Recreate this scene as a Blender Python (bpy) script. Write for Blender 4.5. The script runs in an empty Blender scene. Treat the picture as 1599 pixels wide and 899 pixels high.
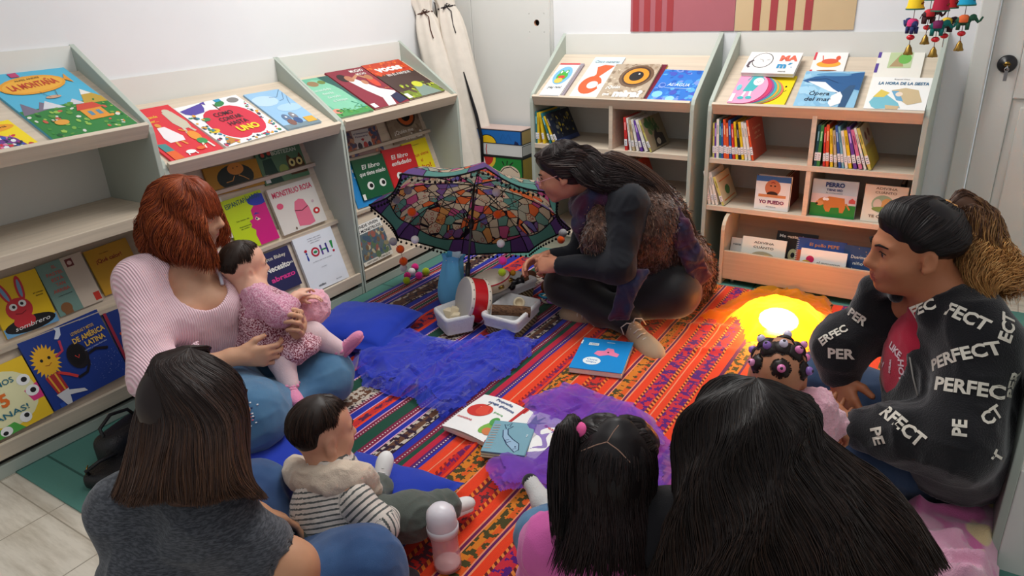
import bpy, bmesh, math, random, time
import numpy as np
from mathutils import Vector, Matrix
from mathutils.bvhtree import BVHTree
SC = bpy.context.scene
COL = SC.collection
PI = math.pi
rnd = random.Random(7)

# ---------------------------------------------------------------- camera
CAM = np.array([2.4758, -2.5060, 1.4045])
YAW, PITCH, ROLL, FPX, CX, CY = -0.5879, 0.3987, -0.0498, 1124.3, 799.5, 449.5
_F = np.array([math.sin(YAW) * math.cos(PITCH), math.cos(YAW) * math.cos(PITCH), -math.sin(PITCH)])
_R = np.array([math.cos(YAW), -math.sin(YAW), 0.0])
_U = np.cross(_R, _F)
_c, _s = math.cos(ROLL), math.sin(ROLL)
_R, _U = _c * _R + _s * _U, -_s * _R + _c * _U
cd = bpy.data.cameras.new('camera')
cam = bpy.data.objects.new('camera', cd)
COL.objects.link(cam)
cd.sensor_fit = 'HORIZONTAL'
cd.sensor_width = 36.0
cd.lens = FPX / 1599.0 * 36.0
cd.clip_start = 0.02
cam.matrix_world = Matrix(((_R[0], _U[0], -_F[0], CAM[0]), (_R[1], _U[1], -_F[1], CAM[1]), (_R[2], _U[2], -_F[2], CAM[2]), (0, 0, 0, 1)))
SC.camera = cam

# ---------------------------------------------------------------- light
w = bpy.data.worlds.new('world')
SC.world = w
w.use_nodes = True
w.node_tree.nodes['Background'].inputs[0].default_value = (0.93, 0.97, 1.0, 1)
w.node_tree.nodes['Background'].inputs[1].default_value = 0.42

def area_light(name, loc, size, power, col=(1, 1, 1), target=None):
    l = bpy.data.lights.new(name, 'AREA')
    l.shape = 'RECTANGLE'
    l.size, l.size_y = size
    l.energy = power
    l.color = col
    o = bpy.data.objects.new(name, l)
    COL.objects.link(o)
    o.location = loc
    if target is not None:
        o.rotation_euler = (Vector(target) - Vector(loc)).to_track_quat('-Z', 'Y').to_euler()
    return o

area_light('ceiling_lamp', (0.95, 0.15, 2.55), (1.2, 0.9), 46, (1.0, 0.985, 0.95))
area_light('ceiling_lamp', (1.7, -1.4, 2.6), (1.2, 0.6), 9, (1.0, 0.985, 0.95))
SC.view_settings.view_transform = 'Standard'
SC.view_settings.look = 'None'
SC.view_settings.exposure = 0.0
SC.view_settings.gamma = 1.0
SC.view_settings.use_curve_mapping = False
SC.cycles.use_denoising = True
SC.cycles.max_bounces = 6
SC.cycles.transparent_max_bounces = 16

# ---------------------------------------------------------------- where a pixel of the photograph lies in the room
def V(*a):
    return np.array(a, float)
def ray(px, py):
    return _F + _R * (px - CX) / FPX - _U * (py - CY) / FPX
def at(px, py, d):
    return CAM + ray(px, py) * d
def onz(px, py, h=0.0):
    d = ray(px, py); return CAM + d * (h - CAM[2]) / d[2]
def ony(px, py, v):
    d = ray(px, py); return CAM + d * (v - CAM[1]) / d[1]
def onx(px, py, v):
    d = ray(px, py); return CAM + d * (v - CAM[0]) / d[0]
def onpl(px, py, P, n):
    d = ray(px, py); n = np.asarray(n, float); return CAM + d * ((np.asarray(P) - CAM) @ n) / (d @ n)
def unit(v):
    v = np.asarray(v, float); return v / (np.linalg.norm(v) + 1e-12)

# ---------------------------------------------------------------- materials
def lin(c):
    if isinstance(c, str):
        c = [int(c[i:i + 2], 16) for i in (0, 2, 4)]
    o = []
    for v in c[:3]:
        v = v / 255.0
        o.append(v / 12.92 if v <= 0.04045 else ((v + 0.055) / 1.055) ** 2.4)
    return (*o, 1.0)

class NT:
    def __init__(s, name):
        s.m = bpy.data.materials.new(name); s.m.use_nodes = True
        s.t = s.m.node_tree; s.b = s.t.nodes['Principled BSDF']; s.out = s.t.nodes['Material Output']
    def n(s, kind, **kw):
        nd = s.t.nodes.new('ShaderNode' + kind)
        for k, v in kw.items():
            if k in nd.inputs.keys() if isinstance(k, str) else False:
                nd.inputs[k].default_value = v
            else:
                setattr(nd, k, v)
        return nd
    def l(s, a, b):
        s.t.links.new(a, b)
    def math(s, op, a, b=0.0, c=0.0):
        nd = s.t.nodes.new('ShaderNodeMath'); nd.operation = op
        for i, v in enumerate((a, b, c)):
            if hasattr(v, 'links'): s.l(v, nd.inputs[i])
            else: nd.inputs[i].default_value = v
        return nd.outputs[0]
    def mix(s, f, a, b, mode='MIX'):
        nd = s.t.nodes.new('ShaderNodeMix'); nd.data_type = 'RGBA'; nd.blend_type = mode
        for v, i in ((f, nd.inputs[0]), (a, nd.inputs[6]), (b, nd.inputs[7])):
            if hasattr(v, 'links'): s.l(v, i)
            else: i.default_value = v
        return nd.outputs[2]
    def noise(s, scale, vec=None, detail=3.0, rough=0.55):
        nd = s.t.nodes.new('ShaderNodeTexNoise'); nd.inputs['Scale'].default_value = scale
        nd.inputs['Detail'].default_value = detail; nd.inputs['Roughness'].default_value = rough
        if vec is not None: s.l(vec, nd.inputs['Vector'])
        return nd.outputs['Fac']
    def coord(s, which='Object'):
        return s.t.nodes.new('ShaderNodeTexCoord').outputs[which]
    def scalev(s, vec, sc):
        nd = s.t.nodes.new('ShaderNodeMapping'); nd.inputs['Scale'].default_value = sc
        s.l(vec, nd.inputs['Vector']); return nd.outputs[0]
    def ramp(s, f, stops, interp='LINEAR'):
        nd = s.t.nodes.new('ShaderNodeValToRGB'); cr = nd.color_ramp; cr.interpolation = interp
        cr.elements[0].position = stops[0][0]; cr.elements[0].color = stops[0][1]
        cr.elements[1].position = stops[-1][0]; cr.elements[1].color = stops[-1][1]
        for p, c in stops[1:-1]:
            e = cr.elements.new(p); e.color = c
        s.l(f, nd.inputs[0]); return nd.outputs[0]
    def bump(s, h, strength=0.2, dist=0.01):
        nd = s.t.nodes.new('ShaderNodeBump'); nd.inputs['Strength'].default_value = strength
        nd.inputs['Distance'].default_value = dist
        s.l(h, nd.inputs['Height']); s.l(nd.outputs[0], s.b.inputs['Normal'])
    def col(s, v):
        if hasattr(v, 'links'): s.l(v, s.b.inputs['Base Color'])
        else: s.b.inputs['Base Color'].default_value = v
    def set(s, rough=0.5, spec=0.4, metal=0.0, sheen=0.0):
        s.b.inputs['Roughness'].default_value = rough
        s.b.inputs['Specular IOR Level'].default_value = spec
        s.b.inputs['Metallic'].default_value = metal
        s.b.inputs['Sheen Weight'].default_value = sheen
        return s

_mc = {}
def plain(name, c, rough=0.5, spec=0.4, metal=0.0, var=0.06, nscale=14.0, bump=0.0, bscale=300.0, sheen=0.0):
    if name in _mc: return _mc[name]
    t = NT(name); t.set(rough, spec, metal, sheen)
    c = lin(c)
    co = t.coord()
    n = t.noise(nscale, co)
    d = tuple(max(0, v * (1 - var * 2)) for v in c[:3]) + (1,)
    u = tuple(min(1, v * (1 + var * 2)) for v in c[:3]) + (1,)
    t.col(t.mix(n, d, u))
    if bump: t.bump(t.noise(bscale, co, 2.0), bump, 0.004)
    _mc[name] = t.m
    return t.m

def wood(name, c, dark=0.82, axis='x', rough=0.45):
    if name in _mc: return _mc[name]
    t = NT(name); t.set(rough, 0.35)
    sc = {'x': (2.0, 60, 60), 'y': (60, 2.0, 60), 'z': (60, 60, 2.0)}[axis]
    co = t.scalev(t.coord(), sc)
    n = t.noise(1.0, co, 4.0, 0.6)
    c = lin(c)
    dd = tuple(v * dark for v in c[:3]) + (1,)
    t.col(t.ramp(n, [(0.3, dd), (0.62, c)]))
    t.bump(n, 0.05, 0.002)
    _mc[name] = t.m
    return t.m

def paint_mat(name, rough, spec=0.4, bump=0.0, bscale=400, sheen=0.0):
    t = NT(name); t.set(rough, spec, 0, sheen)
    a = t.n('Attribute', attribute_name='Col')
    n = t.noise(9.0, t.coord())
    t.col(t.mix(t.math('MULTIPLY', n, 0.10), a.outputs['Color'], (0.02, 0.02, 0.02, 1)))
    if bump: t.bump(t.noise(bscale, t.coord(), 2.0), bump, 0.003)
    return t.m
PRINT = paint_mat('printed_card', 0.42, 0.35)
MATTE = paint_mat('coloured_matte', 0.75, 0.2, 0.15)
GLOSS = paint_mat('coloured_gloss', 0.25, 0.5)

# ---------------------------------------------------------------- objects
def link(o, parent=None):
    COL.objects.link(o)
    if parent is not None: o.parent = parent
    return o
def empty(name, loc=(0, 0, 0), rot=(0, 0, 0)):
    o = bpy.data.objects.new(name, None); o.location = loc; o.rotation_euler = rot
    o.empty_display_size = 0.05
    return link(o)
def tag(o, label=None, cat=None, group=None, kind=None):
    if label: o['label'] = label
    if cat: o['category'] = cat
    if group: o['group'] = group
    if kind: o['kind'] = kind
    return o
def thing(name, label, cat, loc=(0, 0, 0), group=None, rot=(0, 0, 0)):
    return tag(empty(name, loc, rot), label, cat, group)

def mesh_obj(name, verts, faces, mat, parent=None, cols=None, mi=None, smooth=False, attrs=None):
    me = bpy.data.meshes.new(name)
    if isinstance(verts, np.ndarray) and isinstance(faces, np.ndarray):
        nv, (nf, k) = len(verts), faces.shape
        me.vertices.add(nv); me.vertices.foreach_set('co', np.ascontiguousarray(verts, np.float32).ravel())
        me.loops.add(nf * k); me.loops.foreach_set('vertex_index', np.ascontiguousarray(faces, np.int32).ravel())
        me.polygons.add(nf)
        me.polygons.foreach_set('loop_start', np.arange(0, nf * k, k, dtype=np.int32))
        me.update(calc_edges=True)
    else:
        me.from_pydata([tuple(map(float, v)) for v in verts], [], [list(map(int, f)) for f in faces])
    for m in (mat if isinstance(mat, (list, tuple)) else [mat]):
        me.materials.append(m)
    if mi is not None: me.polygons.foreach_set('material_index', np.asarray(mi, np.int32))
    if cols is not None:
        cols = np.asarray(cols, np.float32)
        if len(cols) == len(me.vertices) and len(cols) != len(me.polygons) or (attrs and attrs.get('_vc')):
            ca = me.color_attributes.new('Col', 'FLOAT_COLOR', 'POINT'); ca.data.foreach_set('color', cols.ravel())
        else:
            lt = np.zeros(len(me.polygons), np.int32); me.polygons.foreach_get('loop_total', lt)
            ca = me.color_attributes.new('Col', 'FLOAT_COLOR', 'CORNER'); ca.data.foreach_set('color', np.repeat(cols, lt, axis=0).ravel())
    for k, a in (attrs or {}).items():
        if k == '_vc': continue
        a = np.asarray(a, np.float32)
        at_ = me.attributes.new(k, 'FLOAT', 'POINT'); at_.data.foreach_set('value', a)
    if smooth: me.polygons.foreach_set('use_smooth', np.ones(len(me.polygons), bool))
    me.validate(); me.update()
    o = bpy.data.objects.new(name, me)
    return link(o, parent)

class MB:
    """collects shapes in a local frame (o, x, y, z) and links them as one mesh"""
    def __init__(s): s.v = []; s.f = []; s.c = []; s.m = []; s.sm = []
    def add(s, vs, fs, c=(255, 255, 255), m=0, smooth=False):
        b = len(s.v); c = c if (len(c) == 4 and max(c) <= 1) else lin(c)
        s.v += [tuple(v) for v in vs]
        for f in fs:
            s.f.append([i + b for i in f]); s.c.append(c); s.m.append(m); s.sm.append(smooth)
        return s
    def hexa(s, p, c=(255, 255, 255), m=0):
        """8 corners: bottom ring then top ring"""
        return s.add(p, [(3, 2, 1, 0), (4, 5, 6, 7), (0, 1, 5, 4), (1, 2, 6, 5), (2, 3, 7, 6), (3, 0, 4, 7)], c, m)
    def box(s, lo, hi, c=(255, 255, 255), m=0):
        (a, b, d), (e, f, g) = lo, hi
        return s.hexa([(a, b, d), (e, b, d), (e, f, d), (a, f, d), (a, b, g), (e, b, g), (e, f, g), (a, f, g)], c, m)
    def obox(s, o, ax, ay, az, c=(255, 255, 255), m=0):
        o, ax, ay, az = (np.asarray(q, float) for q in (o, ax, ay, az))
        return s.hexa([o, o + ax, o + ax + ay, o + ay, o + az, o + ax + az, o + ax + ay + az, o + ay + az], c, m)
    def prism(s, pts, d, c=(255, 255, 255), m=0):
        """polygon of 3-D points extruded by vector d"""
        n = len(pts); P = [np.asarray(p, float) for p in pts]; d = np.asarray(d, float)
        vs = P + [p + d for p in P]
        return s.add(vs, [tuple(range(n))[::-1], tuple(range(n, 2 * n))] + [(i, (i + 1) % n, (i + 1) % n + n, i + n) for i in range(n)], c, m)
    def tube(s, pts, r, c=(255, 255, 255), m=0, k=8, cap=True):
        P = [np.asarray(p, float) for p in pts]; n = len(P)
        R = r if isinstance(r, (list, tuple, np.ndarray)) else [r] * n
        vs = []; up = None
        for i in range(n):
            t = unit(P[min(i + 1, n - 1)] - P[max(i - 1, 0)])
            if up is None: up = V(0, 0, 1) if abs(t[2]) < 0.9 else V(1, 0, 0)
            a = unit(np.cross(t, up)); up = np.cross(a, t)
            for j in range(k):
                q = 2 * PI * j / k; vs.append(P[i] + R[i] * (math.cos(q) * a + math.sin(q) * up))
        fs = [(i * k + j, i * k + (j + 1) % k, (i + 1) * k + (j + 1) % k, (i + 1) * k + j) for i in range(n - 1) for j in range(k)]
        if cap: fs += [tuple(range(k))[::-1], tuple(range((n - 1) * k, n * k))]
        return s.add(vs, fs, c, m, True)
    def lathe(s, o, ax, prof, c=(255, 255, 255), m=0, k=24, cols=None):
        """prof: (radius, height) pairs about axis ax from o"""
        ax = unit(ax); a = unit(np.cross(ax, V(0.31, 0.2, 0.93) if abs(ax[2]) < 0.9 else V(1, 0, 0))); b = np.cross(ax, a); o = np.asarray(o, float)
        vs = [o + ax * h + r * (math.cos(2 * PI * j / k) * a + math.sin(2 * PI * j / k) * b) for r, h in prof for j in range(k)]
        base = len(s.v)
        for i in range(len(prof) - 1):
            fs = [(i * k + j, i * k + (j + 1) % k, (i + 1) * k + (j + 1) % k, (i + 1) * k + j) for j in range(k)]
            if i == 0: s.add(vs, fs, cols[i] if cols else c, m, True)
            else:
                cc = lin(cols[i]) if cols else (c if (len(c) == 4 and max(c) <= 1) else lin(c))
                for f in fs: s.f.append([q + base for q in f]); s.c.append(cc); s.m.append(m); s.sm.append(True)
        return s
    def ball(s, o, r, c=(255, 255, 255), m=0, k=12, sc=(1, 1, 1), rot=None):
        o = np.asarray(o, float); M = np.asarray(rot) if rot is not None else np.eye(3)
        vs = []; n = k // 2
        for i in range(n + 1):
            t = PI * i / n
            for j in range(k):
                p = 2 * PI * j / k
                vs.append(o + M @ (r * np.array([sc[0] * math.sin(t) * math.cos(p), sc[1] * math.sin(t) * math.sin(p), sc[2] * math.cos(t)])))
        fs = [(i * k + j, (i + 1) * k + j, (i + 1) * k + (j + 1) % k, i * k + (j + 1) % k) for i in range(n) for j in range(k)]
        return s.add(vs, fs, c, m, True)
    def build(s, name, mat, parent=None, bevel=0.0, smooth=None, segs=2, origin=None):
        o = mesh_obj(name, s.v, s.f, mat, parent, s.c, s.m)
        if any(s.sm):
            if len(o.data.polygons) == len(s.sm): o.data.polygons.foreach_set('use_smooth', s.sm)
        if smooth: o.data.polygons.foreach_set('use_smooth', [True] * len(o.data.polygons))
        if bevel:
            b = o.modifiers.new('bevel', 'BEVEL'); b.width = bevel; b.segments = segs; b.limit_method = 'ANGLE'; b.angle_limit = 0.6
        if origin is not None: set_origin(o, origin)
        return o
def set_origin(o, p):
    o.data.transform(Matrix.Translation(-Vector(p))); o.location = Vector(p)
def adopt(root, *obs):
    """parts built in world coordinates become children of root, staying where they are"""
    for o in obs:
        o.parent = root
        o.matrix_parent_inverse = root.matrix_basis.inverted()

_tc = {}
def text_geo(s, bold=0.0, shear=0.0):
    """flat triangles of a line of text of height 1, centred on x, baseline at 0"""
    key = (s, bold, shear)
    if key in _tc: return _tc[key]
    cu = bpy.data.curves.new('lettering', 'FONT'); cu.body = s; cu.size = 1.0; cu.resolution_u = 2
    cu.offset = bold; cu.shear = shear; cu.align_x = 'CENTER'; cu.space_line = 0.85
    ob = bpy.data.objects.new('lettering', cu)
    COL.objects.link(ob)
    me = bpy.data.meshes.new_from_object(ob)
    v = np.array([p.co[:2] for p in me.vertices]) if len(me.vertices) else np.zeros((0, 2))
    f = [tuple(p.vertices) for p in me.polygons]
    bpy.data.objects.remove(ob); bpy.data.meshes.remove(me); bpy.data.curves.remove(cu)
    _tc[key] = (v, f)
    return _tc[key]
# ================================================================ the room
XL, YB, XR = -0.385, 1.21, 3.35       # left wall, back wall, right wall
t = NT('wall_paint'); t.set(0.6, 0.25)
n = t.noise(3.0, t.coord()); t.col(t.mix(n, lin((226, 226, 228)), lin((236, 236, 237)))); t.bump(t.noise(120, t.coord()), 0.06, 0.002)
WALLM = t.m
def struct(o, **k):
    o['kind'] = 'structure'
    for a, b in k.items(): o[a] = b
    return o
def room_box(name, lo, hi, mat, bevel=0.0):
    return struct(MB().box(lo, hi).build(name, mat, bevel=bevel))
# floor: pale streaked vinyl tiles
t = NT('vinyl_floor'); t.set(0.35, 0.4)
co = t.coord()
br = t.n('TexBrick'); t.l(co, br.inputs['Vector']); br.offset = 0.0
for k_, v_ in (('Scale', 1.0), ('Brick Width', 0.305), ('Row Height', 0.305), ('Mortar Size', 0.0022), ('Bias', -0.2)):
    br.inputs[k_].default_value = v_
br.inputs['Color1'].default_value = lin((224, 214, 198)); br.inputs['Color2'].default_value = lin((212, 202, 186)); br.inputs['Mortar'].default_value = lin((160, 150, 135))
st = t.noise(1.0, t.scalev(co, (4, 26, 4)), 5.0, 0.65)
t.col(t.mix(t.ramp(st, [(0.42, (0, 0, 0, 1)), (0.66, (0.55, 0.55, 0.55, 1))]), br.outputs['Color'], lin((160, 146, 126))))
t.bump(br.outputs['Fac'], -0.1, 0.002)
room_box('floor', (XL - 0.1, -3.4, -0.1), (XR, YB + 0.1, 0.0), t.m)
room_box('wall_left', (XL - 0.1, -3.4, 0), (XL, YB + 0.1, 2.7), WALLM)
room_box('wall_back', (XL, YB, 0), (2.44, YB + 0.1, 2.7), WALLM)
o = MB().box((2.44, YB, 2.10), (XR, YB + 0.1, 2.7)).box((3.30, YB, 0), (XR, YB + 0.1, 2.1)).build('wall_back', WALLM); struct(o)
room_box('wall_right', (XR, -3.4, 0), (XR + 0.1, YB + 0.1, 2.7), WALLM)
# white panelled door in the back wall, with its frame
DOORM = plain('door_paint', (214, 214, 208), 0.5, 0.3, var=0.03, nscale=6)
t_ = MB()
for a, b in (((2.385, YB - 0.022, 0), (2.452, YB + 0.05, 2.16)), ((3.27, YB - 0.022, 0), (3.34, YB + 0.05, 2.16)), ((2.385, YB - 0.022, 2.09), (3.34, YB + 0.05, 2.16))):
    t_.box(a, b)
struct(t_.build('trim_1', DOORM, bevel=0.006))
dr = thing('door_1', 'white panelled door with a round black lock', 'door', (2.452, YB, 0)); struct(dr)
d = MB(); x0, x1, y0, y1 = 0.004, 0.815, 0.012, 0.05
cols_ = [(x0, x0 + 0.105), (x0 + 0.355, x0 + 0.455), (x0 + 0.705, x1)]
for a, b in cols_: d.box((a, y0, 0.01), (b, y1, 2.085))
for a, b in ((cols_[0][1], cols_[1][0]), (cols_[1][1], cols_[2][0])):
    for z0, z1 in ((0.01, 0.13), (0.865, 1.12), (1.93, 2.085)): d.box((a, y0, z0), (b, y1, z1))
    for z0, z1 in ((0.13, 0.865), (1.12, 1.93)):
        d.box((a, y0 + 0.014, z0), (b, y1 - 0.004, z1))
        d.box((a + 0.035, y0 + 0.004, z0 + 0.035), (b - 0.035, y0 + 0.02, z1 - 0.035))
d.build('door_leaf', DOORM, dr, bevel=0.005)
BLK = plain('black_enamel', (24, 24, 28), 0.3, 0.5, var=0.1)
BRASS = plain('old_brass', (150, 120, 60), 0.35, 0.5, 1.0, var=0.15, nscale=40)
STEEL = plain('steel', (165, 165, 165), 0.3, 0.5, 1.0)
lk = MB().lathe((0.065, 0.012, 1.006), (0, -1, 0), [(0.0, 0.0), (0.034, 0.0), (0.036, 0.008), (0.031, 0.016), (0.016, 0.014), (0.015, 0.02), (0, 0.02)], k=28).build('lock_plate', BLK, dr)
k_ = MB().box((-0.014, 0, -0.0016), (0.014, 0.012, 0.0016)).lathe((0, 0.004, 0), (0, -1, 0), [(0, 0), (0.011, 0), (0.011, 0.004), (0, 0.004)]).build('lock_cylinder', BRASS, lk); k_.location = (0.065, -0.012, 1.006)
kk = MB().tube([(0, 0, 0), (0.002, -0.006, -0.018)], 0.0035).box((-0.006, -0.009, -0.062), (0.007, -0.007, -0.02)).lathe((0, -0.004, -0.016), (0, -1, 0), [(0.006, 0), (0.009, 0), (0.009, 0.002), (0.006, 0.002), (0.006, 0)], k=16).build('key', STEEL, lk); kk.location = (0.067, -0.012, 1.002)
# green rubber mats under the blankets
t = NT('green_mat'); t.set(0.6, 0.3)
co = t.coord(); n = t.noise(160, co, 2)
ck = t.n('TexBrick'); t.l(co, ck.inputs['Vector']); ck.offset = 0.0
for k_, v_ in (('Scale', 1.0), ('Brick Width', 0.56), ('Row Height', 0.56), ('Mortar Size', 0.004)): ck.inputs[k_].default_value = v_
ck.inputs['Color1'].default_value = lin((76, 126, 116)); ck.inputs['Color2'].default_value = lin((82, 132, 121)); ck.inputs['Mortar'].default_value = lin((32, 66, 60))
t.col(t.mix(t.math('MULTIPLY', n, 0.35), ck.outputs['Color'], lin((96, 150, 138))))
t.bump(n, 0.15, 0.002)
o = MB().box((-0.02, -1.78, 0), (2.9, YB - 0.2, 0.006)).build('floor_mat', t.m, bevel=0.002)
tag(o, 'green jointed foam mat on the pale floor under the striped blankets', 'floor mat')
# built-in cupboard in the corner, with a round finger hole
CUPM = plain('cupboard_white', (218, 217, 212), 0.5, 0.3, var=0.02, nscale=5)
cp = thing('built_in_cupboard', 'white built-in cupboard in the corner with a round finger hole in its door', 'cupboard', (XL, YB, 0))
MB().box((0.0, -0.024, 0), (0.752, -0.001, 2.4)).build('carcass', CUPM, cp)
MB().box((0.004, -0.046, 0.02), (0.222, -0.026, 2.38)).build('door', CUPM, cp, bevel=0.002)
hc, hz, hr, N = 0.668, 1.2, 0.017, 28
d = MB(); rx0, rx1, rz0, rz1 = 0.226, 0.748, 0.02, 2.38
ring = [(hc + hr * math.cos(2 * PI * i / N), hz + hr * math.sin(2 * PI * i / N)) for i in range(N)]
sq = []
for i in range(N):
    a = 2 * PI * i / N; sq.append((hc + 0.05 * max(-1, min(1, 1.42 * math.cos(a))), hz + 0.05 * max(-1, min(1, 1.42 * math.sin(a)))))
for i in range(N):
    j = (i + 1) % N
    d.add([(ring[i][0], -0.046, ring[i][1]), (sq[i][0], -0.046, sq[i][1]), (sq[j][0], -0.046, sq[j][1]), (ring[j][0], -0.046, ring[j][1])], [(0, 1, 2, 3)])
    d.add([(ring[i][0], -0.046, ring[i][1]), (ring[j][0], -0.046, ring[j][1]), (ring[j][0], -0.03, ring[j][1]), (ring[i][0], -0.03, ring[i][1])], [(0, 1, 2, 3)], m=1)
    d.add([(hc, -0.03, hz), (ring[i][0], -0.03, ring[i][1]), (ring[j][0], -0.03, ring[j][1])], [(0, 1, 2)], m=2)
for a, b in (((rx0, rz0), (rx1, hz - 0.05)), ((rx0, hz + 0.05), (rx1, rz1)), ((rx0, hz - 0.05), (hc - 0.05, hz + 0.05)), ((hc + 0.05, hz - 0.05), (rx1, hz + 0.05))):
    d.box((a[0], -0.046, a[1]), (b[0], -0.026, b[1]))
d.build('door', [CUPM, plain('cut_board', (190, 140, 110), 0.7, 0.2), plain('hole_dark', (14, 12, 12), 0.9, 0.1)], cp)
# painted panels on the back wall
for x0, x1, c, s, lab, st0 in ((0.831, 1.374, (178, 104, 112), (166, 66, 70), 'dusty pink wall panel with dark red upright stripes above the shelves', 0.05), (1.377, 1.912, (212, 184, 144), (170, 70, 74), 'tan wall panel with dark red upright stripes above the shelves', 0.075)):
    d = MB().box((x0, YB - 0.006, 1.146), (x1, YB - 0.0005, 1.75), c)
    for k in range(4):
        if c[0] == 178: a = x0 + 0.012 + k * 0.062
        else: a = x0 + 0.085 + k * 0.078
        d.box((a, YB - 0.0075, 1.146), (a + 0.034, YB - 0.0055, 1.75), s)
    tag(d.build('wall_panel', MATTE), lab, 'wall panel')
# leaning grey end panel of the furniture at the right edge
# ================================================================ bookcases
PANELM = plain('sage_board', (176, 184, 174), 0.5, 0.3, var=0.02, nscale=5)
ASHX = wood('pale_ash_along_x', (214, 198, 178), 0.84, 'x')
WHITEB = plain('white_board', (226, 225, 219), 0.5, 0.3, var=0.015, nscale=5)
TH = 0.02

def bookcase(name, label, kind, org, ux, W, zl, ht, d=0.383, group='bookcases'):
    """local frame: x along the front, y towards the wall, z up; org = front left foot"""
    root = thing(name, label, 'bookcase', org, group, (0, 0, math.atan2(ux[1], ux[0])))
    def P(y, z): return (0, y, z)
    r = 0.05
    prof = [(0.0, 0.0), (0.0, zl - 0.035), (0.004, zl - 0.012), (0.017, zl + 0.012), (d - 0.004, ht - 0.004), (d, ht), (d, 0.0)]
    for xx in (0.0, W - TH):
        MB().prism([(xx, y, z) for y, z in prof], (TH, 0, 0)).build('side_panel', PANELM, root, bevel=0.003)
    MB().box((TH, d - 0.008, 0.05), (W - TH, d, ht - 0.005)).build('back_panel', WHITEB, root)
    zb = zl + 0.182
    # sloping display board and its lip
    a = math.atan2(zb - (zl - 0.012), d - 0.012); s_, c_ = math.sin(a), math.cos(a)
    MB().obox((TH, 0.008, zl - 0.03), (W - 2 * TH, 0, 0), (0, (d - 0.02) , (d - 0.02) * s_ / c_), (0, -0.016 * s_, 0.016 * c_)).build('display_board', ASHX, root)
    MB().obox((TH, -0.012, zl - 0.0), (W - 2 * TH, 0, 0), (0, 0.018 * c_, 0.018 * s_), (0, 0.056 * s_, -0.056 * c_)).build('lip', ASHX, root, bevel=0.002)
    root['_a'] = a
    if kind == 'A':                       # leaning face-out tiers
        k_ = -0.0
        for z0, y0, top in ((0.10, 0.028, 0.425), (0.385, 0.135, 0.70), (0.66, 0.235, 0.84)):
            if zl > 0.95 and z0 > 0.6: continue
            dz = top - z0; dy = dz * 0.345
            MB().obox((TH, y0 + 0.004, z0), (W - 2 * TH, 0, 0), (0, 0.014, -0.004), (0, dy, dz)).build('tier_board', ASHX, root)
            MB().box((TH, y0 - 0.026 if z0 < 0.2 else y0 - 0.03, z0 - 0.02), (W - TH, y0 + 0.02, z0 - 0.004)).build('tier_ledge', ASHX, root)
        MB().box((TH, -0.002, 0.066), (W - TH, 0.014, 0.118)).build('front_lip', ASHX, root, bevel=0.002)
        if zl > 0.95:
            MB().box((TH, 0.0, 0.662), (W - TH, d - 0.01, 0.704)).build('shelf_board', ASHX, root, bevel=0.002)
            MB().obox((0.17, 0.02, zl - 0.012), (0.03, 0, 0), (0, (d - 0.05), (d - 0.05) * s_ / c_), (0, -0.02 * s_, 0.02 * c_)).build('divider', ASHX, root)
        MB().box((TH, 0.03, 0.0), (W - TH, 0.045, 0.062)).build('gap_shade', plain('dark_gap', (60, 56, 52), 0.8, 0.1), root)  # dark-coloured strip painting in the shade of the gap above the kick board
        MB().box((TH, 0.004, 0.0), (W - TH, 0.024, 0.045)).build('kick_board', PANELM, root, bevel=0.002)
    else:
        zs = (0.605, 0.375)
        for z in zs:
            MB().box((TH, 0.004, z - 0.024), (W - TH, d - 0.008, z)).build('shelf_board', ASHX, root, bevel=0.001)
        for z0, z1 in ((0.605, zl - 0.015), (0.375, 0.581)):
            MB().prism([(W * 0.5 + 0.01, 0.006, z0), (W * 0.5 + 0.01, 0.006, z1), (W * 0.5 + 0.01, d - 0.01, z1 + (0.14 if z0 > 0.5 else 0)), (W * 0.5 + 0.01, d - 0.01, z0)], (TH, 0, 0)).build('divider', ASHX, root)
        if kind == 'B':
            MB().box((TH, 0.004, 0.10), (W - TH, d - 0.008, 0.124)).build('shelf_board', ASHX, root, bevel=0.001)
            MB().box((TH, 0.02, 0.0), (W - TH, 0.04, 0.10)).build('kick_board', ASHX, root)
    return root

LY = [-1.0305, -0.1305, 0.7695]
UL = (0, 1, 0)
# left row: local x runs along +y, so local +y (towards the wall) is world -x
cases = {}
cases['L1'] = bookcase('bookcase', 'taller pale bookcase at the left end with an empty middle shelf', 'A', (0, LY[0] - 0.90, 0), (0, 1), 0.90, 1.010, 1.277)
cases['L2'] = bookcase('bookcase', 'middle bookcase of the left wall, its top holding the red apple book', 'A', (0, LY[0], 0), (0, 1), 0.91, 0.857, 1.141)
cases['L3'] = bookcase('bookcase', 'left wall bookcase in the corner behind the umbrella', 'A', (0, LY[1], 0), (0, 1), 0.90, 0.857, 1.141)
BD = 0.8246
cases['B1'] = bookcase('bookcase', 'back wall bookcase directly behind the reading woman, eye book on its top', 'B', (0.4269, BD, 0), (1, 0), 0.90, 0.857, 1.141)
cases['B2'] = bookcase('bookcase', 'back wall bookcase beside the white door, whale book on its top', 'C', (1.3918, BD, 0), (1, 0), 0.90, 0.857, 1.141)
for o in cases.values():
    if '_a' in o: del o['_a']
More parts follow.
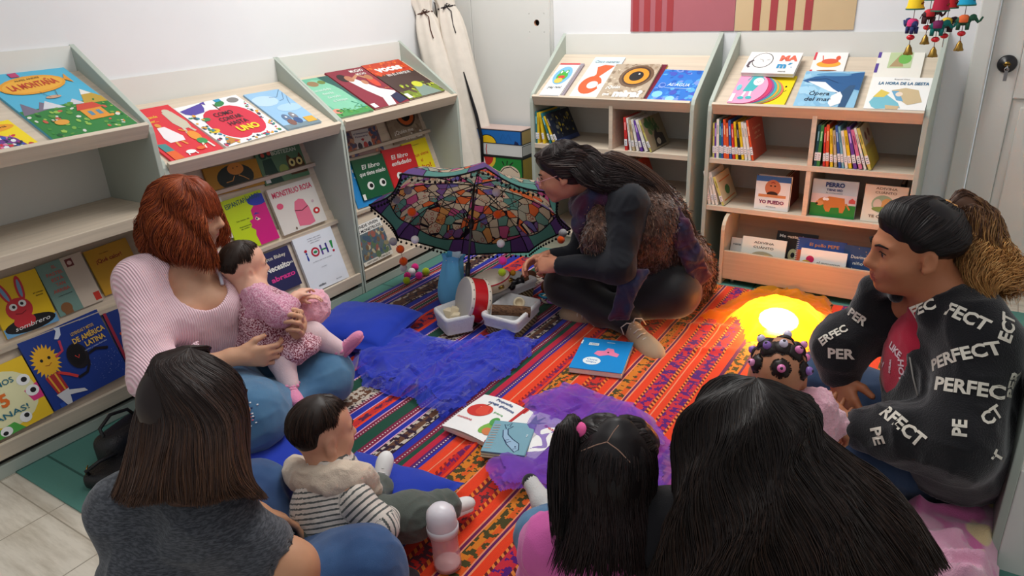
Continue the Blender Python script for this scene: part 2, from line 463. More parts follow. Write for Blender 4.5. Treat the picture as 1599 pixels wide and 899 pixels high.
# low book crate on casters pushed under the right-hand back bookcase
CY0, CX0, CW = 0.76, 1.512, 0.70
cr = thing('book_crate', 'low pale wooden book crate with rounded ends under the shelves by the door', 'book crate', (CX0, CY0, 0))
for xx in (0, CW - 0.018):
    pr = [(0, 0.0), (0, 0.28), (0.006, 0.303), (0.02, 0.322), (0.045, 0.338), (0.075, 0.343), (0.30, 0.343), (0.30, 0.03), (0.30, 0.0)]
    MB().prism([(xx, y, z) for y, z in pr], (0.018, 0, 0)).build('end_panel', wood('pale_ash_along_z', (205, 186, 162), 0.86, 'z'), cr, bevel=0.002)
ASHC = wood('ash_crate', (196, 172, 146), 0.86, 'x')
MB().box((0.018, 0.004, 0.035), (CW - 0.018, 0.02, 0.178)).build('front_board', ASHC, cr, bevel=0.002)
MB().obox((0.018, 0.16, 0.05), (CW - 0.036, 0, 0), (0, 0.014, 0), (0, 0.10, 0.265)).build('back_board', ASHC, cr)
MB().box((0.018, 0.02, 0.035), (CW - 0.018, 0.28, 0.05)).build('bottom_board', ASHC, cr)
for xx in (0.06, CW - 0.08):
    for yy in (0.05, 0.25):
        MB().lathe((xx, yy, 0.017), (1, 0, 0), [(0, -0.008), (0.016, -0.008), (0.017, -0.005), (0.017, 0.005), (0.016, 0.008), (0, 0.008)]).box((xx - 0.012, yy - 0.004, 0.017), (xx - 0.009, yy + 0.012, 0.036)).box((xx + 0.009, yy - 0.004, 0.017), (xx + 0.012, yy + 0.012, 0.036)).build('caster', STEEL, cr)
# end panel of a low unit at the right edge of the view
ep = thing('bookcase', 'sage green bookcase end with a white front edge at the right edge of the photo', 'bookcase', (2.672, -0.72, 0))
MB().prism([(0, 0, 0), (0, 0, 0.56), (0.0, 0.03, 0.60), (0, 0.18, 0.64), (0, 0.18, 0)], (0.02, 0, 0)).build('side_panel', PANELM, ep, bevel=0.003)
MB().box((0.02, 0.0, 0.0), (0.36, 0.16, 0.30)).build('shelf_body', WHITEB, ep, bevel=0.003)
# ================================================================ books
WHT, BLK_ = (240, 240, 238), (28, 28, 30)
PAGEM = plain('book_pages', (232, 226, 212), 0.8, 0.1, var=0.04, nscale=200)

def art(mb, O, u, v, n, w, h, ops, z0=0.0004):
    """flat printed shapes on the w x h rectangle at O with axes u, v and normal n"""
    z = z0
    def pt(x, y): return O + u * (x * w) + v * (y * h) + n * z
    def inside(p): return (min(1, max(0, p[0])), min(1, max(0, p[1])))
    for op in ops:
        k = op[0]; z += 0.00012
        if k == 'R':
            x0, y0, x1, y1, c = op[1:6]; mb.add([pt(x0, y0), pt(x1, y0), pt(x1, y1), pt(x0, y1)], [(0, 1, 2, 3)], c)
        elif k == 'E':
            cx, cy, rx, ry, c = op[1:6]; a = math.radians(op[6]) if len(op) > 6 else 0; N = 20
            ps = []
            for i in range(N):
                q = 2 * PI * i / N; dx, dy = rx * w * math.cos(q), ry * h * math.sin(q)
                ps.append(inside((cx + (dx * math.cos(a) - dy * math.sin(a)) / w, cy + (dx * math.sin(a) + dy * math.cos(a)) / h)))
            mb.add([pt(*p) for p in ps], [tuple(range(N))], c)
        elif k == 'P':
            mb.add([pt(*inside(p)) for p in op[1]], [tuple(range(len(op[1])))], op[2])
        elif k == 'S':
            ps, wd, c = op[1:4]
            P = [V(p[0] * w, p[1] * h) for p in ps]; vs = []
            for i in range(len(P)):
                t = P[min(i + 1, len(P) - 1)] - P[max(i - 1, 0)]; t = t / (np.linalg.norm(t) + 1e-9); q = V(-t[1], t[0]) * wd * w / 2
                for s in (-1, 1):
                    r_ = P[i] + s * q; vs.append(pt(*inside((r_[0] / w, r_[1] / h))))
            mb.add(vs, [(2 * i, 2 * i + 2, 2 * i + 3, 2 * i + 1) for i in range(len(P) - 1)], c)
        elif k == 'T':
            s, cx, cy, sz, c = op[1:6]; rot = math.radians(op[6]) if len(op) > 6 else 0; wf = op[7] if len(op) > 7 else None
            bold = op[8] if len(op) > 8 else 0.012
            tv, tf = text_geo(s, bold, op[9] if len(op) > 9 else 0.0)
            if not len(tv): continue
            sx = sy = sz * h
            tw = (tv[:, 0].max() - tv[:, 0].min())
            if wf: sx = wf * w / tw
            xx, yy = tv[:, 0] * sx, (tv[:, 1] - 0.35) * sy
            X = cx * w + xx * math.cos(rot) - yy * math.sin(rot); Y = cy * h + xx * math.sin(rot) + yy * math.cos(rot)
            mb.add([O + u * a + v * b + n * z for a, b in zip(X, Y)], tf, c)
        elif k == 'K':
            N, x0, y0, x1, y1, pal, r0, r1, seed = op[1:10]; R_ = random.Random(seed)
            for i in range(N):
                cx, cy, r, c, a = R_.uniform(x0, x1), R_.uniform(y0, y1), R_.uniform(r0, r1), R_.choice(pal), R_.uniform(0, 3)
                z += 0.000004
                M = R_.choice((5, 6, 8)); e = R_.uniform(0.5, 1)
                ps = []
                for j in range(M):
                    q = 2 * PI * j / M; dx, dy = r * math.cos(q), r * e * math.sin(q)
                    ps.append(inside((cx + dx * math.cos(a) - dy * math.sin(a), cy + (dx * math.sin(a) + dy * math.cos(a)) * w / h)))
                mb.add([pt(*p) for p in ps], [tuple(range(M))], c)

def book_at(O, u, v, w, h, t, c, ops, label, group=None, name='picture_book', back=None, spine=None, spiral=None):
    """O = bottom left corner of the front cover"""
    u, v = unit(u), unit(v); n = unit(np.cross(u, v)); v = np.cross(n, u)
    root = thing(name, label, 'book', O - n * t, group)
    M = Matrix(((u[0], v[0], n[0]), (u[1], v[1], n[1]), (u[2], v[2], n[2])))
    root.rotation_euler = M.to_euler()
    X, Y, N = V(1, 0, 0), V(0, 1, 0), V(0, 0, 1)
    b = min(0.0022, t * 0.25)
    mb = MB()
    mb.obox((0, 0, t - b), X * w, Y * h, N * b, c)
    mb.obox((0, 0, 0), X * w, Y * h, N * b, back or c)
    mb.obox((0, 0, b), X * b, Y * h, N * (t - 2 * b), spine or back or c)
    art(mb, V(0, 0, t), X, Y, N, w, h, ops)
    if spiral:
        k = 0
        while 0.012 + k * 0.009 < h - 0.01:
            yy = 0.012 + k * 0.009; k += 1
            mb.lathe((0.002, yy - 0.001, t / 2), (0, 1, 0), [(t / 2 + 0.001, 0), (t / 2 + 0.003, 0.0012), (t / 2 + 0.001, 0.0024)], spiral, k=8)
    mb.build('cover', PRINT, root)
    MB().box((b, 0.002, b), (w - 0.003, h - 0.003, t - b)).build('pages', PAGEM, root)
    return root

def tilt_plane(side, zl, off):
    a = math.atan2(0.182 + 0.012, 0.371)
    if side == 'L': return (V(-0.0006 - 0.01, 0, zl - 0.0158 + 0.005) , V(math.sin(a), 0, math.cos(a)), off)
    return (V(0, BD + 0.0006 + 0.01, zl - 0.0158 + 0.005), V(0, -math.sin(a), math.cos(a)), off)
def tier_plane(y0, z0, off):
    return (V(-y0, 0, z0), unit((1, 0, 0.345)), off)
def bk(plane, BL, BR, TL, t, c, ops, label, group=None, **kw):
    P, n, off = plane
    P = P + n * (off + t)
    a, b, d = onpl(*BL, P, n), onpl(*BR, P, n), onpl(*TL, P, n)
    u = unit(b - a); v = np.cross(n, u)
    return book_at(a, u, v, np.linalg.norm(b - a), (d - a) @ v, t, c, ops, label, group, **kw)

DL1, DL2, DB = tilt_plane('L', 1.010, 0.0), tilt_plane('L', 0.857, 0.0), tilt_plane('B', 0.857, 0.0)
def up(pl, o): return (pl[0], pl[1], o)
T1, T2, T3 = tier_plane(0.232, 0.66, 0), tier_plane(0.131, 0.385, 0), tier_plane(0.024, 0.10, 0)
G1, G2, G3 = 'picture books on the left wall display tops', 'picture books on the left wall tiers', 'picture books on the back wall display tops'
grn = [(38, 118, 52), (66, 142, 60), (28, 92, 44), (120, 170, 70), (90, 150, 60)]
# --- taller left bookcase
bk(DL1, (87.5, 221), (215, 192.5), (-19, 111.5), 0.010, (84, 180, 214), [
    ('R', 0, 0, 1, 0.42, (46, 128, 58)), ('P', [(0, .36), (.1, .52), (.2, .40), (.3, .50), (.42, .40)], (120, 110, 130)), ('P', [(.25, .4), (.36, .5), (.5, .38)], (214, 214, 220)), ('P', [(.55, .4), (.66, .47), (.75, .38)], (206, 206, 214)),
    ('P', [(.72, .38), (.86, .58), (1, .44), (1, .36)], (196, 160, 60)), ('P', [(.8, .5), (.86, .58), (.93, .5)], (236, 232, 224)),
    ('K', 90, .02, .02, .98, .42, grn + [(150, 190, 80), (200, 90, 70), (220, 220, 210), (230, 150, 60)], .012, .04, 3),
    ('R', .58, .16, .84, .30, (226, 150, 50)), ('P', [(.55, .3), (.62, .38), (.82, .38), (.88, .3)], (208, 70, 50)), ('R', .64, .21, .69, .27, (90, 140, 170)), ('R', .74, .21, .79, .27, (90, 140, 170)),
    ('E', .27, .2, .08, .035, (226, 160, 60)), ('E', .45, .73, .39, .125, (232, 160, 44), 4), ('E', .45, .73, .36, .10, (240, 176, 60), 4),
    ('P', [(.83, .74), (.9, .82), (.9, .68)], (226, 150, 50)), ('R', .32, .86, .42, .92, (190, 60, 110)), ('E', .5, .53, .09, .02, (206, 160, 130)), ('S', [(.42, .62), (.47, .53)], .006, (90, 80, 60)), ('S', [(.6, .62), (.55, .53)], .006, (90, 80, 60)),
    ('T', 'LA MONTAÑA', .45, .73, .105, (196, 60, 34), 4, .58, .03), ('T', 'ALPES ANDES', .45, .81, .03, (120, 80, 40), 4, .3)],
    'tall blue picture book with a yellow airship titled La Montaña on the taller bookcase', G1)
bk(DL1, (-40, 252), (65, 226), (-78, 206), 0.009, (248, 218, 30), [
    ('E', .62, .80, .36, .12, (240, 160, 40)), ('T', 'paloma', .62, .82, .10, (90, 50, 30), 0, .5),
    ('P', [(.3, .0), (.34, .5), (.6, .62), (.8, .4), (.86, 0)], (120, 60, 140)), ('K', 60, .34, .04, .82, .48, [(214, 50, 60), (60, 90, 180), (240, 240, 240), (220, 120, 160), (60, 150, 90), (40, 40, 80)], .02, .05, 5), ('E', .9, .1, .04, .06, (190, 60, 60))],
    'yellow picture book with a patchwork figure at the left end of the taller bookcase top', G1)
T2a = tier_plane(0.131, 0.385, 0)
bk(T2, (12, 530), (93, 500), (-20, 442), 0.012, (238, 196, 22), [
    ('R', 0, 0, 1, .16, (110, 170, 214)), ('E', .5, .13, .48, .13, (22, 20, 22)), ('E', .42, .42, .24, .2, (206, 44, 54)), ('E', .42, .2, .2, .12, (206, 44, 54)),
    ('E', .28, .75, .075, .22, (206, 44, 54), 12), ('E', .28, .75, .035, .16, (120, 160, 196), 12), ('E', .58, .76, .075, .22, (206, 44, 54), -6), ('E', .58, .76, .035, .16, (120, 160, 196), -6),
    ('E', .33, .48, .07, .06, WHT), ('E', .51, .5, .07, .06, WHT), ('E', .34, .48, .03, .028, BLK_), ('E', .5, .5, .03, .028, BLK_), ('S', [(.32, .36), (.42, .33), (.52, .37)], .012, (120, 20, 30)),
    ('T', 'sombrero', .52, .12, .11, WHT, 2, .68, 0.0, .3), ('T', 'el conejo', .86, .6, .04, (80, 60, 20), 0, .2), ('T', 'tiene', .86, .55, .04, (80, 60, 20), 0, .14)],
    'yellow book with a red rabbit above a black hat lettered sombrero', G2)
bk(T2, (95, 495), (162.5, 467.5), (60, 415), 0.008, (122, 156, 146), [
    ('R', .52, 0, 1, 1, (212, 196, 178)), ('R', .6, .8, .76, .95, (120, 60, 60)), ('E', .68, .87, .05, .04, (220, 190, 180)), ('R', .84, .04, .98, .2, (206, 58, 46)),
    ('E', .2, .12, .12, .1, (140, 96, 60)), ('R', .12, .0, .3, .14, (140, 96, 60)),
    ('T', 'EL', .34, .9, .08, (214, 96, 84)), ('T', 'PASTEL', .3, .78, .085, (214, 96, 84), 0, .36), ('T', 'ESTÁ', .3, .67, .085, (214, 96, 84), 0, .26), ('T', 'TAN', .32, .57, .085, (214, 96, 84), 0, .2), ('T', 'ARRIBA', .28, .46, .085, (214, 96, 84), 0, .36), ('T', 'una historia', .3, .36, .03, (60, 70, 70), 0, .3)],
    'grey green book titled El pastel está tan arriba beside the red rabbit book', G2)
bk(T2, (165, 462), (228, 436), (141, 390), 0.010, (200, 150, 44), [('T', '¡Qué calor!', .45, .72, .12, (140, 34, 30), 0, .6, .02), ('T', 'Un cuento', .4, .86, .04, (120, 70, 30), 0, .2)],
    'ochre yellow book with dark red title half behind the red haired woman', G2)
bk(T3, (86, 642), (203, 581), (30, 535), 0.014, (28, 58, 138), [
    ('K', 70, .62, .08, .98, .42, [(150, 170, 220), (200, 210, 236)], .002, .004, 8),
    ('P', [(.18 + .02 * 0 + (.17 if i % 2 else .12) * math.cos(2 * PI * i / 44) * 1.0, .64 + (.245 if i % 2 else .175) * math.sin(2 * PI * i / 44)) for i in range(44)], (238, 180, 44)),
    ('E', .14, .67, .018, .022, BLK_), ('E', .23, .67, .018, .022, BLK_), ('S', [(.15, .59), (.19, .575), (.23, .6)], .008, (150, 60, 30)),
    ('P', [(.08, .44), (.24, .46), (.26, .2), (.12, .18)], (178, 48, 50)), ('S', [(.12, .45), (.15, .2)], .02, (230, 170, 60)), ('S', [(.2, .45), (.22, .2)], .02, (230, 170, 60)), ('P', [(.1, .18), (.26, .2), (.22, 0), (.16, 0)], (214, 214, 218)), ('P', [(.24, .18), (.42, .1), (.44, .05), (.2, .12)], (214, 214, 218)), ('R', .08, 0, .14, .06, (40, 80, 170)),
    ('S', [(.3, .64), (.4, .68), (.42, .82)], .03, (200, 60, 90)), ('P', [(.38, .86), (.44, .95), (.43, 1.0), (.5, .98), (.47, .88), (.42, .84)], (214, 222, 236)),
    ('S', [(.24, .44), (.34, .36), (.42, .28)], .035, (214, 60, 60)), ('E', .53, .53, .125, .18, (30, 28, 34)), ('E', .52, .55, .10, .15, (18, 18, 22)), ('S', [(.5, .55), (.53, .5), (.55, .54)], .008, (220, 70, 60)),
    ('S', [(.42, .26), (.54, .28), (.6, .36), (.62, .42)], .035, (24, 22, 30)), ('S', [(.66, .5), (.76, .52), (.9, .46)], .035, (24, 22, 30)),
    ('T', 'LEYENDAS Y MITOS', .72, .83, .06, (224, 180, 80), 2, .3), ('T', 'DE AMÉRICA', .76, .735, .10, (224, 180, 80), 2, .42, .03), ('T', 'LATINA', .80, .635, .10, (224, 180, 80), 2, .26, .03), ('T', 'cuentos y relatos ilustrados', .78, .56, .03, (170, 180, 210), 2, .3), ('T', 'Editorial', .84, .96, .025, (170, 180, 210), 0, .2)],
    'large blue book with a yellow sun figure titled de América Latina', G2)
bk(T3, (-28, 702), (84, 644), (-64, 598), 0.012, (240, 198, 40), [
    ('E', .55, .5, .42, .42, (232, 228, 180)), ('P', [(.0, 1), (.35, 1), (.2, .8), (0, .75)], (40, 140, 120)), ('P', [(.8, .5), (1, .55), (1, .3), (.85, .3)], (226, 60, 130)), ('P', [(.1, 0), (.6, 0), (.5, .15), (.2, .12)], (80, 170, 70)),
    ('E', .5, .86, .10, .09, WHT), ('E', .54, .87, .045, .045, BLK_), ('E', .86, .66, .09, .085, WHT), ('E', .87, .66, .04, .04, BLK_), ('E', .9, .46, .09, .085, WHT), ('E', .91, .46, .04, .04, BLK_), ('E', .66, .14, .08, .08, WHT), ('E', .68, .16, .035, .035, BLK_), ('E', .36, .07, .08, .07, WHT), ('E', .34, .05, .035, .03, BLK_),
    ('T', 'CONTEMOS', .42, .74, .12, (34, 110, 130), 0, .66), ('T', '5', .52, .5, .26, (224, 110, 34), 0, None, .04), ('T', 'RANAS!', .48, .28, .12, (34, 110, 130), 0, .56)],
    'yellow book of googly eyes titled Contemos 5 ranas', G2)
bk(up(T3, 0.0), (204, 580), (262, 552), (166, 483), 0.010, (26, 50, 120), [('R', 0, 0, .07, 1, (150, 40, 60)), ('K', 40, .08, 0, .5, .6, [(40, 110, 90), (220, 160, 40), (60, 120, 160), (200, 80, 40)], .02, .06, 4)],
    'dark blue illustrated book right of the América Latina book behind the pink sleeve', G2)
# --- middle bookcase top
bk(DL2, (269, 252), (349.6, 231.7), (220, 171), 0.009, (222, 46, 58), [
    ('T', 'Cuando grande', .34, .82, .07, (244, 190, 60), 0, .5, .02), ('T', 'quiero ser...', .32, .74, .07, (244, 190, 60), 0, .42, .02),
    ('E', .82, .87, .07, .05, (206, 198, 176)), ('P', [(.72, .86), (.9, .86), (.96, .62), (.92, .5), (.76, .5), (.7, .64)], (206, 198, 176)), ('S', [(.78, .52), (.74, .4)], .05, (206, 198, 176)), ('S', [(.88, .52), (.92, .42)], .05, (206, 198, 176)),
    ('P', [(.36, .6), (.5, .6), (.62, .38), (.58, .3), (.3, .3), (.28, .4)], (240, 232, 236)), ('E', .42, .64, .05, .04, (224, 150, 60)), ('S', [(.4, .3), (.38, .2)], .04, (236, 150, 70)), ('S', [(.5, .3), (.54, .22)], .04, (236, 150, 70)),
    ('E', .8, .34, .1, .1, (236, 150, 50)), ('E', .82, .22, .09, .06, (60, 150, 80)), ('S', [(.76, .44), (.66, .5)], .03, (236, 150, 50)), ('S', [(.78, .18), (.74, .08)], .04, (240, 230, 220)), ('S', [(.88, .18), (.9, .07)], .04, (240, 230, 220)),
    ('P', [(.05, .32), (.2, .3), (.22, .16), (.06, .16)], (70, 140, 140)), ('P', [(.06, .16), (.22, .16), (.24, 0), (.06, 0)], (232, 100, 40)), ('E', .44, .08, .09, .035, (244, 240, 240)), ('S', [(.38, .08), (.36, .02)], .02, (244, 240, 240)), ('S', [(.5, .08), (.52, .02)], .02, (244, 240, 240)), ('E', .66, .1, .08, .03, (232, 100, 40)), ('S', [(.72, .11), (.78, .15)], .02, (232, 100, 40))],
    'red picture book with small drawn figures titled Cuando grande quiero ser', G1)
bk(DL2, (354, 230), (447, 203), (295, 164), 0.010, (240, 240, 240), [
    ('E', .4, .44, .27, .36, (214, 40, 66)), ('E', .64, .46, .27, .36, (214, 40, 66)), ('S', [(.52, .74), (.53, .9)], .02, (90, 60, 40)), ('E', .62, .88, .09, .05, (40, 130, 70), 20),
    ('P', [(.02, .9), (.4, .98), (.36, .86), (.3, .78), (.12, .76), (.04, .82)], (84, 66, 160)), ('P', [(.38, .98), (.46, 1.0), (.43, .92)], (84, 66, 160)), ('E', .86, .9, .09, .06, (130, 126, 124)), ('R', .6, .93, .7, .99, (40, 150, 190)), ('E', .2, .62, .06, .04, (60, 130, 80)),
    ('E', .12, .36, .07, .05, (236, 196, 40)), ('P', [(.03, .03), (.16, .2), (.28, .06)], (190, 130, 50)), ('K', 40, .02, .02, .16, .75, [(200, 60, 90), (60, 60, 80), (240, 170, 50), (50, 130, 160), (60, 140, 80)], .012, .03, 11), ('K', 26, .2, .01, .95, .09, [(200, 60, 90), (60, 60, 80), (240, 170, 50), (50, 130, 160), (60, 140, 80)], .012, .03, 12), ('K', 26, .9, .1, .98, .8, [(200, 60, 90), (60, 60, 80), (240, 170, 50), (50, 130, 160), (60, 140, 80)], .012, .03, 13),
    ('T', 'COMO', .5, .66, .12, (60, 30, 40), 0, .3), ('T', 'CONTAR', .52, .54, .12, (60, 30, 40), 0, .36), ('T', 'HASTA', .54, .42, .12, (60, 30, 40), 0, .3), ('T', 'UNO', .58, .27, .16, (246, 214, 40), 0, .34, .05)],
    'white picture book with a big red apple titled Como contar hasta uno', G1)
bk(DL2, (450, 202), (502.5, 190), (392, 146), 0.008, (150, 192, 226), [
    ('E', .3, .75, .35, .14, (186, 214, 238)), ('E', .7, .5, .35, .1, (172, 206, 234)), ('R', 0, 0, 1, .1, (120, 140, 150)), ('S', [(.98, .98), (.7, .8), (.5, .82)], .012, (80, 100, 130)), ('S', [(.98, .9), (.8, .72), (.66, .7)], .01, (80, 100, 130)), ('S', [(.98, .8), (.86, .66), (.8, .56)], .008, (80, 100, 130)),
    ('E', .3, .26, .1, .1, (92, 116, 150)), ('E', .3, .14, .1, .08, (130, 90, 80)), ('E', .52, .28, .09, .1, (130, 130, 140)), ('E', .5, .16, .1, .08, (60, 90, 140)), ('R', .68, .06, .96, .2, (220, 170, 60)), ('E', .3, .28, .03, .02, (240, 240, 240)), ('E', .53, .3, .03, .02, (240, 240, 240))],
    'pale blue picture book with two small animals beside a yellow case', G1)
# --- third bookcase top
bk(DL2, (530, 184), (584, 172), (475, 124), 0.009, (104, 178, 148), [
    ('P', [(.7, 1), (1, 1), (1, .2), (.9, .5)], (40, 90, 84)), ('E', .5, .45, .42, .5, (128, 196, 164)), ('P', [(.0, .0), (1, 0), (1, .14), (.6, .1), (.3, .16), (0, .08)], (70, 150, 80)), ('E', .4, .85, .14, .07, (150, 120, 84)), ('E', .65, .86, .1, .05, (110, 130, 60)), ('E', .15, .14, .12, .06, (222, 140, 120)), ('K', 30, .1, .0, .95, .18, grn, .02, .05, 21), ('S', [(.75, .3), (.85, .22), (.7, .18), (.9, .12)], .03, (40, 130, 100)),
    ('T', 'Escondido', .42, .68, .08, (206, 232, 220), 0, .5), ('T', 'detrás', .46, .58, .08, (206, 232, 220), 0, .3), ('T', 'de todo', .5, .48, .08, (206, 232, 220), 0, .36), ('T', 'el bosque', .54, .38, .08, (206, 232, 220), 0, .4)],
    'turquoise green picture book at the left of the third bookcase top', G1)
bk(DL2, (586, 170), (640, 157), (524, 111), 0.010, (138, 36, 56), [
    ('P', [(.25, .72), (.45, .76), (.72, .42), (.98, .3), (.9, .14), (.74, .22), (.6, .0), (.38, .0), (.5, .2), (.36, .44)], (240, 238, 236)), ('E', .22, .8, .12, .1, (40, 24, 24)), ('E', .34, .76, .1, .08, (180, 120, 90)), ('S', [(.42, .74), (.62, .82), (.8, .68)], .07, (196, 140, 104)), ('E', .8, .6, .1, .14, (214, 70, 46)), ('E', .82, .72, .09, .07, (180, 120, 80)), ('E', .58, .62, .07, .06, (190, 130, 96)), ('P', [(.72, .2), (.98, .26), (1, .05), (.7, 0)], (34, 40, 76)), ('R', .02, .02, .14, .12, (236, 236, 236)),
    ('T', 'MUCHO', .74, .92, .09, (240, 236, 230), 0, .36, .03), ('T', 'MUCHO', .76, .83, .07, (240, 236, 230), 0, .26, .02), ('T', 'Ana', .9, .4, .04, (220, 140, 60), 0, .12)],
    'wine red picture book of a figure in white titled Mucho mucho', G1)
bk(DL2, (640, 155), (695, 141), (585, 99), 0.010, (72, 50, 46), [
    ('R', 0, .68, 1, 1, (196, 62, 30)), ('K', 90, .01, .66, .99, .99, [(226, 84, 34), (170, 40, 24), (232, 120, 44), (200, 56, 30)], .015, .04, 30), ('R', 0, 0, 1, .2, (120, 140, 40)), ('K', 50, .0, .0, 1, .34, [(190, 200, 50), (110, 130, 40), (90, 70, 50), (150, 170, 60)], .02, .05, 31), ('P', [(.34, 0), (.5, .3), (.7, .3), (.9, 0)], (130, 150, 140)), ('R', .02, .02, .12, .14, (240, 240, 236)), ('E', .6, .3, .12, .08, (206, 210, 60)),
    ('T', 'voces', .48, .82, .2, (246, 242, 238), 0, .66, .05), ('T', 'EN EL PARQUE', .54, .64, .08, (246, 242, 238), 0, .6, .01)],
    'red and brown picture book titled Voces en el parque', G1)
# --- tiers of the middle bookcase
bk(T1, (332, 307), (414, 287), (322, 263), 0.009, (186, 136, 40), [
    ('E', .52, .5, .34, .46, (30, 44, 40)), ('E', .56, .78, .15, .22, (210, 140, 60)), ('S', [(.5, .54), (.44, .38), (.32, .36)], .015, (210, 150, 70)), ('S', [(.58, .54), (.66, .44), (.74, .3)], .015, (210, 150, 70)), ('E', .52, .82, .014, .02, BLK_), ('E', .6, .84, .014, .02, BLK_), ('T', 'Juan', .5, .18, .04, (160, 120, 70), 0, .2)],
    'ochre book with a dark oval behind the red haired woman', G2)
bk(T1, (416, 290), (484, 272), (406, 225), 0.010, (92, 132, 98), [
    ('P', [(.04, .05), (.1, .6), (.3, .62), (.34, .3), (.4, .0), (.1, 0)], (28, 70, 58)), ('E', .14, .72, .08, .1, (28, 70, 58)), ('E', .28, .74, .08, .1, (28, 70, 58)), ('E', .14, .72, .04, .05, (200, 80, 60)), ('E', .28, .74, .04, .05, (200, 80, 60)),
    ('P', [(.6, .1), (.6, .5), (.64, .62), (.72, .5), (.86, .5), (.92, .62), (.96, .48), (.98, .1)], (92, 64, 40)), ('E', .7, .4, .07, .1, (226, 214, 140)), ('E', .87, .4, .07, .1, (226, 214, 140)), ('E', .7, .4, .03, .045, BLK_), ('E', .87, .4, .03, .045, BLK_), ('E', .48, .28, .1, .13, (150, 170, 90)), ('R', .02, .04, .12, .24, (226, 226, 220)),
    ('T', 'BOSTEZAN', .6, .72, .13, (206, 222, 200), 0, .56, .03), ('T', 'cuando', .55, .88, .06, (60, 90, 66), 0, .3)],
    'green book of a frog and an owl titled Bostezan', G2)
bk(T2, (312, 391), (371, 368), (296, 324), 0.008, (222, 220, 212), [('T', 'BESO', .74, .82, .1, (90, 90, 90), 0, .3), ('T', 'un cuento', .74, .64, .04, (140, 140, 140), 0, .3), ('S', [(.8, .2), (.86, .14), (.92, .2)], .012, (60, 60, 60)), ('E', .84, .24, .03, .02, (60, 60, 60))],
    'white book mostly hidden behind the red haired woman face', G2)
bk(T2, (376, 395), (437, 371), (358, 311), 0.010, (190, 214, 22), [
    ('P', [(.52, 0), (.5, .22), (.54, .3), (.46, .38), (.5, .42), (.48, .5), (.58, .52), (.6, .68), (.72, .76), (1, .78), (1, 0)], (206, 26, 124)), ('E', .86, .84, .26, .11, (40, 60, 170)), ('R', .6, .82, 1, .9, (40, 60, 170)), ('P', [(.62, .58), (.68, .62), (.78, .58)], (70, 60, 150)), ('P', [(.62, .5), (.66, .54), (.74, .47), (.66, .46)], (246, 226, 200)), ('E', .66, .5, .022, .02, (30, 40, 110)), ('R', .03, .02, .14, .1, (236, 236, 230)),
    ('T', 'ESPANTAPÁJAROS', .5, .9, .13, (20, 80, 96), 4, .86, .01), ('T', 'Un texto de', .34, .56, .035, (60, 80, 30), 0, .3), ('T', 'ilustraciones', .34, .44, .035, (60, 80, 30), 0, .28), ('T', 'de varios', .32, .40, .035, (60, 80, 30), 0, .2)],
    'lime green book with a magenta profile titled Espantapájaros', G2)
bk(up(T2, 0.004), (444, 368), (511, 343), (427, 294), 0.016, (218, 212, 204), [
    ('P', [(.38, .08), (.4, .44), (.46, .6), (.56, .64), (.66, .6), (.72, .4), (.74, .06), (.6, .03)], (222, 110, 138)), ('S', [(.4, .42), (.55, .38), (.7, .44)], .014, (90, 30, 50)), ('E', .14, .6, .07, .065, (222, 84, 120)), ('E', .85, .28, .075, .07, (190, 40, 44)), ('E', .85, .28, .03, .03, WHT), ('E', .84, .5, .03, .03, (196, 170, 176)), ('E', .3, .06, .02, .03, (120, 100, 90)),
    ('T', 'MONSTRUO ROSA', .5, .85, .17, (206, 60, 96), 0, .88, .02)],
    'cream book with a pink shape titled Monstruo rosa', G2, spine=(214, 206, 196))
bk(T3, (427, 462), (472, 442), (411, 397), 0.008, (44, 44, 84), [
    ('T', 'Aaron Blabey', .44, .84, .12, (222, 214, 196), 0, .8, .01), ('T', 'Necesito', .46, .6, .2, (236, 232, 224), 0, .8, .03), ('T', 'un', .9, .6, .09, (236, 232, 224), 0, .14), ('T', 'abrazo', .52, .34, .17, (222, 60, 140), 0, .8, .03)],
    'navy blue book with white and pink lettering behind the baby', G2)
bk(T3, (488, 458), (545.6, 432), (466, 371), 0.014, (222, 226, 234), [
    ('T', '¡', .2, .66, .2, (40, 60, 150), 0, None, .04), ('E', .42, .66, .105, .085, (180, 36, 60)), ('E', .42, .66, .065, .052, (222, 226, 234)), ('E', .42, .66, .05, .025, (40, 130, 80)), ('R', .56, .57, .6, .75, (90, 60, 140)), ('R', .56, .645, .74, .67, (40, 130, 80)), ('R', .7, .57, .74, .75, (60, 50, 130)), ('P', [(.84, .62), (.87, .62), (.9, .76), (.83, .76)], (40, 140, 70)), ('E', .86, .57, .03, .022, (180, 36, 60)), ('E', .2, .73, .035, .025, (180, 36, 60)),
    ('T', 'un libro que suena', .5, .92, .025, (130, 130, 140), 0, .34), ('T', 'un libro con ritmo', .5, .88, .025, (130, 130, 140), 0, .34), ('T', 'para todos', .5, .84, .025, (130, 130, 140), 0, .24), ('T', 'un libro que hace sonidos', .52, .5, .02, (130, 130, 140), 0, .5), ('T', 'sonidos', .5, .37, .02, (130, 130, 140), 0, .14), ('T', 'minilibro', .3, .08, .05, (60, 60, 70), 0, .18, .03), ('T', 'hachas', .74, .07, .025, (110, 110, 120), 0, .14)],
    'white book titled Oh in coloured letters on the lowest tier', G2)
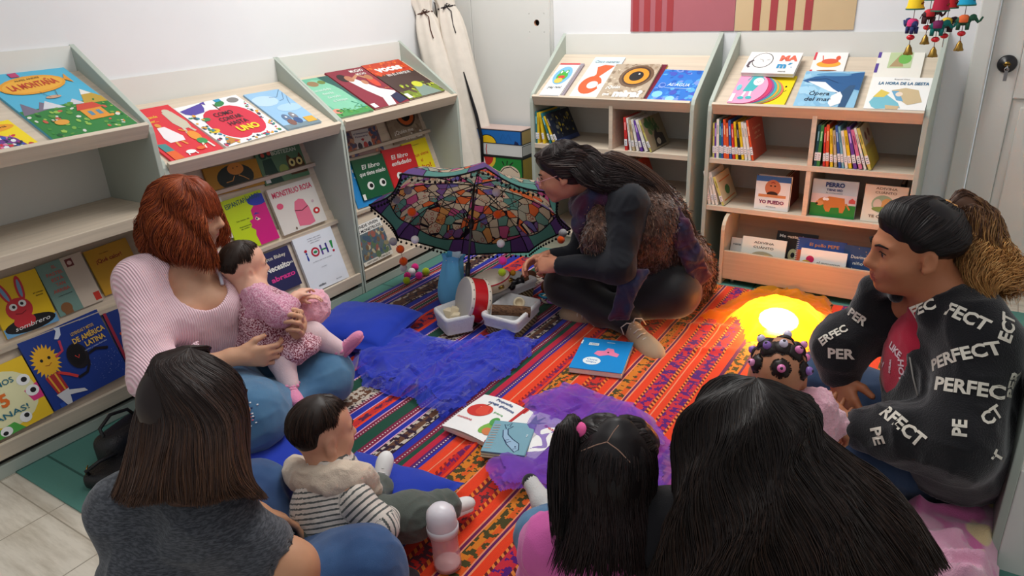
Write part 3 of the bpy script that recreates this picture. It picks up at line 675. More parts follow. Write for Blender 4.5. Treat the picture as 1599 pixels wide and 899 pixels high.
# --- tiers of the third bookcase
bk(T1, (546, 247), (600, 234), (538, 205), 0.009, (150, 120, 116), [
    ('R', .26, .15, .74, .95, (214, 208, 206)), ('K', 60, .0, .0, .26, 1, [(90, 70, 90), (190, 100, 70), (70, 80, 120), (200, 150, 120)], .03, .07, 41), ('K', 60, .76, .0, 1, 1, [(90, 70, 90), (190, 100, 70), (70, 80, 120), (200, 150, 120)], .03, .07, 42), ('E', .38, .34, .06, .14, (60, 50, 60)), ('E', .54, .34, .06, .14, (190, 60, 60)), ('E', .66, .34, .05, .12, (40, 50, 90)), ('T', 'el Emociones', .5, .82, .1, (70, 60, 110), 0, .42), ('T', 'Poemario', .5, .7, .09, (70, 60, 110), 0, .36), ('P', [(.5, .5), (.45, .58), (.5, .62), (.55, .58)], (170, 40, 60))],
    'busy little book of small figures on the top tier behind the umbrella', G2)
bk(T1, (616, 226), (664, 212), (607, 170), 0.010, (150, 132, 112), [
    ('K', 50, .0, .0, 1, 1, [(140, 120, 100), (166, 148, 126), (128, 108, 90)], .04, .1, 43), ('E', .6, .72, .3, .34, (60, 48, 42)), ('E', .6, .72, .25, .28, (206, 96, 40)), ('E', .6, .72, .14, .17, (22, 18, 18)), ('T', '¿Quién me', .4, .3, .15, (236, 232, 226), 0, .6, .02), ('T', 'mira?', .66, .13, .24, (236, 232, 226), 0, .56, .05)],
    'brown eye book on the top tier of the bookcase behind the umbrella', G2)
bk(T2, (560, 326), (600, 314), (538, 255), 0.008, (40, 140, 210), [('T', 'El libro', .5, .8, .1, WHT, 0, .6), ('T', 'valiente', .5, .66, .1, WHT, 0, .6)], 'bright blue book peeping out left of the green book', G2)
def angry(c, l1, l2, l3=None):
    r = [('T', l1, .5, .78, .15, (240, 240, 236), 0, .56, .02, .15), ('T', l2, .5, .62, .15, (240, 240, 236), 0, .8 if len(l2) > 9 else .66, .02, .15)]
    for x in (.32, .7):
        r += [('E', x, .3, .1, .1, (240, 240, 236)), ('E', x + .02, .3, .055, .055, (20, 20, 20))]
    return r
bk(up(T2, 0.010), (569, 313), (618, 298), (556, 249), 0.009, (20, 90, 56), angry(0, 'El libro', 'que tiene miedo') + [('R', .0, .0, .08, .14, (236, 236, 230))], 'dark green book with two eyes titled El libro que tiene miedo', G2)
bk(up(T2, 0.010), (616, 297), (661, 283), (601, 234), 0.009, (204, 36, 42), angry(0, 'El libro', 'enfadado') + [('P', [(.2, .44), (.46, .34), (.46, .42)], (204, 36, 42)), ('P', [(.56, .34), (.84, .44), (.56, .42)], (204, 36, 42))], 'red book with two frowning eyes titled El libro enfadado', G2)
bk(up(T2, 0.0), (650, 290), (686, 276), (634, 223), 0.008, (236, 214, 30), [('T', '¡Que viene', .56, .66, .12, (200, 70, 30), 0, .7), ('T', 'el', .56, .52, .12, (200, 70, 30)), ('T', 'lobo!', .56, .36, .15, (200, 70, 30), 0, .6, .02), ('T', 'Cuento', .5, .9, .04, (120, 100, 30), 0, .3)], 'yellow book titled Que viene el lobo beside the red frowning book', G2)
bk(T3, (570, 417), (614, 395), (560.5, 351), 0.008, (110, 100, 92), [
    ('R', 0, .76, 1, 1, (232, 230, 224)), ('R', 0, 0, 1, .1, (214, 208, 196)), ('R', 0, .1, 1, .76, (90, 104, 110)), ('K', 70, .0, .12, 1, .74, [(70, 90, 110), (140, 130, 100), (110, 90, 70), (90, 110, 80), (150, 90, 80), (180, 170, 140)], .03, .1, 47), ('T', 'DONDE VIVEN', .5, .93, .1, (50, 50, 60), 0, .8, .02), ('T', 'LOS MONSTRUOS', .5, .82, .1, (50, 50, 60), 0, .9, .02), ('T', 'HISTORIA Y DIBUJOS', .5, .05, .06, (90, 80, 70), 0, .8)],
    'grey illustrated book with white title band on the lowest tier by the umbrella', G2)
# --- back wall display tops
def pile(pl, BL, BR, TL, cs, label, grp):
    pass
bk(DB, (847, 149), (879, 150), (872, 99), 0.010, (150, 140, 150), [], 'grey thin book under the frog book', G3, spine=(90, 80, 110))
bk(up(DB, 0.011), (841, 149), (872.6, 150), (866, 99), 0.010, (240, 240, 240), [
    ('E', .5, .62, .42, .28, (120, 180, 214)), ('E', .5, .6, .26, .14, (70, 170, 60)), ('E', .36, .72, .09, .07, (70, 170, 60)), ('E', .62, .73, .09, .07, (70, 170, 60)), ('E', .36, .72, .045, .04, WHT), ('E', .62, .73, .045, .04, WHT), ('E', .5, .57, .17, .05, (206, 60, 50)), ('E', .46, .46, .2, .08, (220, 190, 80)), ('R', 0, .96, 1, 1, (206, 50, 60)), ('T', '¡Hay rana!', .5, .26, .1, (50, 60, 60), 4, .66), ('R', .02, .0, .98, .04, (200, 200, 200))],
    'small white book with a green frog at the left of the back display', G3)
bk(DB, (888, 151), (936, 153), (922.6, 89), 0.009, (240, 238, 236), [
    ('R', 0, .72, 1, 1, (206, 228, 238)), ('E', .42, .3, .34, .22, (226, 92, 46)), ('E', .5, .3, .17, .09, (240, 238, 236)), ('P', [(.3, .74), (.5, .8), (.84, .78), (.56, .52), (.42, .54)], (226, 92, 46)), ('P', [(.42, .56), (.6, .56), (.5, .46), (.3, .46)], (226, 92, 46)), ('E', .78, .28, .1, .06, (244, 240, 236)), ('T', 'Cinco maneras', .5, .88, .09, (40, 60, 70), 0, .8, .0, .2)],
    'white book with an orange fox on the back display', G3)
bk(DB, (962, 155), (1010, 157), (985, 100), 0.009, (226, 196, 40), [('R', .1, 0, 1, 1, (110, 24, 50))], 'maroon book with a yellow edge peeping out behind the eye book', G3)
bk(up(DB, 0.0105), (930, 153), (1003, 155), (958, 100), 0.010, (178, 160, 138), [
    ('K', 120, .0, .0, 1, 1, [(160, 140, 116), (196, 180, 156), (140, 120, 98), (206, 192, 170)], .02, .06, 51), ('E', .6, .64, .36, .32, (110, 84, 62)), ('E', .6, .64, .3, .27, (70, 50, 36)), ('E', .6, .64, .26, .23, (230, 146, 36)), ('E', .6, .64, .15, .14, (18, 16, 16)), ('E', .64, .7, .02, .02, WHT), ('T', '¿Quién', .24, .32, .12, (244, 242, 238), 0, .3, .02), ('T', 'me', .17, .12, .12, (244, 242, 238), 0, .14, .02), ('T', 'mira?', .62, .14, .24, (250, 248, 244), 0, .6, .06)],
    'brown book with one big orange eye titled Quién me mira on the back display', G3)
bk(DB, (1009, 156), (1078, 160), (1029, 108), 0.010, (44, 118, 206), [
    ('K', 70, .0, .0, 1, 1, [(60, 140, 220), (90, 170, 232), (36, 96, 186), (120, 150, 220), (70, 90, 190)], .03, .11, 53), ('E', .16, .2, .12, .1, (130, 200, 236)), ('E', .5, .08, .1, .08, (150, 206, 236)), ('T', 'AL AGUA', .52, .52, .13, (226, 240, 250), 0, .5, .01, .2), ('R', .24, .4, .84, .41, (190, 220, 240))],
    'bright blue watery book titled Al agua at the right of its display', G3, spine=(90, 24, 50))
bk(up(DB, 0.026), (1157, 113), (1239, 115.5), (1166, 81), 0.018, (242, 240, 238), [
    ('E', .3, .6, .2, .36, (60, 56, 60)), ('E', .3, .6, .185, .335, (242, 240, 238)), ('S', [(.13, .6), (.07, .5), (.06, .32), (.1, .25)], .05, (90, 80, 90)), ('S', [(.24, .66), (.3, .62), (.33, .52)], .01, (50, 46, 50)), ('S', [(.38, .6), (.44, .64)], .01, (50, 46, 50)), ('T', 'MA', .78, .72, .34, (226, 110, 90), 0, .34, .06), ('T', 'má', .76, .38, .34, (60, 150, 200), 0, .28, .06), ('T', 'mamá', .76, .1, .08, (90, 90, 90), 0, .14)],
    'white book with a drawn face titled Mamá propped above the pink book', G3)
bk(DB, (1176, 162), (1224, 164.5), (1188, 117), 0.010, (240, 214, 30), [('E', .8, .62, .03, .03, BLK_), ('S', [(.74, .5), (.8, .45), (.86, .5)], .02, BLK_)], 'yellow book under the rainbow round book', G3)
# round-edged book of rainbow pages
def round_book():
    P, n, _ = DB; P = P + n * 0.024
    a, b, d = onpl(1135, 160, P, n), onpl(1190, 163, P, n), onpl(1147.6, 113, P, n)
    u = unit(b - a); v = np.cross(n, u); w_ = np.linalg.norm(b - a); h_ = (d - a) @ v
    root = thing('picture_book', 'pink round edged book with rainbow pages at the left of its display', 'book', a - n * 0.012, G3)
    M = Matrix(((u[0], v[0], n[0]), (u[1], v[1], n[1]), (u[2], v[2], n[2]))); root.rotation_euler = M.to_euler()
    def halfdisc(r, k=18):
        return [(0, 0)] + [(w_ * 0.34 + r * w_ * math.sin(PI * i / k), h_ / 2 - h_ / 2 * math.cos(PI * i / k)) for i in range(k + 1)] + [(0, h_)]
    mb = MB()
    for i, (r, c) in enumerate(((1.02, (230, 120, 90)), (.96, (120, 190, 120)), (.90, (236, 170, 60)), (.84, (60, 170, 180)), (.76, (150, 80, 150)), (.70, (206, 60, 110)))):
        pts = [(x, y, 0.0002 + i * 0.0016) for x, y in halfdisc(r)]
        mb.prism(pts, (0, 0, 0.0014), c)
    mb.build('pages', PRINT, root)
    mb = MB().prism([(x, y, 0.0102) for x, y in halfdisc(0.58)], (0, 0, 0.0018), (244, 160, 196))
    art(mb, V(0, 0, 0.012), V(1, 0, 0), V(0, 1, 0), V(0, 0, 1), w_ * 0.9, h_, [('P', [(.3, .38), (.62, .4), (.82, .8), (.6, .98), (.42, .9)], (70, 180, 186)), ('E', .66, .72, .16, .13, WHT), ('S', [(.6, .72), (.66, .69), (.72, .73)], .015, BLK_), ('S', [(.4, .38), (.36, .2)], .07, WHT), ('S', [(.56, .4), (.58, .22)], .07, WHT), ('E', .34, .17, .1, .05, (70, 180, 186)), ('E', .58, .19, .1, .05, (70, 180, 186)), ('S', [(.4, .9), (.3, .74)], .03, (70, 180, 186)), ('E', .14, .5, .08, .1, (120, 200, 210)), ('R', .02, .03, .14, .3, (246, 226, 236))])
    mb.build('cover', PRINT, root)
round_book()
bk(DB, (1245, 165), (1300, 166), (1280, 79), 0.010, (242, 238, 236), [
    ('R', 0, .82, .07, 1, (214, 60, 80)), ('R', 0, .5, .07, .64, (214, 60, 80)), ('E', .5, .74, .36, .06, (240, 170, 60)), ('E', .52, .79, .25, .05, (224, 90, 60)), ('E', .74, .85, .07, .04, (224, 90, 60)), ('S', [(.3, .82), (.26, .9)], .03, (224, 90, 60)), ('E', .5, .62, .3, .012, (150, 90, 50)), ('T', 'Sopa', .5, .54, .04, (120, 110, 110), 0, .2)],
    'small white book with an orange animal behind the whale book', G3)
bk(up(DB, 0.0105), (1238, 165), (1333, 168), (1255, 111), 0.010, (142, 192, 222), [
    ('K', 50, 0, 0, 1, 1, [(150, 200, 228), (130, 184, 218), (164, 208, 232)], .05, .13, 61), ('P', [(0, .72), (.1, .66), (.3, .68), (.5, .5), (.66, .36), (.86, .5), (1, .46), (1, .98), (.6, .9), (.2, .84)], (38, 92, 146)), ('P', [(.1, .7), (.4, .68), (.56, .5), (.7, .38), (.52, .42), (.3, .56)], (232, 238, 244)), ('P', [(.7, .36), (.82, .6), (.92, .6), (.88, .2), (.86, .0), (.74, .0), (.76, .2)], (44, 84, 124)), ('P', [(.58, .3), (.7, .42), (.76, .3), (.76, .1), (.62, .0), (.56, .1)], (236, 240, 244)), ('E', .5, .9, .3, .05, (90, 150, 196)), ('S', [(.12, .74), (.4, .78), (.62, .66)], .012, (20, 50, 90)), ('T', 'Ópera', .36, .36, .15, (24, 44, 66), 0, .34, .01, .15), ('T', 'del mar', .36, .2, .15, (24, 44, 66), 0, .44, .01, .15)],
    'blue book with a big whale titled Ópera del mar', G3)
bk(DB, (1347, 172), (1424, 174), (1378, 69), 0.012, (238, 234, 224), [
    ('R', 0, .78, .07, 1, (86, 60, 150)), ('R', 0, .55, .07, .69, (86, 60, 150)), ('R', .26, .62, .76, .86, (190, 206, 160)), ('P', [(.3, .64), (.5, .84), (.6, .64)], (176, 150, 110)), ('E', .6, .76, .14, .08, (110, 180, 80)), ('T', 'OSO POLAR', .5, .92, .05, (150, 150, 140), 0, .5)],
    'cream book with a green square picture behind the nap book', G3)
bk(up(DB, 0.0125), (1348, 169), (1444, 172.6), (1363, 120), 0.010, (244, 243, 240), [
    ('P', [(.06, .2), (.14, .44), (.3, .46), (.54, .2), (.6, .04), (.2, .0), (.12, .06)], (120, 190, 206)), ('P', [(.1, .36), (.2, .6), (.36, .5), (.28, .36)], (226, 200, 90)), ('P', [(.34, .12), (.58, .1), (.56, .0), (.36, .0)], (206, 180, 140)), ('P', [(.38, .58), (.6, .66), (.82, .6), (.92, .24), (.7, .14), (.54, .3)], (206, 184, 144)), ('P', [(.38, .56), (.5, .56), (.62, .24), (.5, .28)], (110, 170, 206)), ('E', .52, .46, .06, .07, (240, 220, 200)), ('T', 'LA HORA DE LA SIESTA', .54, .8, .12, (24, 100, 140), 0, .84, .03, .1), ('T', 'Raquel Diaz', .5, .93, .05, (130, 130, 130), 0, .26)],
    'white book with two sleepers titled La hora de la siesta', G3)

# ================================================================ standing books on the back shelves
def standing(x, z, t, h, d, lean, c, label, group, y=BD + 0.012, cover=None, ops=None, sticker=True, band=None):
    L = math.radians(lean)
    root = thing('spine_book', label, 'book', (x, y, z), group); root.rotation_euler = (0, -L, 0)
    b = 0.0016
    mb = MB().box((0, 0, 0), (b, d, h), cover or c).box((t - b, 0, 0), (t, d, h), cover or c).box((b, 0, 0), (t - b, b, h), c)
    mb.v[0:8] = mb.v[0:8]
    if band: mb.box((0.0004, -0.0004, h * 0.55), (t - 0.0004, 0.0, h * 0.9), band)
    mb.box((t * 0.3, -0.0005, h * 0.62), (t * 0.7, 0, h * 0.85), tuple(max(0, q - 60) if sum(c) > 380 else min(255, q + 120) for q in c))
    if ops: art(mb, V(t, 0, 0), V(0, 1, 0), V(0, 0, 1), V(1, 0, 0), d, h, ops)
    mb.build('cover', PRINT, root)
    MB().box((b, b, 0.002), (t - b, d - 0.003, h - 0.003)).build('pages', PAGEM, root)
    if sticker:
        s = MB().box((-0.0006, -0.0008, h * 0.14), (t + 0.0006, 0.0, h * 0.34), (236, 236, 238)).box((t * 0.2, -0.001, h * 0.27), (t * 0.8, -0.0007, h * 0.285), (90, 90, 120)).box((t * 0.2, -0.001, h * 0.22), (t * 0.7, -0.0007, h * 0.235), (90, 90, 120)).box((t * 0.2, -0.001, h * 0.17), (t * 0.75, -0.0007, h * 0.185), (90, 90, 120))
        s.build('shelf_mark', PRINT, root)
    return root
CN = {'y': ((236, 200, 44), 'yellow'), 'r': ((204, 50, 48), 'red'), 'o': ((226, 88, 44), 'orange'), 'g': ((60, 130, 66), 'green'), 't': ((40, 120, 130), 'teal'), 'b': ((60, 96, 170), 'blue'), 'p': ((104, 66, 160), 'purple'), 'w': ((232, 230, 224), 'white'), 'k': ((44, 40, 44), 'black'), 'm': ((150, 40, 60), 'maroon'), 'n': ((196, 176, 140), 'tan'), 'c': ((120, 180, 200), 'pale blue'), 'd': ((20, 72, 84), 'dark teal'), 'l': ((206, 200, 110), 'pale yellow'), 'i': ((214, 120, 160), 'pink')}
ORD = ['first', 'second', 'third', 'fourth', 'fifth', 'sixth', 'seventh', 'eighth', 'ninth', 'tenth', 'eleventh', 'twelfth', 'thirteenth', 'fourteenth', 'fifteenth', 'sixteenth']
def shelf_row(x, z, codes, lean, where, group, hs=(0.17, 0.2), ts=(0.008, 0.013), d=0.19, last=None, seed=1):
    R_ = random.Random(seed); L0 = lean if isinstance(lean, (list, tuple)) else [lean] * len(codes)
    for i, k in enumerate(codes):
        t = R_.uniform(*ts); h = R_.uniform(*hs); c, nm = CN[k]; dd = d * R_.uniform(0.9, 1.05)
        L = L0[i]
        kw = {}
        if last and i == len(codes) - 1: kw = last; h = kw.pop('h', h); t = kw.pop('t', t); dd = kw.pop('d', dd); nm = kw.pop('nm', nm)
        standing(x, z, t, h, dd, L, c, '%s upright book, %s from left in the %s' % (nm, ORD[i], where), group, **kw)
        nl = L0[i + 1] if i + 1 < len(codes) else L
        x += t / math.cos(math.radians(L)) + 0.0008 + max(0, (math.tan(math.radians(nl)) - math.tan(math.radians(L))) * h * 0.0) + (h * math.tan(math.radians(nl - L)) if nl > L else 0)
    return x
Z1, Z2 = 0.6055, 0.3755
shelf_row(0.452, Z1, 'tyytyk', [0, 0, 8, 18, 22, 25], 'row ending in the city book', 'upright books behind the reading woman', (0.155, 0.17), (0.009, 0.013), 0.2, dict(h=0.17, d=0.24, nm='navy', cover=(26, 34, 52), ops=[('K', 50, .1, .15, .95, .9, [(50, 60, 80), (90, 90, 70), (190, 170, 60), (40, 50, 66), (110, 110, 96)], .02, .06, 71), ('R', 0, .0, 1, .14, (40, 60, 110))]), 1)
shelf_row(0.975, Z1, 'rwnwpwl', [4, 8, 10, 13, 16, 20, 24], 'row ending in the donkey book', 'upright books behind the reading woman', (0.15, 0.165), (0.009, 0.014), 0.2, dict(h=0.165, d=0.24, nm='olive brown', cover=(150, 134, 108), ops=[('K', 30, .1, .5, .7, .95, [(60, 96, 56), (84, 110, 64)], .03, .1, 73), ('P', [(.3, .05), (.36, .4), (.5, .6), (.56, .46), (.8, .4), (.84, .06)], (60, 50, 46)), ('E', .5, .2, .1, .1, (206, 190, 170))]), 2)
shelf_row(0.955, Z2, 'knmno', [4, 8, 12, 16, 22], 'lower row behind the reading woman', 'upright books behind the reading woman', (0.14, 0.16), (0.010, 0.015), 0.19, dict(h=0.165, d=0.23, nm='orange red', cover=(188, 66, 44), ops=[('T', 'Lobo', .5, .7, .16, (226, 150, 110), 20, .5), ('T', 'rojo', .5, .5, .16, (226, 150, 110), 20, .44)]), 3)
shelf_row(1.425, Z1, 'lpwtboobrykywwo', [3, 3, 3, 4, 4, 5, 5, 6, 7, 8, 9, 10, 11, 12, 13], 'left row under the whale book', 'upright books under the whale display', (0.16, 0.185), (0.007, 0.012), 0.19, dict(h=0.185, d=0.22, nm='brick orange', cover=(196, 78, 56), ops=[('T', 'Cuentos', .5, .75, .08, (232, 190, 150), 0, .6), ('T', 'de la', .5, .62, .08, (232, 190, 150), 0, .4), ('T', 'cabra', .5, .5, .08, (232, 190, 150), 0, .5)]), 4)
shelf_row(1.878, Z1, 'dgroynbcwypiwl', [0, 0, 4, 5, 7, 9, 11, 12, 13, 14, 16, 18, 20, 22], 'right row under the nap book', 'upright books under the nap book', (0.16, 0.185), (0.008, 0.013), 0.18, dict(h=0.185, d=0.22, nm='yellow olive', cover=(190, 160, 66), ops=[('R', 0, 0, 1, .4, (206, 180, 60)), ('R', 0, .55, 1, 1, (196, 180, 150)), ('E', .32, .74, .1, .1, (120, 60, 50)), ('E', .66, .76, .1, .1, (120, 60, 50)), ('E', .5, .6, .1, .06, (210, 150, 140))]), 5)
shelf_row(1.418, Z2, 'wwwl', [12, 14, 16, 22], 'low row left of the child photo book', 'upright books low on the back shelf', (0.155, 0.165), (0.010, 0.014), 0.19, dict(h=0.145, d=0.20, nm='cream', cover=(226, 212, 172), ops=[('E', .5, .4, .16, .16, (90, 140, 80)), ('R', .1, .76, .9, .8, (220, 130, 60)), ('R', .1, .1, .9, .14, (220, 130, 60))]), 6)
# ================================================================ woven blankets
def stripes(t, x, stops, x0, x1):
    """stops: (start in metres, colour); constant bands along x"""
    f = t.math('DIVIDE', t.math('SUBTRACT', x, x0), x1 - x0)
    out = None
    for i in range(0, len(stops), 28):
        ch = stops[i:i + 29]
        st = [(max(0, (p - x0) / (x1 - x0)), lin(c)) for p, c in ch]
        if len(st) == 1: st.append((min(1, st[0][0] + 0.001), st[0][1]))
        r = t.ramp(f, st, 'CONSTANT')
        if out is None: out = r
        else: out = t.mix(t.math('GREATER_THAN', f, st[0][0]), out, r)
    return out
def woven(name, bands, x0, x1):
    """bands: (x, base colour, motif colour or None, type) type d=dots m=motif z=zigzag"""
    t = NT(name); t.set(0.85, 0.15, 0, 0.15)
    sx = t.n('SeparateXYZ'); t.l(t.coord(), sx.inputs[0]); X, Y = sx.outputs[0], sx.outputs[1]
    Xw = t.math('ADD', X, t.math('MULTIPLY', t.math('SUBTRACT', t.noise(2.2, t.coord(), 1.0), 0.5), 0.012))
    base = stripes(t, Xw, [(b[0], b[1]) for b in bands], x0, x1)
    mot = stripes(t, Xw, [(b[0], b[2] or b[1]) for b in bands], x0, x1)
    typ = stripes(t, Xw, [(b[0], {'d': (255, 0, 0), 'm': (0, 255, 0), 'z': (0, 0, 255)}.get(b[3], (0, 0, 0))) for b in bands], x0, x1)
    sp = t.n('SeparateColor'); t.l(typ, sp.inputs[0])
    def snap(v, q): return t.math('MULTIPLY', t.math('FLOOR', t.math('DIVIDE', v, q)), q)
    cb = t.n('CombineXYZ'); t.l(snap(X, 0.0055), cb.inputs[0]); t.l(snap(t.math('PINGPONG', Y, 0.052), 0.0055), cb.inputs[1])
    yy = t.math('MULTIPLY', t.math('FLOOR', t.math('DIVIDE', Y, 0.104)), 3.7); t.l(yy, cb.inputs[2])
    mm = t.math('GREATER_THAN', t.noise(44.0, cb.outputs[0], 1.0), 0.52)
    dd = t.math('LESS_THAN', t.math('FRACT', t.math('DIVIDE', Y, 0.0125)), 0.42)
    zz = t.math('LESS_THAN', t.math('FRACT', t.math('ADD', t.math('DIVIDE', Y, 0.022), t.math('MULTIPLY', X, 30))), 0.5)
    m = t.math('ADD', t.math('MULTIPLY', mm, sp.outputs[1]), t.math('ADD', t.math('MULTIPLY', dd, sp.outputs[0]), t.math('MULTIPLY', zz, sp.outputs[2])))
    c = t.mix(m, base, mot)
    th = t.math('SINE', t.math('MULTIPLY', Y, 2200.0))
    c = t.mix(t.math('MULTIPLY', t.noise(260, t.coord(), 2), 0.3), c, (0.02, 0.015, 0.02, 1))
    t.col(c); t.bump(t.math('ADD', th, t.math('MULTIPLY', t.noise(90, t.coord()), 2)), 0.25, 0.0015)
    return t.m
BL, MR, PK, GR, WH_, PU, RD, BR, CRM, ORG = (26, 44, 168), (130, 20, 62), (226, 170, 200), (12, 74, 54), (226, 214, 208), (84, 26, 104), (206, 40, 40), (104, 66, 44), (206, 192, 176), (244, 64, 20)
MAR = (40, 16, 40)
DT = ('d', None)
def dots(x, w): return [(x, MR, WH_, 'd'), (x + w, MR, None, '')]
bb_ = [(0.0, BL, None, ''), (.085, BL, None, ''), (.103, PK, None, ''), (.107, MR, None, ''), (.125, MR, WH_, 'd'), (.132, GR, None, ''), (.142, RD, None, ''), (.152, MR, WH_, 'd'), (.16, PK, None, ''), (.164, BL, None, ''), (.19, PK, None, ''), (.194, BL, None, ''), (.206, MAR, None, ''),
       (.212, BR, CRM, 'm'), (.235, BR, MAR, 'm'), (.285, CRM, MAR, 'm'), (.300, MAR, None, ''), (.304, BL, None, ''), (.335, PK, None, ''), (.339, MR, None, ''), (.352, MR, WH_, 'd'), (.359, GR, None, ''), (.372, MR, WH_, 'd'), (.379, MR, None, ''), (.392, PK, None, ''), (.396, BL, None, ''), (.44, ORG, None, ''), (.455, RD, (60, 20, 80), 'm'), (.52, ORG, None, ''), (.535, BL, None, ''), (.58, PK, None, ''), (.585, MR, WH_, 'd'), (.592, GR, None, ''), (.64, BR, CRM, 'm'), (.705, CRM, MAR, 'm'), (.722, MR, WH_, 'd'), (.732, MR, None, ''), (.745, PK, None, ''), (.749, BL, None, ''), (.782, PK, None, ''),
       (.786, ORG, None, ''), (.794, RD, (84, 24, 70), 'm'), (.820, ORG, None, ''), (.828, BL, None, ''), (.852, PK, None, ''), (.856, MR, None, ''), (.866, MR, WH_, 'd'), (.872, MR, None, ''), (.878, GR, None, ''), (.922, MR, None, ''), (.93, MR, WH_, 'd'), (.937, MR, None, ''), (.946, PK, None, ''), (.95, BL, None, ''), (.974, PK, None, ''), (.977, MAR, None, ''),
       (.981, CRM, MAR, 'm'), (.993, BR, MAR, 'm'), (1.02, CRM, MAR, 'm'), (1.034, MAR, None, ''), (1.038, BL, None, ''), (1.062, PK, None, ''), (1.066, MR, None, ''), (1.074, MR, WH_, 'd'), (1.08, MR, None, ''), (1.090, GR, None, ''), (1.112, (196, 24, 60), None, ''), (1.135, PU, None, ''), (1.143, PU, WH_, 'd'), (1.149, PU, None, ''), (1.157, BL, None, ''), (1.185, PK, None, '')]
LG, OLV, MUS, VIO = (246, 150, 110), (72, 66, 26), (226, 128, 30), (88, 18, 120)
def orange_run(x):
    """one repeat of the orange cloth starting at x"""
    return [(x, ORG, None, ''), (x + .028, LG, None, ''), (x + .031, MAR, None, ''), (x + .034, ORG, None, '')]
ob_ = [(1.165, ORG, None, ''), (1.19, MAR, None, ''), (1.193, ORG, None, ''), (1.199, MAR, None, ''), (1.202, LG, None, ''), (1.205, ORG, None, ''), (1.228, ORG, (150, 20, 24), 'z'), (1.238, (204, 30, 40), (110, 20, 90), 'm'), (1.256, ORG, None, ''), (1.262, LG, None, ''), (1.266, (120, 24, 70), None, ''), (1.27, MUS, OLV, 'm'), (1.300, (230, 90, 20), OLV, 'm'), (1.318, MUS, OLV, 'm'), (1.335, (120, 24, 70), None, ''), (1.339, LG, None, ''), (1.343, ORG, None, ''), (1.38, (246, 130, 40), (150, 20, 24), 'z'), (1.393, (214, 40, 30), (96, 40, 50), 'm'), (1.44, (246, 130, 40), (150, 20, 24), 'z'), (1.452, ORG, None, ''), (1.484, LG, None, ''), (1.488, (110, 22, 80), None, ''), (1.496, LG, None, ''),
       (1.5, MUS, OLV, 'm'), (1.53, (230, 90, 20), OLV, 'm'), (1.552, LG, None, ''), (1.556, (100, 20, 90), None, ''), (1.566, LG, None, ''), (1.57, ORG, None, ''), (1.598, (246, 140, 60), (110, 20, 24), 'z'), (1.61, (214, 40, 60), VIO, 'm'), (1.652, (246, 140, 60), (110, 20, 24), 'z'), (1.664, ORG, None, ''), (1.675, LG, None, ''), (1.679, ORG, None, ''), (1.706, (246, 140, 60), (110, 20, 24), 'z'), (1.716, (214, 40, 60), VIO, 'm'), (1.757, (246, 140, 60), (110, 20, 24), 'z'), (1.768, ORG, None, ''), (1.80, LG, None, ''), (1.804, (100, 20, 90), None, ''), (1.814, MUS, OLV, 'm'), (1.862, (100, 20, 90), None, ''), (1.872, ORG, None, ''),
       (1.90, (246, 140, 60), (110, 20, 24), 'z'), (1.912, (214, 40, 60), VIO, 'm'), (1.953, (246, 140, 60), (110, 20, 24), 'z'), (1.965, ORG, None, ''), (2.0, MUS, OLV, 'm'), (2.05, ORG, None, ''), (2.09, (214, 40, 60), VIO, 'm'), (2.13, ORG, None, ''), (2.17, BL, None, ''), (2.2, ORG, None, ''), (2.3, MUS, OLV, 'm'), (2.34, ORG, None, '')]
# 3-D value noise
def vnoise(P, seed=0):
    P = np.asarray(P, float); i = np.floor(P).astype(np.int64); f = P - i; f = f * f * (3 - 2 * f)
    def h(a, b, c):
        q = (a * 374761393 + b * 668265263 + c * 1274126177 + seed * 974711) & 0x7fffffff
        q = ((q ^ (q >> 13)) * 1103515245) & 0x7fffffff
        q = q ^ (q >> 16)
        return (q & 0xffff) / 65535.0
    r = 0
    for dx in (0, 1):
        for dy in (0, 1):
            for dz in (0, 1):
                w_ = (f[:, 0] if dx else 1 - f[:, 0]) * (f[:, 1] if dy else 1 - f[:, 1]) * (f[:, 2] if dz else 1 - f[:, 2])
                r = r + w_ * h(i[:, 0] + dx, i[:, 1] + dy, i[:, 2] + dz)
    return r * 2 - 1
def fbm(P, oct=3, seed=0):
    r, a = 0, 1.0
    for k in range(oct): r = r + a * vnoise(P * 2 ** k, seed + k); a *= 0.5
    return r
def blanket(name, label, x0, x1, y0, y1, z, mat, seed, folds=(), cut=None):
    nx, ny = int((x1 - x0) / 0.018), int((y1 - y0) / 0.018)
    gx, gy = np.meshgrid(np.linspace(x0, x1, nx), np.linspace(y0, y1, ny), indexing='ij')
    P = np.stack([gx.ravel(), gy.ravel(), np.zeros(gx.size)], 1)
    h = 0.0035 * (fbm(P * np.array([7, 3, 1]), 3, seed) + 0.4)
    for ax, ay, bx, by, wd, hh in folds:
        a, b = V(ax, ay), V(bx, by); d = b - a; L = np.linalg.norm(d); d = d / L; q = P[:, :2] - a
        s = np.clip(q @ d / L, 0, 1); dist = np.linalg.norm(q - s[:, None] * d * L, axis=1)
        h = h + hh * np.exp(-(dist / wd) ** 2) * np.sin(PI * np.clip(s, .02, .98)) ** 0.5
    P[:, 2] = z + np.maximum(h, 0)
    P[:, 0] += 0.01 * vnoise(P * 4, seed + 5) * (np.abs(gy.ravel() - y1) < 0.02)
    idx = np.arange(nx * ny).reshape(nx, ny)
    F = np.stack([idx[:-1, :-1].ravel(), idx[1:, :-1].ravel(), idx[1:, 1:].ravel(), idx[:-1, 1:].ravel()], 1)
    if cut is not None: F = F[P[F[:, 0], 1] > cut[0] + cut[1] * P[F[:, 0], 0]]
    o = mesh_obj(name, P, F, mat, smooth=True)
    md = o.modifiers.new('thickness', 'SOLIDIFY'); md.thickness = 0.003; md.offset = -1
    return tag(o, label, 'blanket')
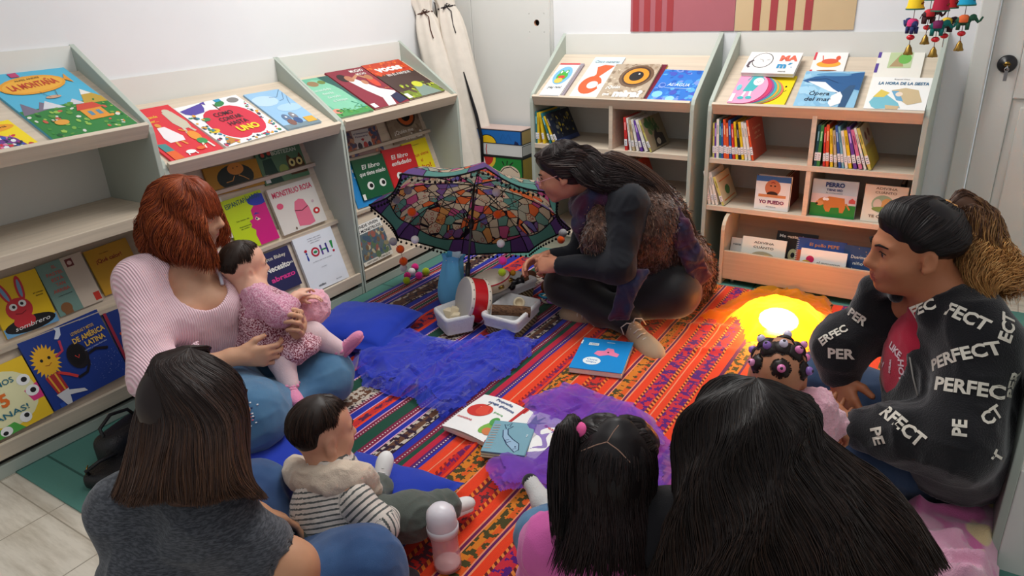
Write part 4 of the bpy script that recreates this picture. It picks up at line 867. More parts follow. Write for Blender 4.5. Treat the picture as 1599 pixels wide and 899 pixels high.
blanket('woven_blanket', 'blue, green and maroon striped woven blanket on the left half of the floor', 0.085, 1.21, -1.75, 0.66, 0.0095, woven('blue_weave', bb_, 0.0, 1.3), 1, [(.3, -.2, .2, .4, .02, .006)], cut=(-.98, -.83))
blanket('woven_blanket', 'orange striped woven blanket with purple and olive bands on the right half of the floor', 1.168, 2.36, -1.80, 0.73, 0.0135, woven('orange_weave', ob_, 1.16, 2.4), 2, [(1.22, -1.15, 1.27, -.85, .015, .02), (1.25, -.9, 1.34, -.5, .02, .018), (1.6, .0, 1.8, .1, .02, .012), (1.5, .2, 1.75, .3, .02, .012)])

# ================================================================ sheer cloths (crumpled tulle)
def tulle_mat(name, c, alpha, rough=0.6, glow=None):
    t = NT(name); t.set(rough, 0.25, 0, 0.5)
    n = t.noise(30, t.coord(), 3)
    c = lin(c); t.col(t.mix(n, tuple(v * 0.75 for v in c[:3]) + (1,), tuple(min(1, v * 1.25) for v in c[:3]) + (1,)))
    t.b.inputs['Alpha'].default_value = alpha
    t.b.inputs['Subsurface Weight'].default_value = 0.0
    if 'Transmission Weight' in t.b.inputs.keys() and glow:
        tr = t.t.nodes.new('ShaderNodeBsdfTranslucent'); tr.inputs[0].default_value = lin(glow)
        mx = t.t.nodes.new('ShaderNodeMixShader'); mx.inputs[0].default_value = 0.6
        t.l(t.b.outputs[0], mx.inputs[1]); t.l(tr.outputs[0], mx.inputs[2]); t.l(mx.outputs[0], t.out.inputs[0])
        tp = t.t.nodes.new('ShaderNodeBsdfTransparent'); m2 = t.t.nodes.new('ShaderNodeMixShader'); m2.inputs[0].default_value = alpha
        t.b.inputs['Alpha'].default_value = 1
        t.l(tp.outputs[0], m2.inputs[1]); t.l(mx.outputs[0], m2.inputs[2]); t.l(m2.outputs[0], t.out.inputs[0])
    return t.m
def in_poly(P, poly):
    x, y = P[:, 0], P[:, 1]; r = np.zeros(len(P), bool); n = len(poly)
    for i in range(n):
        (x1, y1), (x2, y2) = poly[i], poly[(i + 1) % n]
        c = ((y1 > y) != (y2 > y)) & (x < (x2 - x1) * (y - y1) / (y2 - y1 + 1e-12) + x1); r ^= c
    return r
def edge_dist(P, poly):
    d = np.full(len(P), 9.0); n = len(poly)
    for i in range(n):
        a, b = V(*poly[i]), V(*poly[(i + 1) % n]); e = b - a; L2 = e @ e
        s = np.clip((P[:, :2] - a) @ e / L2, 0, 1); d = np.minimum(d, np.linalg.norm(P[:, :2] - a - s[:, None] * e, axis=1))
    return d
def crumple(name, poly, res, height, mat, seed, fscale=7.0, bumps=(), z0=0.016, layers=1, parent=None, pw=1.0):
    """a loose crumpled sheet (or several laid over each other): sharp ridged folds inside an outline"""
    poly = [tuple(p[:2]) for p in poly]
    A = np.array(poly); lo, hi = A.min(0) - res, A.max(0) + res
    nx, ny = int((hi[0] - lo[0]) / res), int((hi[1] - lo[1]) / res)
    gx, gy = np.meshgrid(np.linspace(lo[0], hi[0], nx), np.linspace(lo[1], hi[1], ny), indexing='ij')
    P0 = np.stack([gx.ravel(), gy.ravel(), np.zeros(gx.size)], 1); ed = edge_dist(P0, poly); VV, FF, nv = [], [], 0
    for ly in range(layers):
        P = P0.copy(); sd = seed + 50 * ly; th = 0.7 + 1.9 * ly + seed
        W = P.copy(); W[:, 0] += 0.09 * vnoise(P * 5, sd + 9) + .03 * vnoise(P * 14, sd + 19); W[:, 1] += 0.09 * vnoise(P * 5, sd + 10) + .03 * vnoise(P * 14, sd + 20)
        def ridge(sc, a, k, n):
            q = np.stack([(W[:, 0] * math.cos(a) + W[:, 1] * math.sin(a)) * sc, (-W[:, 0] * math.sin(a) + W[:, 1] * math.cos(a)) * sc * .4, np.full(len(W), n * 3.3)], 1)
            return (1 - np.abs(vnoise(q, sd + n))) ** (k * pw)
        h = height * (.14 + .42 * ridge(fscale * 1.2, th, 4, 1) + .30 * ridge(fscale * 2.2, th + 1.0, 4, 2) + .20 * ridge(fscale * 3.8, th + 2.1, 3, 3) + .12 * ridge(fscale * 7, th + .5, 2, 4))
        h = h * np.clip(ed / 0.05, 0.12, 1)
        for bx, by, rad, hh in bumps:
            dd = np.linalg.norm(P[:, :2] - V(bx, by), axis=1); h = np.maximum(h, hh * np.clip(1.25 - (dd / rad) ** 2, 0, 1) * (.8 + .2 * ly) + h * 0.45)
        P[:, 2] = z0 + h + .006 * ly * np.clip(ed / .05, 0, 1)
        keep = (in_poly(P0, poly) & (ed > (.012 + .03 * ly) * (1 + vnoise(P0 * 18, sd + 30)))).reshape(nx, ny)
        idx = np.arange(nx * ny).reshape(nx, ny)
        k = keep[:-1, :-1] & keep[1:, :-1] & keep[1:, 1:] & keep[:-1, 1:]
        F = np.stack([idx[:-1, :-1][k], idx[1:, :-1][k], idx[1:, 1:][k], idx[:-1, 1:][k]], 1)
        u, inv = np.unique(F, return_inverse=True)
        VV.append(P[u]); FF.append(inv.reshape(F.shape) + nv); nv += len(u)
    return mesh_obj(name, np.concatenate(VV), np.concatenate(FF), mat, parent, smooth=True)
def zpoly(pts, z=0.03): return [onz(a, b, z)[:2] for a, b in pts]
blt = tulle_mat('blue_tulle', (30, 52, 200), 0.58)
bp = zpoly([(548, 540), (600, 520), (640, 505), (680, 528), (712, 533), (745, 522), (790, 520), (845, 525), (838, 545), (815, 570), (780, 592), (752, 610), (735, 630), (700, 655), (682, 650), (665, 640), (640, 625), (600, 615), (560, 600), (545, 575)])
o = crumple('tulle_cloth', bp, 0.0055, 0.062, blt, 11, 6.0, layers=2, bumps=[(.72, -.46, .12, .03), (.62, -.6, .16, .04)])
tag(o, 'dark blue sheer tulle cloth heaped in front of the baskets', 'sheer cloth')
prt = tulle_mat('purple_tulle', (116, 50, 190), 0.56)
pp = zpoly([(862, 600), (905, 598), (945, 612), (990, 628), (1030, 650), (1056, 690), (1062, 760), (1050, 800), (1010, 815), (960, 800), (900, 790), (830, 775), (775, 780), (756, 760), (752, 722), (775, 700), (800, 690), (812, 650), (805, 625), (835, 612)])
o = crumple('tulle_cloth', pp, 0.0055, 0.045, prt, 23, 5.0, layers=2, z0=0.02, bumps=[(1.62, -.62, .12, .04), (1.45, -1.05, .12, .035)])
tag(o, 'purple sheer tulle cloth under the open cloth book', 'sheer cloth')
yet = tulle_mat('yellow_tulle', (250, 170, 24), 0.9, 0.45, (255, 176, 30))
yp = zpoly([(1082, 497), (1118, 478), (1150, 462), (1180, 448), (1215, 446), (1250, 455), (1300, 466), (1310, 500), (1300, 540), (1262, 558), (1200, 556), (1160, 546), (1128, 510), (1100, 503)], 0.02)
LC = onz(1215, 505, 0.07)
o = crumple('tulle_cloth', yp, 0.0085, 0.05, yet, 31, 9.0, z0=0.018, bumps=[(LC[0], LC[1], .20, .155), (LC[0] + .16, LC[1] + .1, .12, .06)])
tag(o, 'yellow sheer tulle cloth glowing over a lamp in front of the book crate', 'sheer cloth')
lp = thing('table_lamp', 'round glowing lamp lying under the yellow tulle cloth', 'lamp', (LC[0], LC[1], 0.016))
t = NT('lamp_glow'); t.b.inputs['Base Color'].default_value = (1, .8, .5, 1); t.b.inputs['Emission Color'].default_value = lin((255, 214, 140)); t.b.inputs['Emission Strength'].default_value = 62
MB().ball((0, 0, 0.070), 0.058, k=20, sc=(1.35, 1.1, 0.8)).build('lamp_shade', t.m, lp)
MB().lathe((0, 0, 0), (0, 0, 1), [(0, 0), (0.05, 0), (0.052, 0.012), (0.03, 0.026), (0, 0.026)]).build('base', WHITEB, lp)

# ================================================================ cushions
def cushion(c, sx, sy, hgt, rot, mat, label, group, seed=0):
    n = 26; u = np.linspace(-1, 1, n); gx, gy = np.meshgrid(u, u, indexing='ij')
    X, Y = gx.ravel(), gy.ravel()
    prof = np.clip((1 - np.abs(X) ** 3.2) * (1 - np.abs(Y) ** 3.2), 0, 1) ** 0.5
    pin = 1 - 0.10 * (1 - np.abs(Y) ** 2) * np.abs(X) ** 6; pin2 = 1 - 0.10 * (1 - np.abs(X) ** 2) * np.abs(Y) ** 6
    P0 = np.stack([X * sx / 2 * pin, Y * sy / 2 * pin2, np.zeros_like(X)], 1)
    wr = 0.010 * fbm(P0 * 9 + seed, 3, seed) * (1 - prof * 0.6)
    T = P0.copy(); T[:, 2] = hgt * 0.42 + hgt * 0.58 * prof + wr * np.clip(prof * 4, 0, 1)
    B = P0.copy(); B[:, 2] = hgt * 0.42 * (1 - prof * 0.98) + 0.001
    idx = np.arange(n * n).reshape(n, n)
    Ft = np.stack([idx[:-1, :-1].ravel(), idx[1:, :-1].ravel(), idx[1:, 1:].ravel(), idx[:-1, 1:].ravel()], 1)
    Vv = np.concatenate([T, B]); F = np.concatenate([Ft, Ft[:, ::-1] + n * n])
    rim = list(idx[:, 0]) + list(idx[-1, 1:]) + list(idx[::-1, -1][1:]) + list(idx[0, ::-1][1:-1])
    R_ = [[rim[i], rim[i - 1], rim[i - 1] + n * n, rim[i] + n * n] for i in range(len(rim))]
    o = mesh_obj('floor_cushion', Vv, np.concatenate([F, np.array(R_)]), mat, smooth=True)
    o.location = c; o.rotation_euler = rot if isinstance(rot, tuple) else (0, 0, rot)
    return tag(o, label, 'cushion', group)
CUSHM = plain('royal_blue_cotton', (14, 50, 168), 0.75, 0.2, var=0.05, bump=0.3, bscale=500, sheen=0.2)
CG = 'blue floor cushions'
cushion((0.36, -0.52, 0.014), 0.42, 0.40, 0.115, 0.25, CUSHM, 'blue square cushion under the knees of the red haired woman, beside the blue tulle', CG, 1)
cushion((0.66, -1.36, 0.014), 0.44, 0.42, 0.09, 0.5, CUSHM, 'blue cushion beside the grey shirted woman, under the blue jeans', CG, 2)
cushion((1.19, -1.36, 0.018), 0.40, 0.38, 0.085, 0.1, CUSHM, 'blue cushion the striped shirt toddler sits on', CG, 3)

# ================================================================ umbrella
def build_umbrella():
    px, py, R, az, el, ph, d = 736.859, 338.966, 0.472, -4.264, -2.327, 18.56, 0.17
    c = at(px, py, 3.35); N = V(math.cos(el) * math.cos(az), math.cos(el) * math.sin(az), math.sin(el))
    a = unit(np.cross(N, V(0, 0, 1))); b = np.cross(N, a); hub = c - N * d
    root = thing('umbrella', 'open umbrella with stained glass patterned canopy and black fringe lying open towards the baskets', 'umbrella', hub)
    def loc(p): return np.asarray(p) - hub
    nr, na = 14, 10
    vs, fs, at_r, at_a = [], [], [], []
    for k in range(8):
        t0, t1 = ph + k * PI / 4, ph + (k + 1) * PI / 4
        base = len(vs)
        for i in range(nr + 1):
            s = i / nr
            for j in range(na + 1):
                f = j / na
                e0 = V(math.cos(t0), math.sin(t0)); e1 = V(math.cos(t1), math.sin(t1)); e = e0 * (1 - f) + e1 * f
                sag = 1 - 0.075 * math.sin(PI * f) * s
                r = R * s * sag; dep = d * (1 - math.sqrt(max(0, 1 - 0.86 * s * s))) / (1 - math.sqrt(0.14)) + 0.012 * math.sin(PI * f) * s
                vs.append(loc(hub + N * dep + (a * e[0] + b * e[1]) * r)); at_r.append(r); at_a.append((f - 0.5) * s * R * 0.77 + k * 1.0)
        for i in range(nr):
            for j in range(na):
                q = base + i * (na + 1) + j; fs.append((q, q + 1, q + na + 2, q + na + 1))
    t = NT('stained_glass_print'); t.set(0.6, 0.25)
    cb = t.n('CombineXYZ'); t.l(t.n('Attribute', attribute_name='ua').outputs['Fac'], cb.inputs[0]); t.l(t.n('Attribute', attribute_name='ur').outputs['Fac'], cb.inputs[1])
    vo = t.n('TexVoronoi'); vo.feature = 'F1'; vo.inputs['Scale'].default_value = 20; vo.inputs['Randomness'].default_value = 0.75; t.l(cb.outputs[0], vo.inputs['Vector'])
    ve = t.n('TexVoronoi'); ve.feature = 'DISTANCE_TO_EDGE'; ve.inputs['Scale'].default_value = 20; ve.inputs['Randomness'].default_value = 0.75; t.l(cb.outputs[0], ve.inputs['Vector'])
    v2 = t.n('TexVoronoi'); v2.feature = 'F1'; v2.inputs['Scale'].default_value = 38; t.l(cb.outputs[0], v2.inputs['Vector'])
    sc_ = t.n('SeparateColor'); t.l(vo.outputs['Color'], sc_.inputs[0])
    pal = [(0, (92, 140, 130)), (.12, (116, 84, 134)), (.22, (190, 170, 144)), (.42, (216, 104, 56)), (.52, (186, 84, 126)), (.64, (104, 146, 134)), (.70, (200, 182, 158)), (.84, (104, 96, 152)), (.89, (206, 146, 84)), (.94, (166, 162, 144))]
    cc = t.ramp(sc_.outputs[0], [(p, lin(q)) for p, q in pal], 'CONSTANT')
    ring = t.math('LESS_THAN', t.math('ABSOLUTE', t.math('SUBTRACT', v2.outputs['Distance'], 0.3)), 0.045)
    ringm = t.math('MULTIPLY', ring, t.math('GREATER_THAN', sc_.outputs[1], 0.5))
    cc = t.mix(ringm, cc, lin((150, 40, 40)))
    line = t.math('LESS_THAN', ve.outputs['Distance'], 0.034)
    ur, ua = t.n('Attribute', attribute_name='ur').outputs['Fac'], t.n('Attribute', attribute_name='ua').outputs['Fac']
    sq = t.math('ABSOLUTE', t.math('SUBTRACT', ua, t.math('ROUND', ua)))
    edge = t.math('GREATER_THAN', ur, 0.405); pu = t.math('GREATER_THAN', sq, 0.10)
    cc = t.mix(edge, cc, t.mix(pu, lin((84, 140, 130)), lin((96, 66, 128))))
    e1_ = t.math('LESS_THAN', t.math('ABSOLUTE', t.math('SUBTRACT', ur, 0.405)), 0.0022); e2_ = t.math('MULTIPLY', edge, t.math('LESS_THAN', t.math('ABSOLUTE', t.math('SUBTRACT', sq, 0.10)), 0.0022))
    line = t.math('MAXIMUM', t.math('MULTIPLY', line, t.math('SUBTRACT', 1.0, edge)), t.math('MAXIMUM', e1_, e2_))
    cc = t.mix(line, cc, lin((26, 20, 30)))
    t.col(t.mix(t.math('MULTIPLY', t.noise(40, t.coord()), 0.25), cc, (0.03, 0.03, 0.03, 1)))
    tr = t.t.nodes.new('ShaderNodeBsdfTranslucent'); t.l(cc, tr.inputs[0])
    mx = t.t.nodes.new('ShaderNodeMixShader'); mx.inputs[0].default_value = 0.4
    t.l(t.b.outputs[0], mx.inputs[1]); t.l(tr.outputs[0], mx.inputs[2]); t.l(mx.outputs[0], t.out.inputs[0])
    mesh_obj('canopy', vs, fs, t.m, root, smooth=True, attrs={'ur': at_r, 'ua': at_a})
    rim_ = MB(); fr = MB()
    def rimpt(k, f):
        t0, t1 = ph + k * PI / 4, ph + (k + 1) * PI / 4
        e = V(math.cos(t0), math.sin(t0)) * (1 - f) + V(math.cos(t1), math.sin(t1)) * f
        return loc(c + N * 0.012 * math.sin(PI * f) + (a * e[0] + b * e[1]) * R * (1 - 0.075 * math.sin(PI * f)))
    for k in range(8):
        P = [rimpt(k, f / 8) for f in range(9)]
        rim_.tube(P, 0.004, k=6)
        for f in range(15):
            p = rimpt(k, (f + 0.5) / 15)
            fr.tube([p, p + V(0, 0, -0.016)], 0.0012, k=4).ball(p + V(0, 0, -0.02), 0.0062, k=8)
    BK = plain('black_braid', (20, 18, 22), 0.8, 0.2)
    rim_.build('edge_braid', BK, root)
    tag(fr.build('fringe', BK, root), kind='stuff')
    ribm = plain('black_rib', (22, 22, 24), 0.35, 0.5)
    for k in range(8):
        e = a * math.cos(ph + k * PI / 4) + b * math.sin(ph + k * PI / 4)
        P = [loc(hub + N * (d * (1 - math.sqrt(max(0, 1 - 0.86 * s * s))) / (1 - math.sqrt(0.14)) + 0.004) + e * R * s) for s in np.linspace(0.02, 1, 12)]
        rb = MB().tube(P, 0.0025, k=6).build('rib', ribm, root)
        s = 0.5; q = loc(hub + N * (d * (1 - math.sqrt(1 - 0.86 * s * s)) / (1 - math.sqrt(0.14)) + 0.006) + e * R * s)
        MB().tube([loc(hub + N * 0.20 + e * 0.012), q], 0.002, k=6).build('strut', ribm, rb)
    MB().tube([loc(hub - N * 0.05), loc(hub + N * 0.47)], 0.0055, k=10).build('shaft', ribm, root)
    MB().lathe(loc(hub + N * 0.185), N, [(0.006, 0), (0.013, 0.002), (0.013, 0.03), (0.009, 0.045), (0.006, 0.045)], k=14).build('runner', ribm, root)
    MB().tube([loc(hub + N * 0.40), loc(hub + N * 0.48)], 0.011, k=12).build('handle', plain('black_handle', (26, 24, 26), 0.4, 0.4), root)
    return hub, N, c
UH, UN, UC = build_umbrella()
POM = {'w': ((232, 230, 230), 'white'), 'g': ((150, 146, 148), 'grey'), 'o': ((244, 92, 20), 'orange'), 'm': ((206, 30, 120), 'magenta'), 'p': ((236, 50, 160), 'pink'), 'l': ((170, 196, 30), 'lime')}
t = NT('felt_ball'); t.set(0.95, 0.1, 0, 0.4); aa = t.n('Attribute', attribute_name='Col'); t.col(aa.outputs['Color']); t.bump(t.noise(420, t.coord(), 3), 0.5, 0.003)
FELT = t.m
def garland(label, pts, depths, r=0.02, top=None):
    P = [at(x, y, w_) for (x, y, _), w_ in zip(pts, depths)]
    g = thing('pompom_garland', label, 'garland', P[0], 'felt ball garlands on the umbrella')
    for p, (_, _, k) in zip(P, pts):
        MB().ball(p - P[0], r * (0.92 + 0.16 * rnd.random()), POM[k][0], k=14).build('felt_ball', FELT, g)
    line = ([np.asarray(top) - P[0]] if top is not None else []) + [p - P[0] for p in P]
    MB().tube(line, 0.0009, (60, 50, 60), k=5).build('string', MATTE, g)
DG = 3.22
garland('garland of two grey, an orange and a white felt ball inside the umbrella', [(637, 297, 'g'), (619, 312, 'g'), (643, 331, 'o'), (648, 374, 'w')], [3.26, 3.27, 3.24, 3.25])
garland('garland of white, orange, pink and lime felt balls in the middle of the umbrella', [(775, 300, 'w'), (777, 335, 'o'), (782, 380, 'w'), (785, 407, 'p'), (784, 425, 'l')], [3.27, 3.24, 3.2, 3.17, 3.16])
garland('short garland of a grey and an orange felt ball at the umbrella rim', [(879, 364, 'g'), (876, 374, 'o')], [3.28, 3.28])
gp = [(614, 377, 'g'), (625, 389, 'o'), (630, 408, 'o'), (630, 418, 'w'), (636, 430, 'm'), (643, 424, 'w'), (648, 417, 'm'), (654, 430, 'p'), (635, 438, 'l'), (665, 424, 'l')]
dd = []
for i, (x, y, k) in enumerate(gp):
    q = onz(x, y, 0.034); dd.append(float((q - CAM) @ _F) if i > 3 else (3.22, 3.32, 3.44, 3.5)[i])
garland('long garland of mixed bright felt balls trailing onto the floor by the bookcase', gp, dd, 0.02)

# ================================================================ baskets and instruments
WICK = NT('wicker'); WICK.set(0.6, 0.3)
co = WICK.coord(); wv = WICK.n('TexWave'); WICK.l(WICK.scalev(co, (1, 1, 1)), wv.inputs['Vector']); wv.bands_direction = 'Z'; wv.inputs['Scale'].default_value = 42; wv.inputs['Distortion'].default_value = 0
w2 = WICK.n('TexWave'); WICK.l(co, w2.inputs['Vector']); w2.bands_direction = 'DIAGONAL'; w2.inputs['Scale'].default_value = 30
hh = WICK.math('MULTIPLY', wv.outputs['Fac'], w2.outputs['Fac'])
WICK.col(WICK.ramp(hh, [(0.1, lin((92, 74, 46))), (0.6, lin((206, 184, 138)))])); WICK.bump(hh, 0.8, 0.006); WICK = WICK.m
LINEN = plain('grey_white_linen', (206, 205, 206), 0.95, 0.08, var=0.05, nscale=30, bump=0.5, bscale=75)
def basket(corners, z1, label, liner_drop, z0=0.016, th=0.008):
    """corners: four rim corners (xy) in order; slightly narrower base"""
    C = np.array([c[:2] for c in corners]); m = C.mean(0)
    root = thing('lined_basket', label, 'basket', (m[0], m[1], z0), 'lined wicker baskets')
    H = z1 - z0
    def ring(s, off, z, n=5, rr=0.14):
        Q = (C - m) * s; out = []
        Qi = []
        for i in range(4):
            p, q, r = Q[i - 1], Q[i], Q[(i + 1) % 4]
            d1, d2 = unit(p - q), unit(r - q); L = min(np.linalg.norm(p - q), np.linalg.norm(r - q)) * rr
            k = q + (d1 + d2) * off
            for f in np.linspace(0, 1, n):
                a_, b_ = k + d1 * L * (1 - f), k + d2 * L * f
                Qi.append(a_ * (1 - f) + b_ * f)
        return [V(p[0], p[1], z) for p in Qi]
    def skin(rings, name, mat):
        mb = MB(); n = len(rings[0])
        mb.add([p for r in rings for p in r], [(i * n + j, i * n + (j + 1) % n, (i + 1) * n + (j + 1) % n, (i + 1) * n + j) for i in range(len(rings) - 1) for j in range(n)], smooth=True)
        return mb.build(name, mat, root)
    b = skin([ring(0.86, 0, 0.0), ring(0.87, 0, 0.004), ring(0.985, 0, H - 0.004), ring(0.985, th, H - 0.004), ring(0.86, th, 0.006)], 'basket_body', WICK)
    n = len(ring(1, 0, 0)); me = MB(); me.add(ring(0.86, th * 0.5, 0.004), [tuple(range(n))]); me.build('basket_floor', WICK, root)
    R_ = [ring(1.0 - 0.13 * liner_drop / H, -0.004, H - liner_drop), ring(1.0 - 0.13 * liner_drop / H, -0.002, H - liner_drop + 0.012), ring(1.0, -0.004, H - 0.01), ring(1.0, -0.002, H + 0.002), ring(1.0, 0.006, H + 0.005), ring(0.985, 0.013, H), ring(0.87, 0.012, 0.010)]
    for r in R_[:3]:
        for i, p in enumerate(r): r[i] = p * V(1 + 0.012 * math.sin(i * 2.3), 1 + 0.012 * math.cos(i * 1.7), 1)
    R_.append([V(0, 0, 0.009) + (p - V(0, 0, 0.009)) * 0.02 for p in R_[-1]])
    skin(R_, 'linen_liner', LINEN)
    return root
basket([onz(677, 481, .1), onz(696, 501, .1), onz(741, 492, .1), onz(716, 467, .1)], 0.10, 'small white lined basket of pale wooden blocks in front of the red drum', 0.075)
basket([onz(750, 490, .11), onz(806, 505, .11), onz(845, 468, .11), onz(793, 457, .11)], 0.11, 'middle white lined basket holding a log beside the reading woman', 0.05)
basket([(0.62, -0.12), (0.735, -0.205), (0.835, 0.175), (0.70, 0.215)], 0.125, 'large white lined basket behind, holding tambourine and dark toys', 0.04)
WB = plain('pale_block_wood', (232, 216, 184), 0.6, 0.3, var=0.04)
sb = onz(709, 488, 0.07)
for i, (dx, dy, dz, rx, ry, rz) in enumerate(((-.035, .0, -.02, .2, .15, .3), (0, .005, -.012, -.15, .2, .45), (.03, -.012, -.028, .1, -.2, .2), (.045, .02, -.03, .3, .3, .9))):
    o = MB().box((-.020, -.015, -.04), (.020, .015, .036)).build('wooden_block', WB, bevel=0.002)
    o.location = sb + V(dx, dy, dz); o.rotation_euler = (rx, ry, rz)
    tag(o, ['pale wooden block at the left in the small white basket', 'tallest pale wooden block in the middle of the small white basket', 'pale wooden block lying third in the small white basket', 'short pale wooden block at the right in the small white basket'][i], 'wooden block', 'wooden blocks in the small basket')
# log and wood disc
t = NT('bark'); t.set(0.85, 0.15); n = t.noise(1, t.scalev(t.coord(), (14, 120, 120)), 4); t.col(t.ramp(n, [(0.3, lin((58, 40, 30))), (0.7, lin((122, 90, 66)))])); t.bump(n, 0.8, 0.01); BARK = t.m
a, b = onz(768, 483, 0.125), onz(828, 487, 0.105)
lg = thing('log', 'short brown log with cut end lying across the middle basket', 'log', a)
L_ = np.linalg.norm(b - a); ax = unit(b - a); k_ = 18; prof = []
mb = MB(); rr_ = [0.023 * (1 + 0.08 * math.sin(3 * i) + 0.05 * math.sin(7 * i)) for i in range(k_)]
up_ = V(0, 0, 1); s1 = unit(np.cross(ax, up_)); s2 = np.cross(s1, ax)
vs = [ax * (L_ * f) + rr_[i] * (1 + 0.05 * math.sin(5 * f + i)) * (math.cos(2 * PI * i / k_) * s1 + math.sin(2 * PI * i / k_) * s2) for f in np.linspace(0, 1, 8) for i in range(k_)]
mb.add(vs, [(j * k_ + i, j * k_ + (i + 1) % k_, (j + 1) * k_ + (i + 1) % k_, (j + 1) * k_ + i) for j in range(7) for i in range(k_)], smooth=True).build('bark', BARK, lg)
MB().lathe((0, 0, 0), ax, [(0, -0.0012), (0.008, -0.0012), (0.0082, -0.0006), (0.021, -0.0008), (0.0215, 0.001), (0, 0.001)], cols=[(170, 116, 84), (150, 98, 70), (186, 134, 100), (186, 134, 100), (186, 134, 100)]).lathe(ax * L_, ax, [(0.0175, -0.001), (0.017, 0.001), (0, 0.001)], (180, 130, 96)).build('cut_end', MATTE, lg)
dc = onz(810, 474, 0.09)
tag(MB().lathe(dc, (0.5, -0.6, 0.55), [(0, 0.0), (0.024, 0.0), (0.026, 0.004), (0.026, 0.022), (0.024, 0.026), (0.018, 0.026), (0.017, 0.008), (0, 0.008)]).build('wooden_cup', WB), 'pale turned wooden cup in the middle basket behind the log', 'wooden cup')
# red drum leaning on the baskets
dcn, dax = at(723, 467, 3.16), unit((-0.55, -0.78, 0.30))
dr_ = thing('hand_drum', 'red and white hand drum leaning upright behind the small basket', 'drum', dcn)
R0 = 0.098
MB().lathe((0, 0, 0), dax, [(R0 + .001, -.014), (R0 + .001, -.018), (R0, -.075), (R0, -.084)], (190, 22, 30), k=40).build('shell', GLOSS, dr_)
MB().lathe((0, 0, 0), dax, [(0, -0.001), (R0 * .96, 0), (R0 * .99, -.001), (R0 + .002, -.004), (R0 + .003, -.016), (R0 + .001, -.018)], k=40, cols=[(186, 182, 176), (186, 182, 176), (226, 216, 200), (226, 216, 200), (226, 216, 200)]).build('drum_head', MATTE, dr_)
MB().lathe((0, 0, 0), dax, [(R0 + .001, -.078), (R0 + .003, -.080), (R0 + .002, -.094), (R0 * .97, -.098), (0, -.098)], (226, 216, 200), k=40).build('drum_head', MATTE, dr_)
mb = MB(); e1 = unit(np.cross(dax, V(0, 0, 1))); e2 = np.cross(e1, dax)
for k in range(16):
    for hgt in (-.010, -.086):
        q = 2 * PI * k / 16; e = math.cos(q) * e1 + math.sin(q) * e2
        MB().ball(e * (R0 + .003) + dax * hgt, 0.0028, (110, 100, 90), k=8).build('tack', GLOSS, dr_)
q = 1.1; e = math.cos(q) * e1 + math.sin(q) * e2; sd = np.cross(dax, e); mb = MB()
for s in np.linspace(0, 2 * PI, 16)[:-1]:
    mb.ball(e * (R0 + .0012) + dax * (-.046 + .006 * math.sin(s)) + sd * .006 * math.cos(s), 0.0012, (236, 226, 220), k=6)
    mb.ball(e * (R0 + .0012) + dax * (-.046 + .003 * math.sin(s) - .006) + sd * .01 * math.cos(s), 0.001, (236, 226, 220), k=6)
mb.build('emblem', MATTE, dr_)
# tambourine
tcn, tax = at(766, 432, 3.24), unit((-0.10, -0.14, 0.98))
tb = thing('tambourine', 'white tambourine with red trim and brass jingles lying on the large basket', 'tambourine', tcn)
R1 = 0.086
MB().lathe((0, 0, 0), tax, [(0, 0.0), (R1 * .97, 0.0), (R1, -.002)], (220, 208, 190), k=40).build('skin', MATTE, tb)
MB().lathe((0, 0, 0), tax, [(R1, -.0015), (R1 + .0015, -.003), (R1 + .0015, -.007), (R1 + .0005, -.008)], (190, 40, 60), k=40).build('trim', MATTE, tb)
MB().lathe((0, 0, 0), tax, [(R1, -.007), (R1 + .0005, -.045), (R1 - .006, -.045), (R1 - .006, -.004)], (222, 206, 180), k=40).build('frame', MATTE, tb)
e1 = unit(np.cross(tax, V(0, 1, 0))); e2 = np.cross(tax, e1)
for k in range(8):
    q = 2 * PI * (k + .4) / 8; e = math.cos(q) * e1 + math.sin(q) * e2
    MB().lathe(e * (R1 - .001) + tax * -.022, tax, [(0, .0), (.014, .001), (.015, .003), (0, .005)], k=16).lathe(e * (R1 - .001) + tax * -.03, tax, [(0, .005), (.014, .004), (.015, .001), (0, .0)], k=16).build('jingle', BRASS, tb)
# things in and behind the large basket
o = MB().lathe(onz(806, 440, .13), (0.8, 0.5, 0.2), [(0, -.04), (.016, -.038), (.018, -.01), (.012, 0), (.018, .01), (.016, .038), (0, .04)]).lathe(onz(800, 447, .13), (0.3, -0.8, 0.2), [(0, -.03), (.014, -.03), (.016, .02), (0, .03)]).build('toy_camera', BLK)
tag(o, 'shiny black toy in the large basket beside the tambourine', 'toy')
o = MB().ball(onz(825, 432, .11), .045, (104, 66, 46), k=16, sc=(.75, 1.2, .6)).build('pouch', MATTE); tag(o, 'brown pouch in the large basket under the hands of the reading woman', 'pouch')
o = MB().ball(onz(859, 445, .05), .06, (120, 70, 40), k=16, sc=(.7, 1, .55)).ball(onz(856, 432, .09), .03, (110, 62, 36), k=12, sc=(1, .8, 1)).build('pouch', MATTE); tag(o, 'orange brown pouch on the floor behind the knee of the reading woman', 'pouch')
o = MB().ball(onz(801, 426, .165), .014, (226, 160, 50), k=12).build('wooden_bead', MATTE); tag(o, 'small yellow wooden ball hanging by the hand of the reading woman', 'bead')
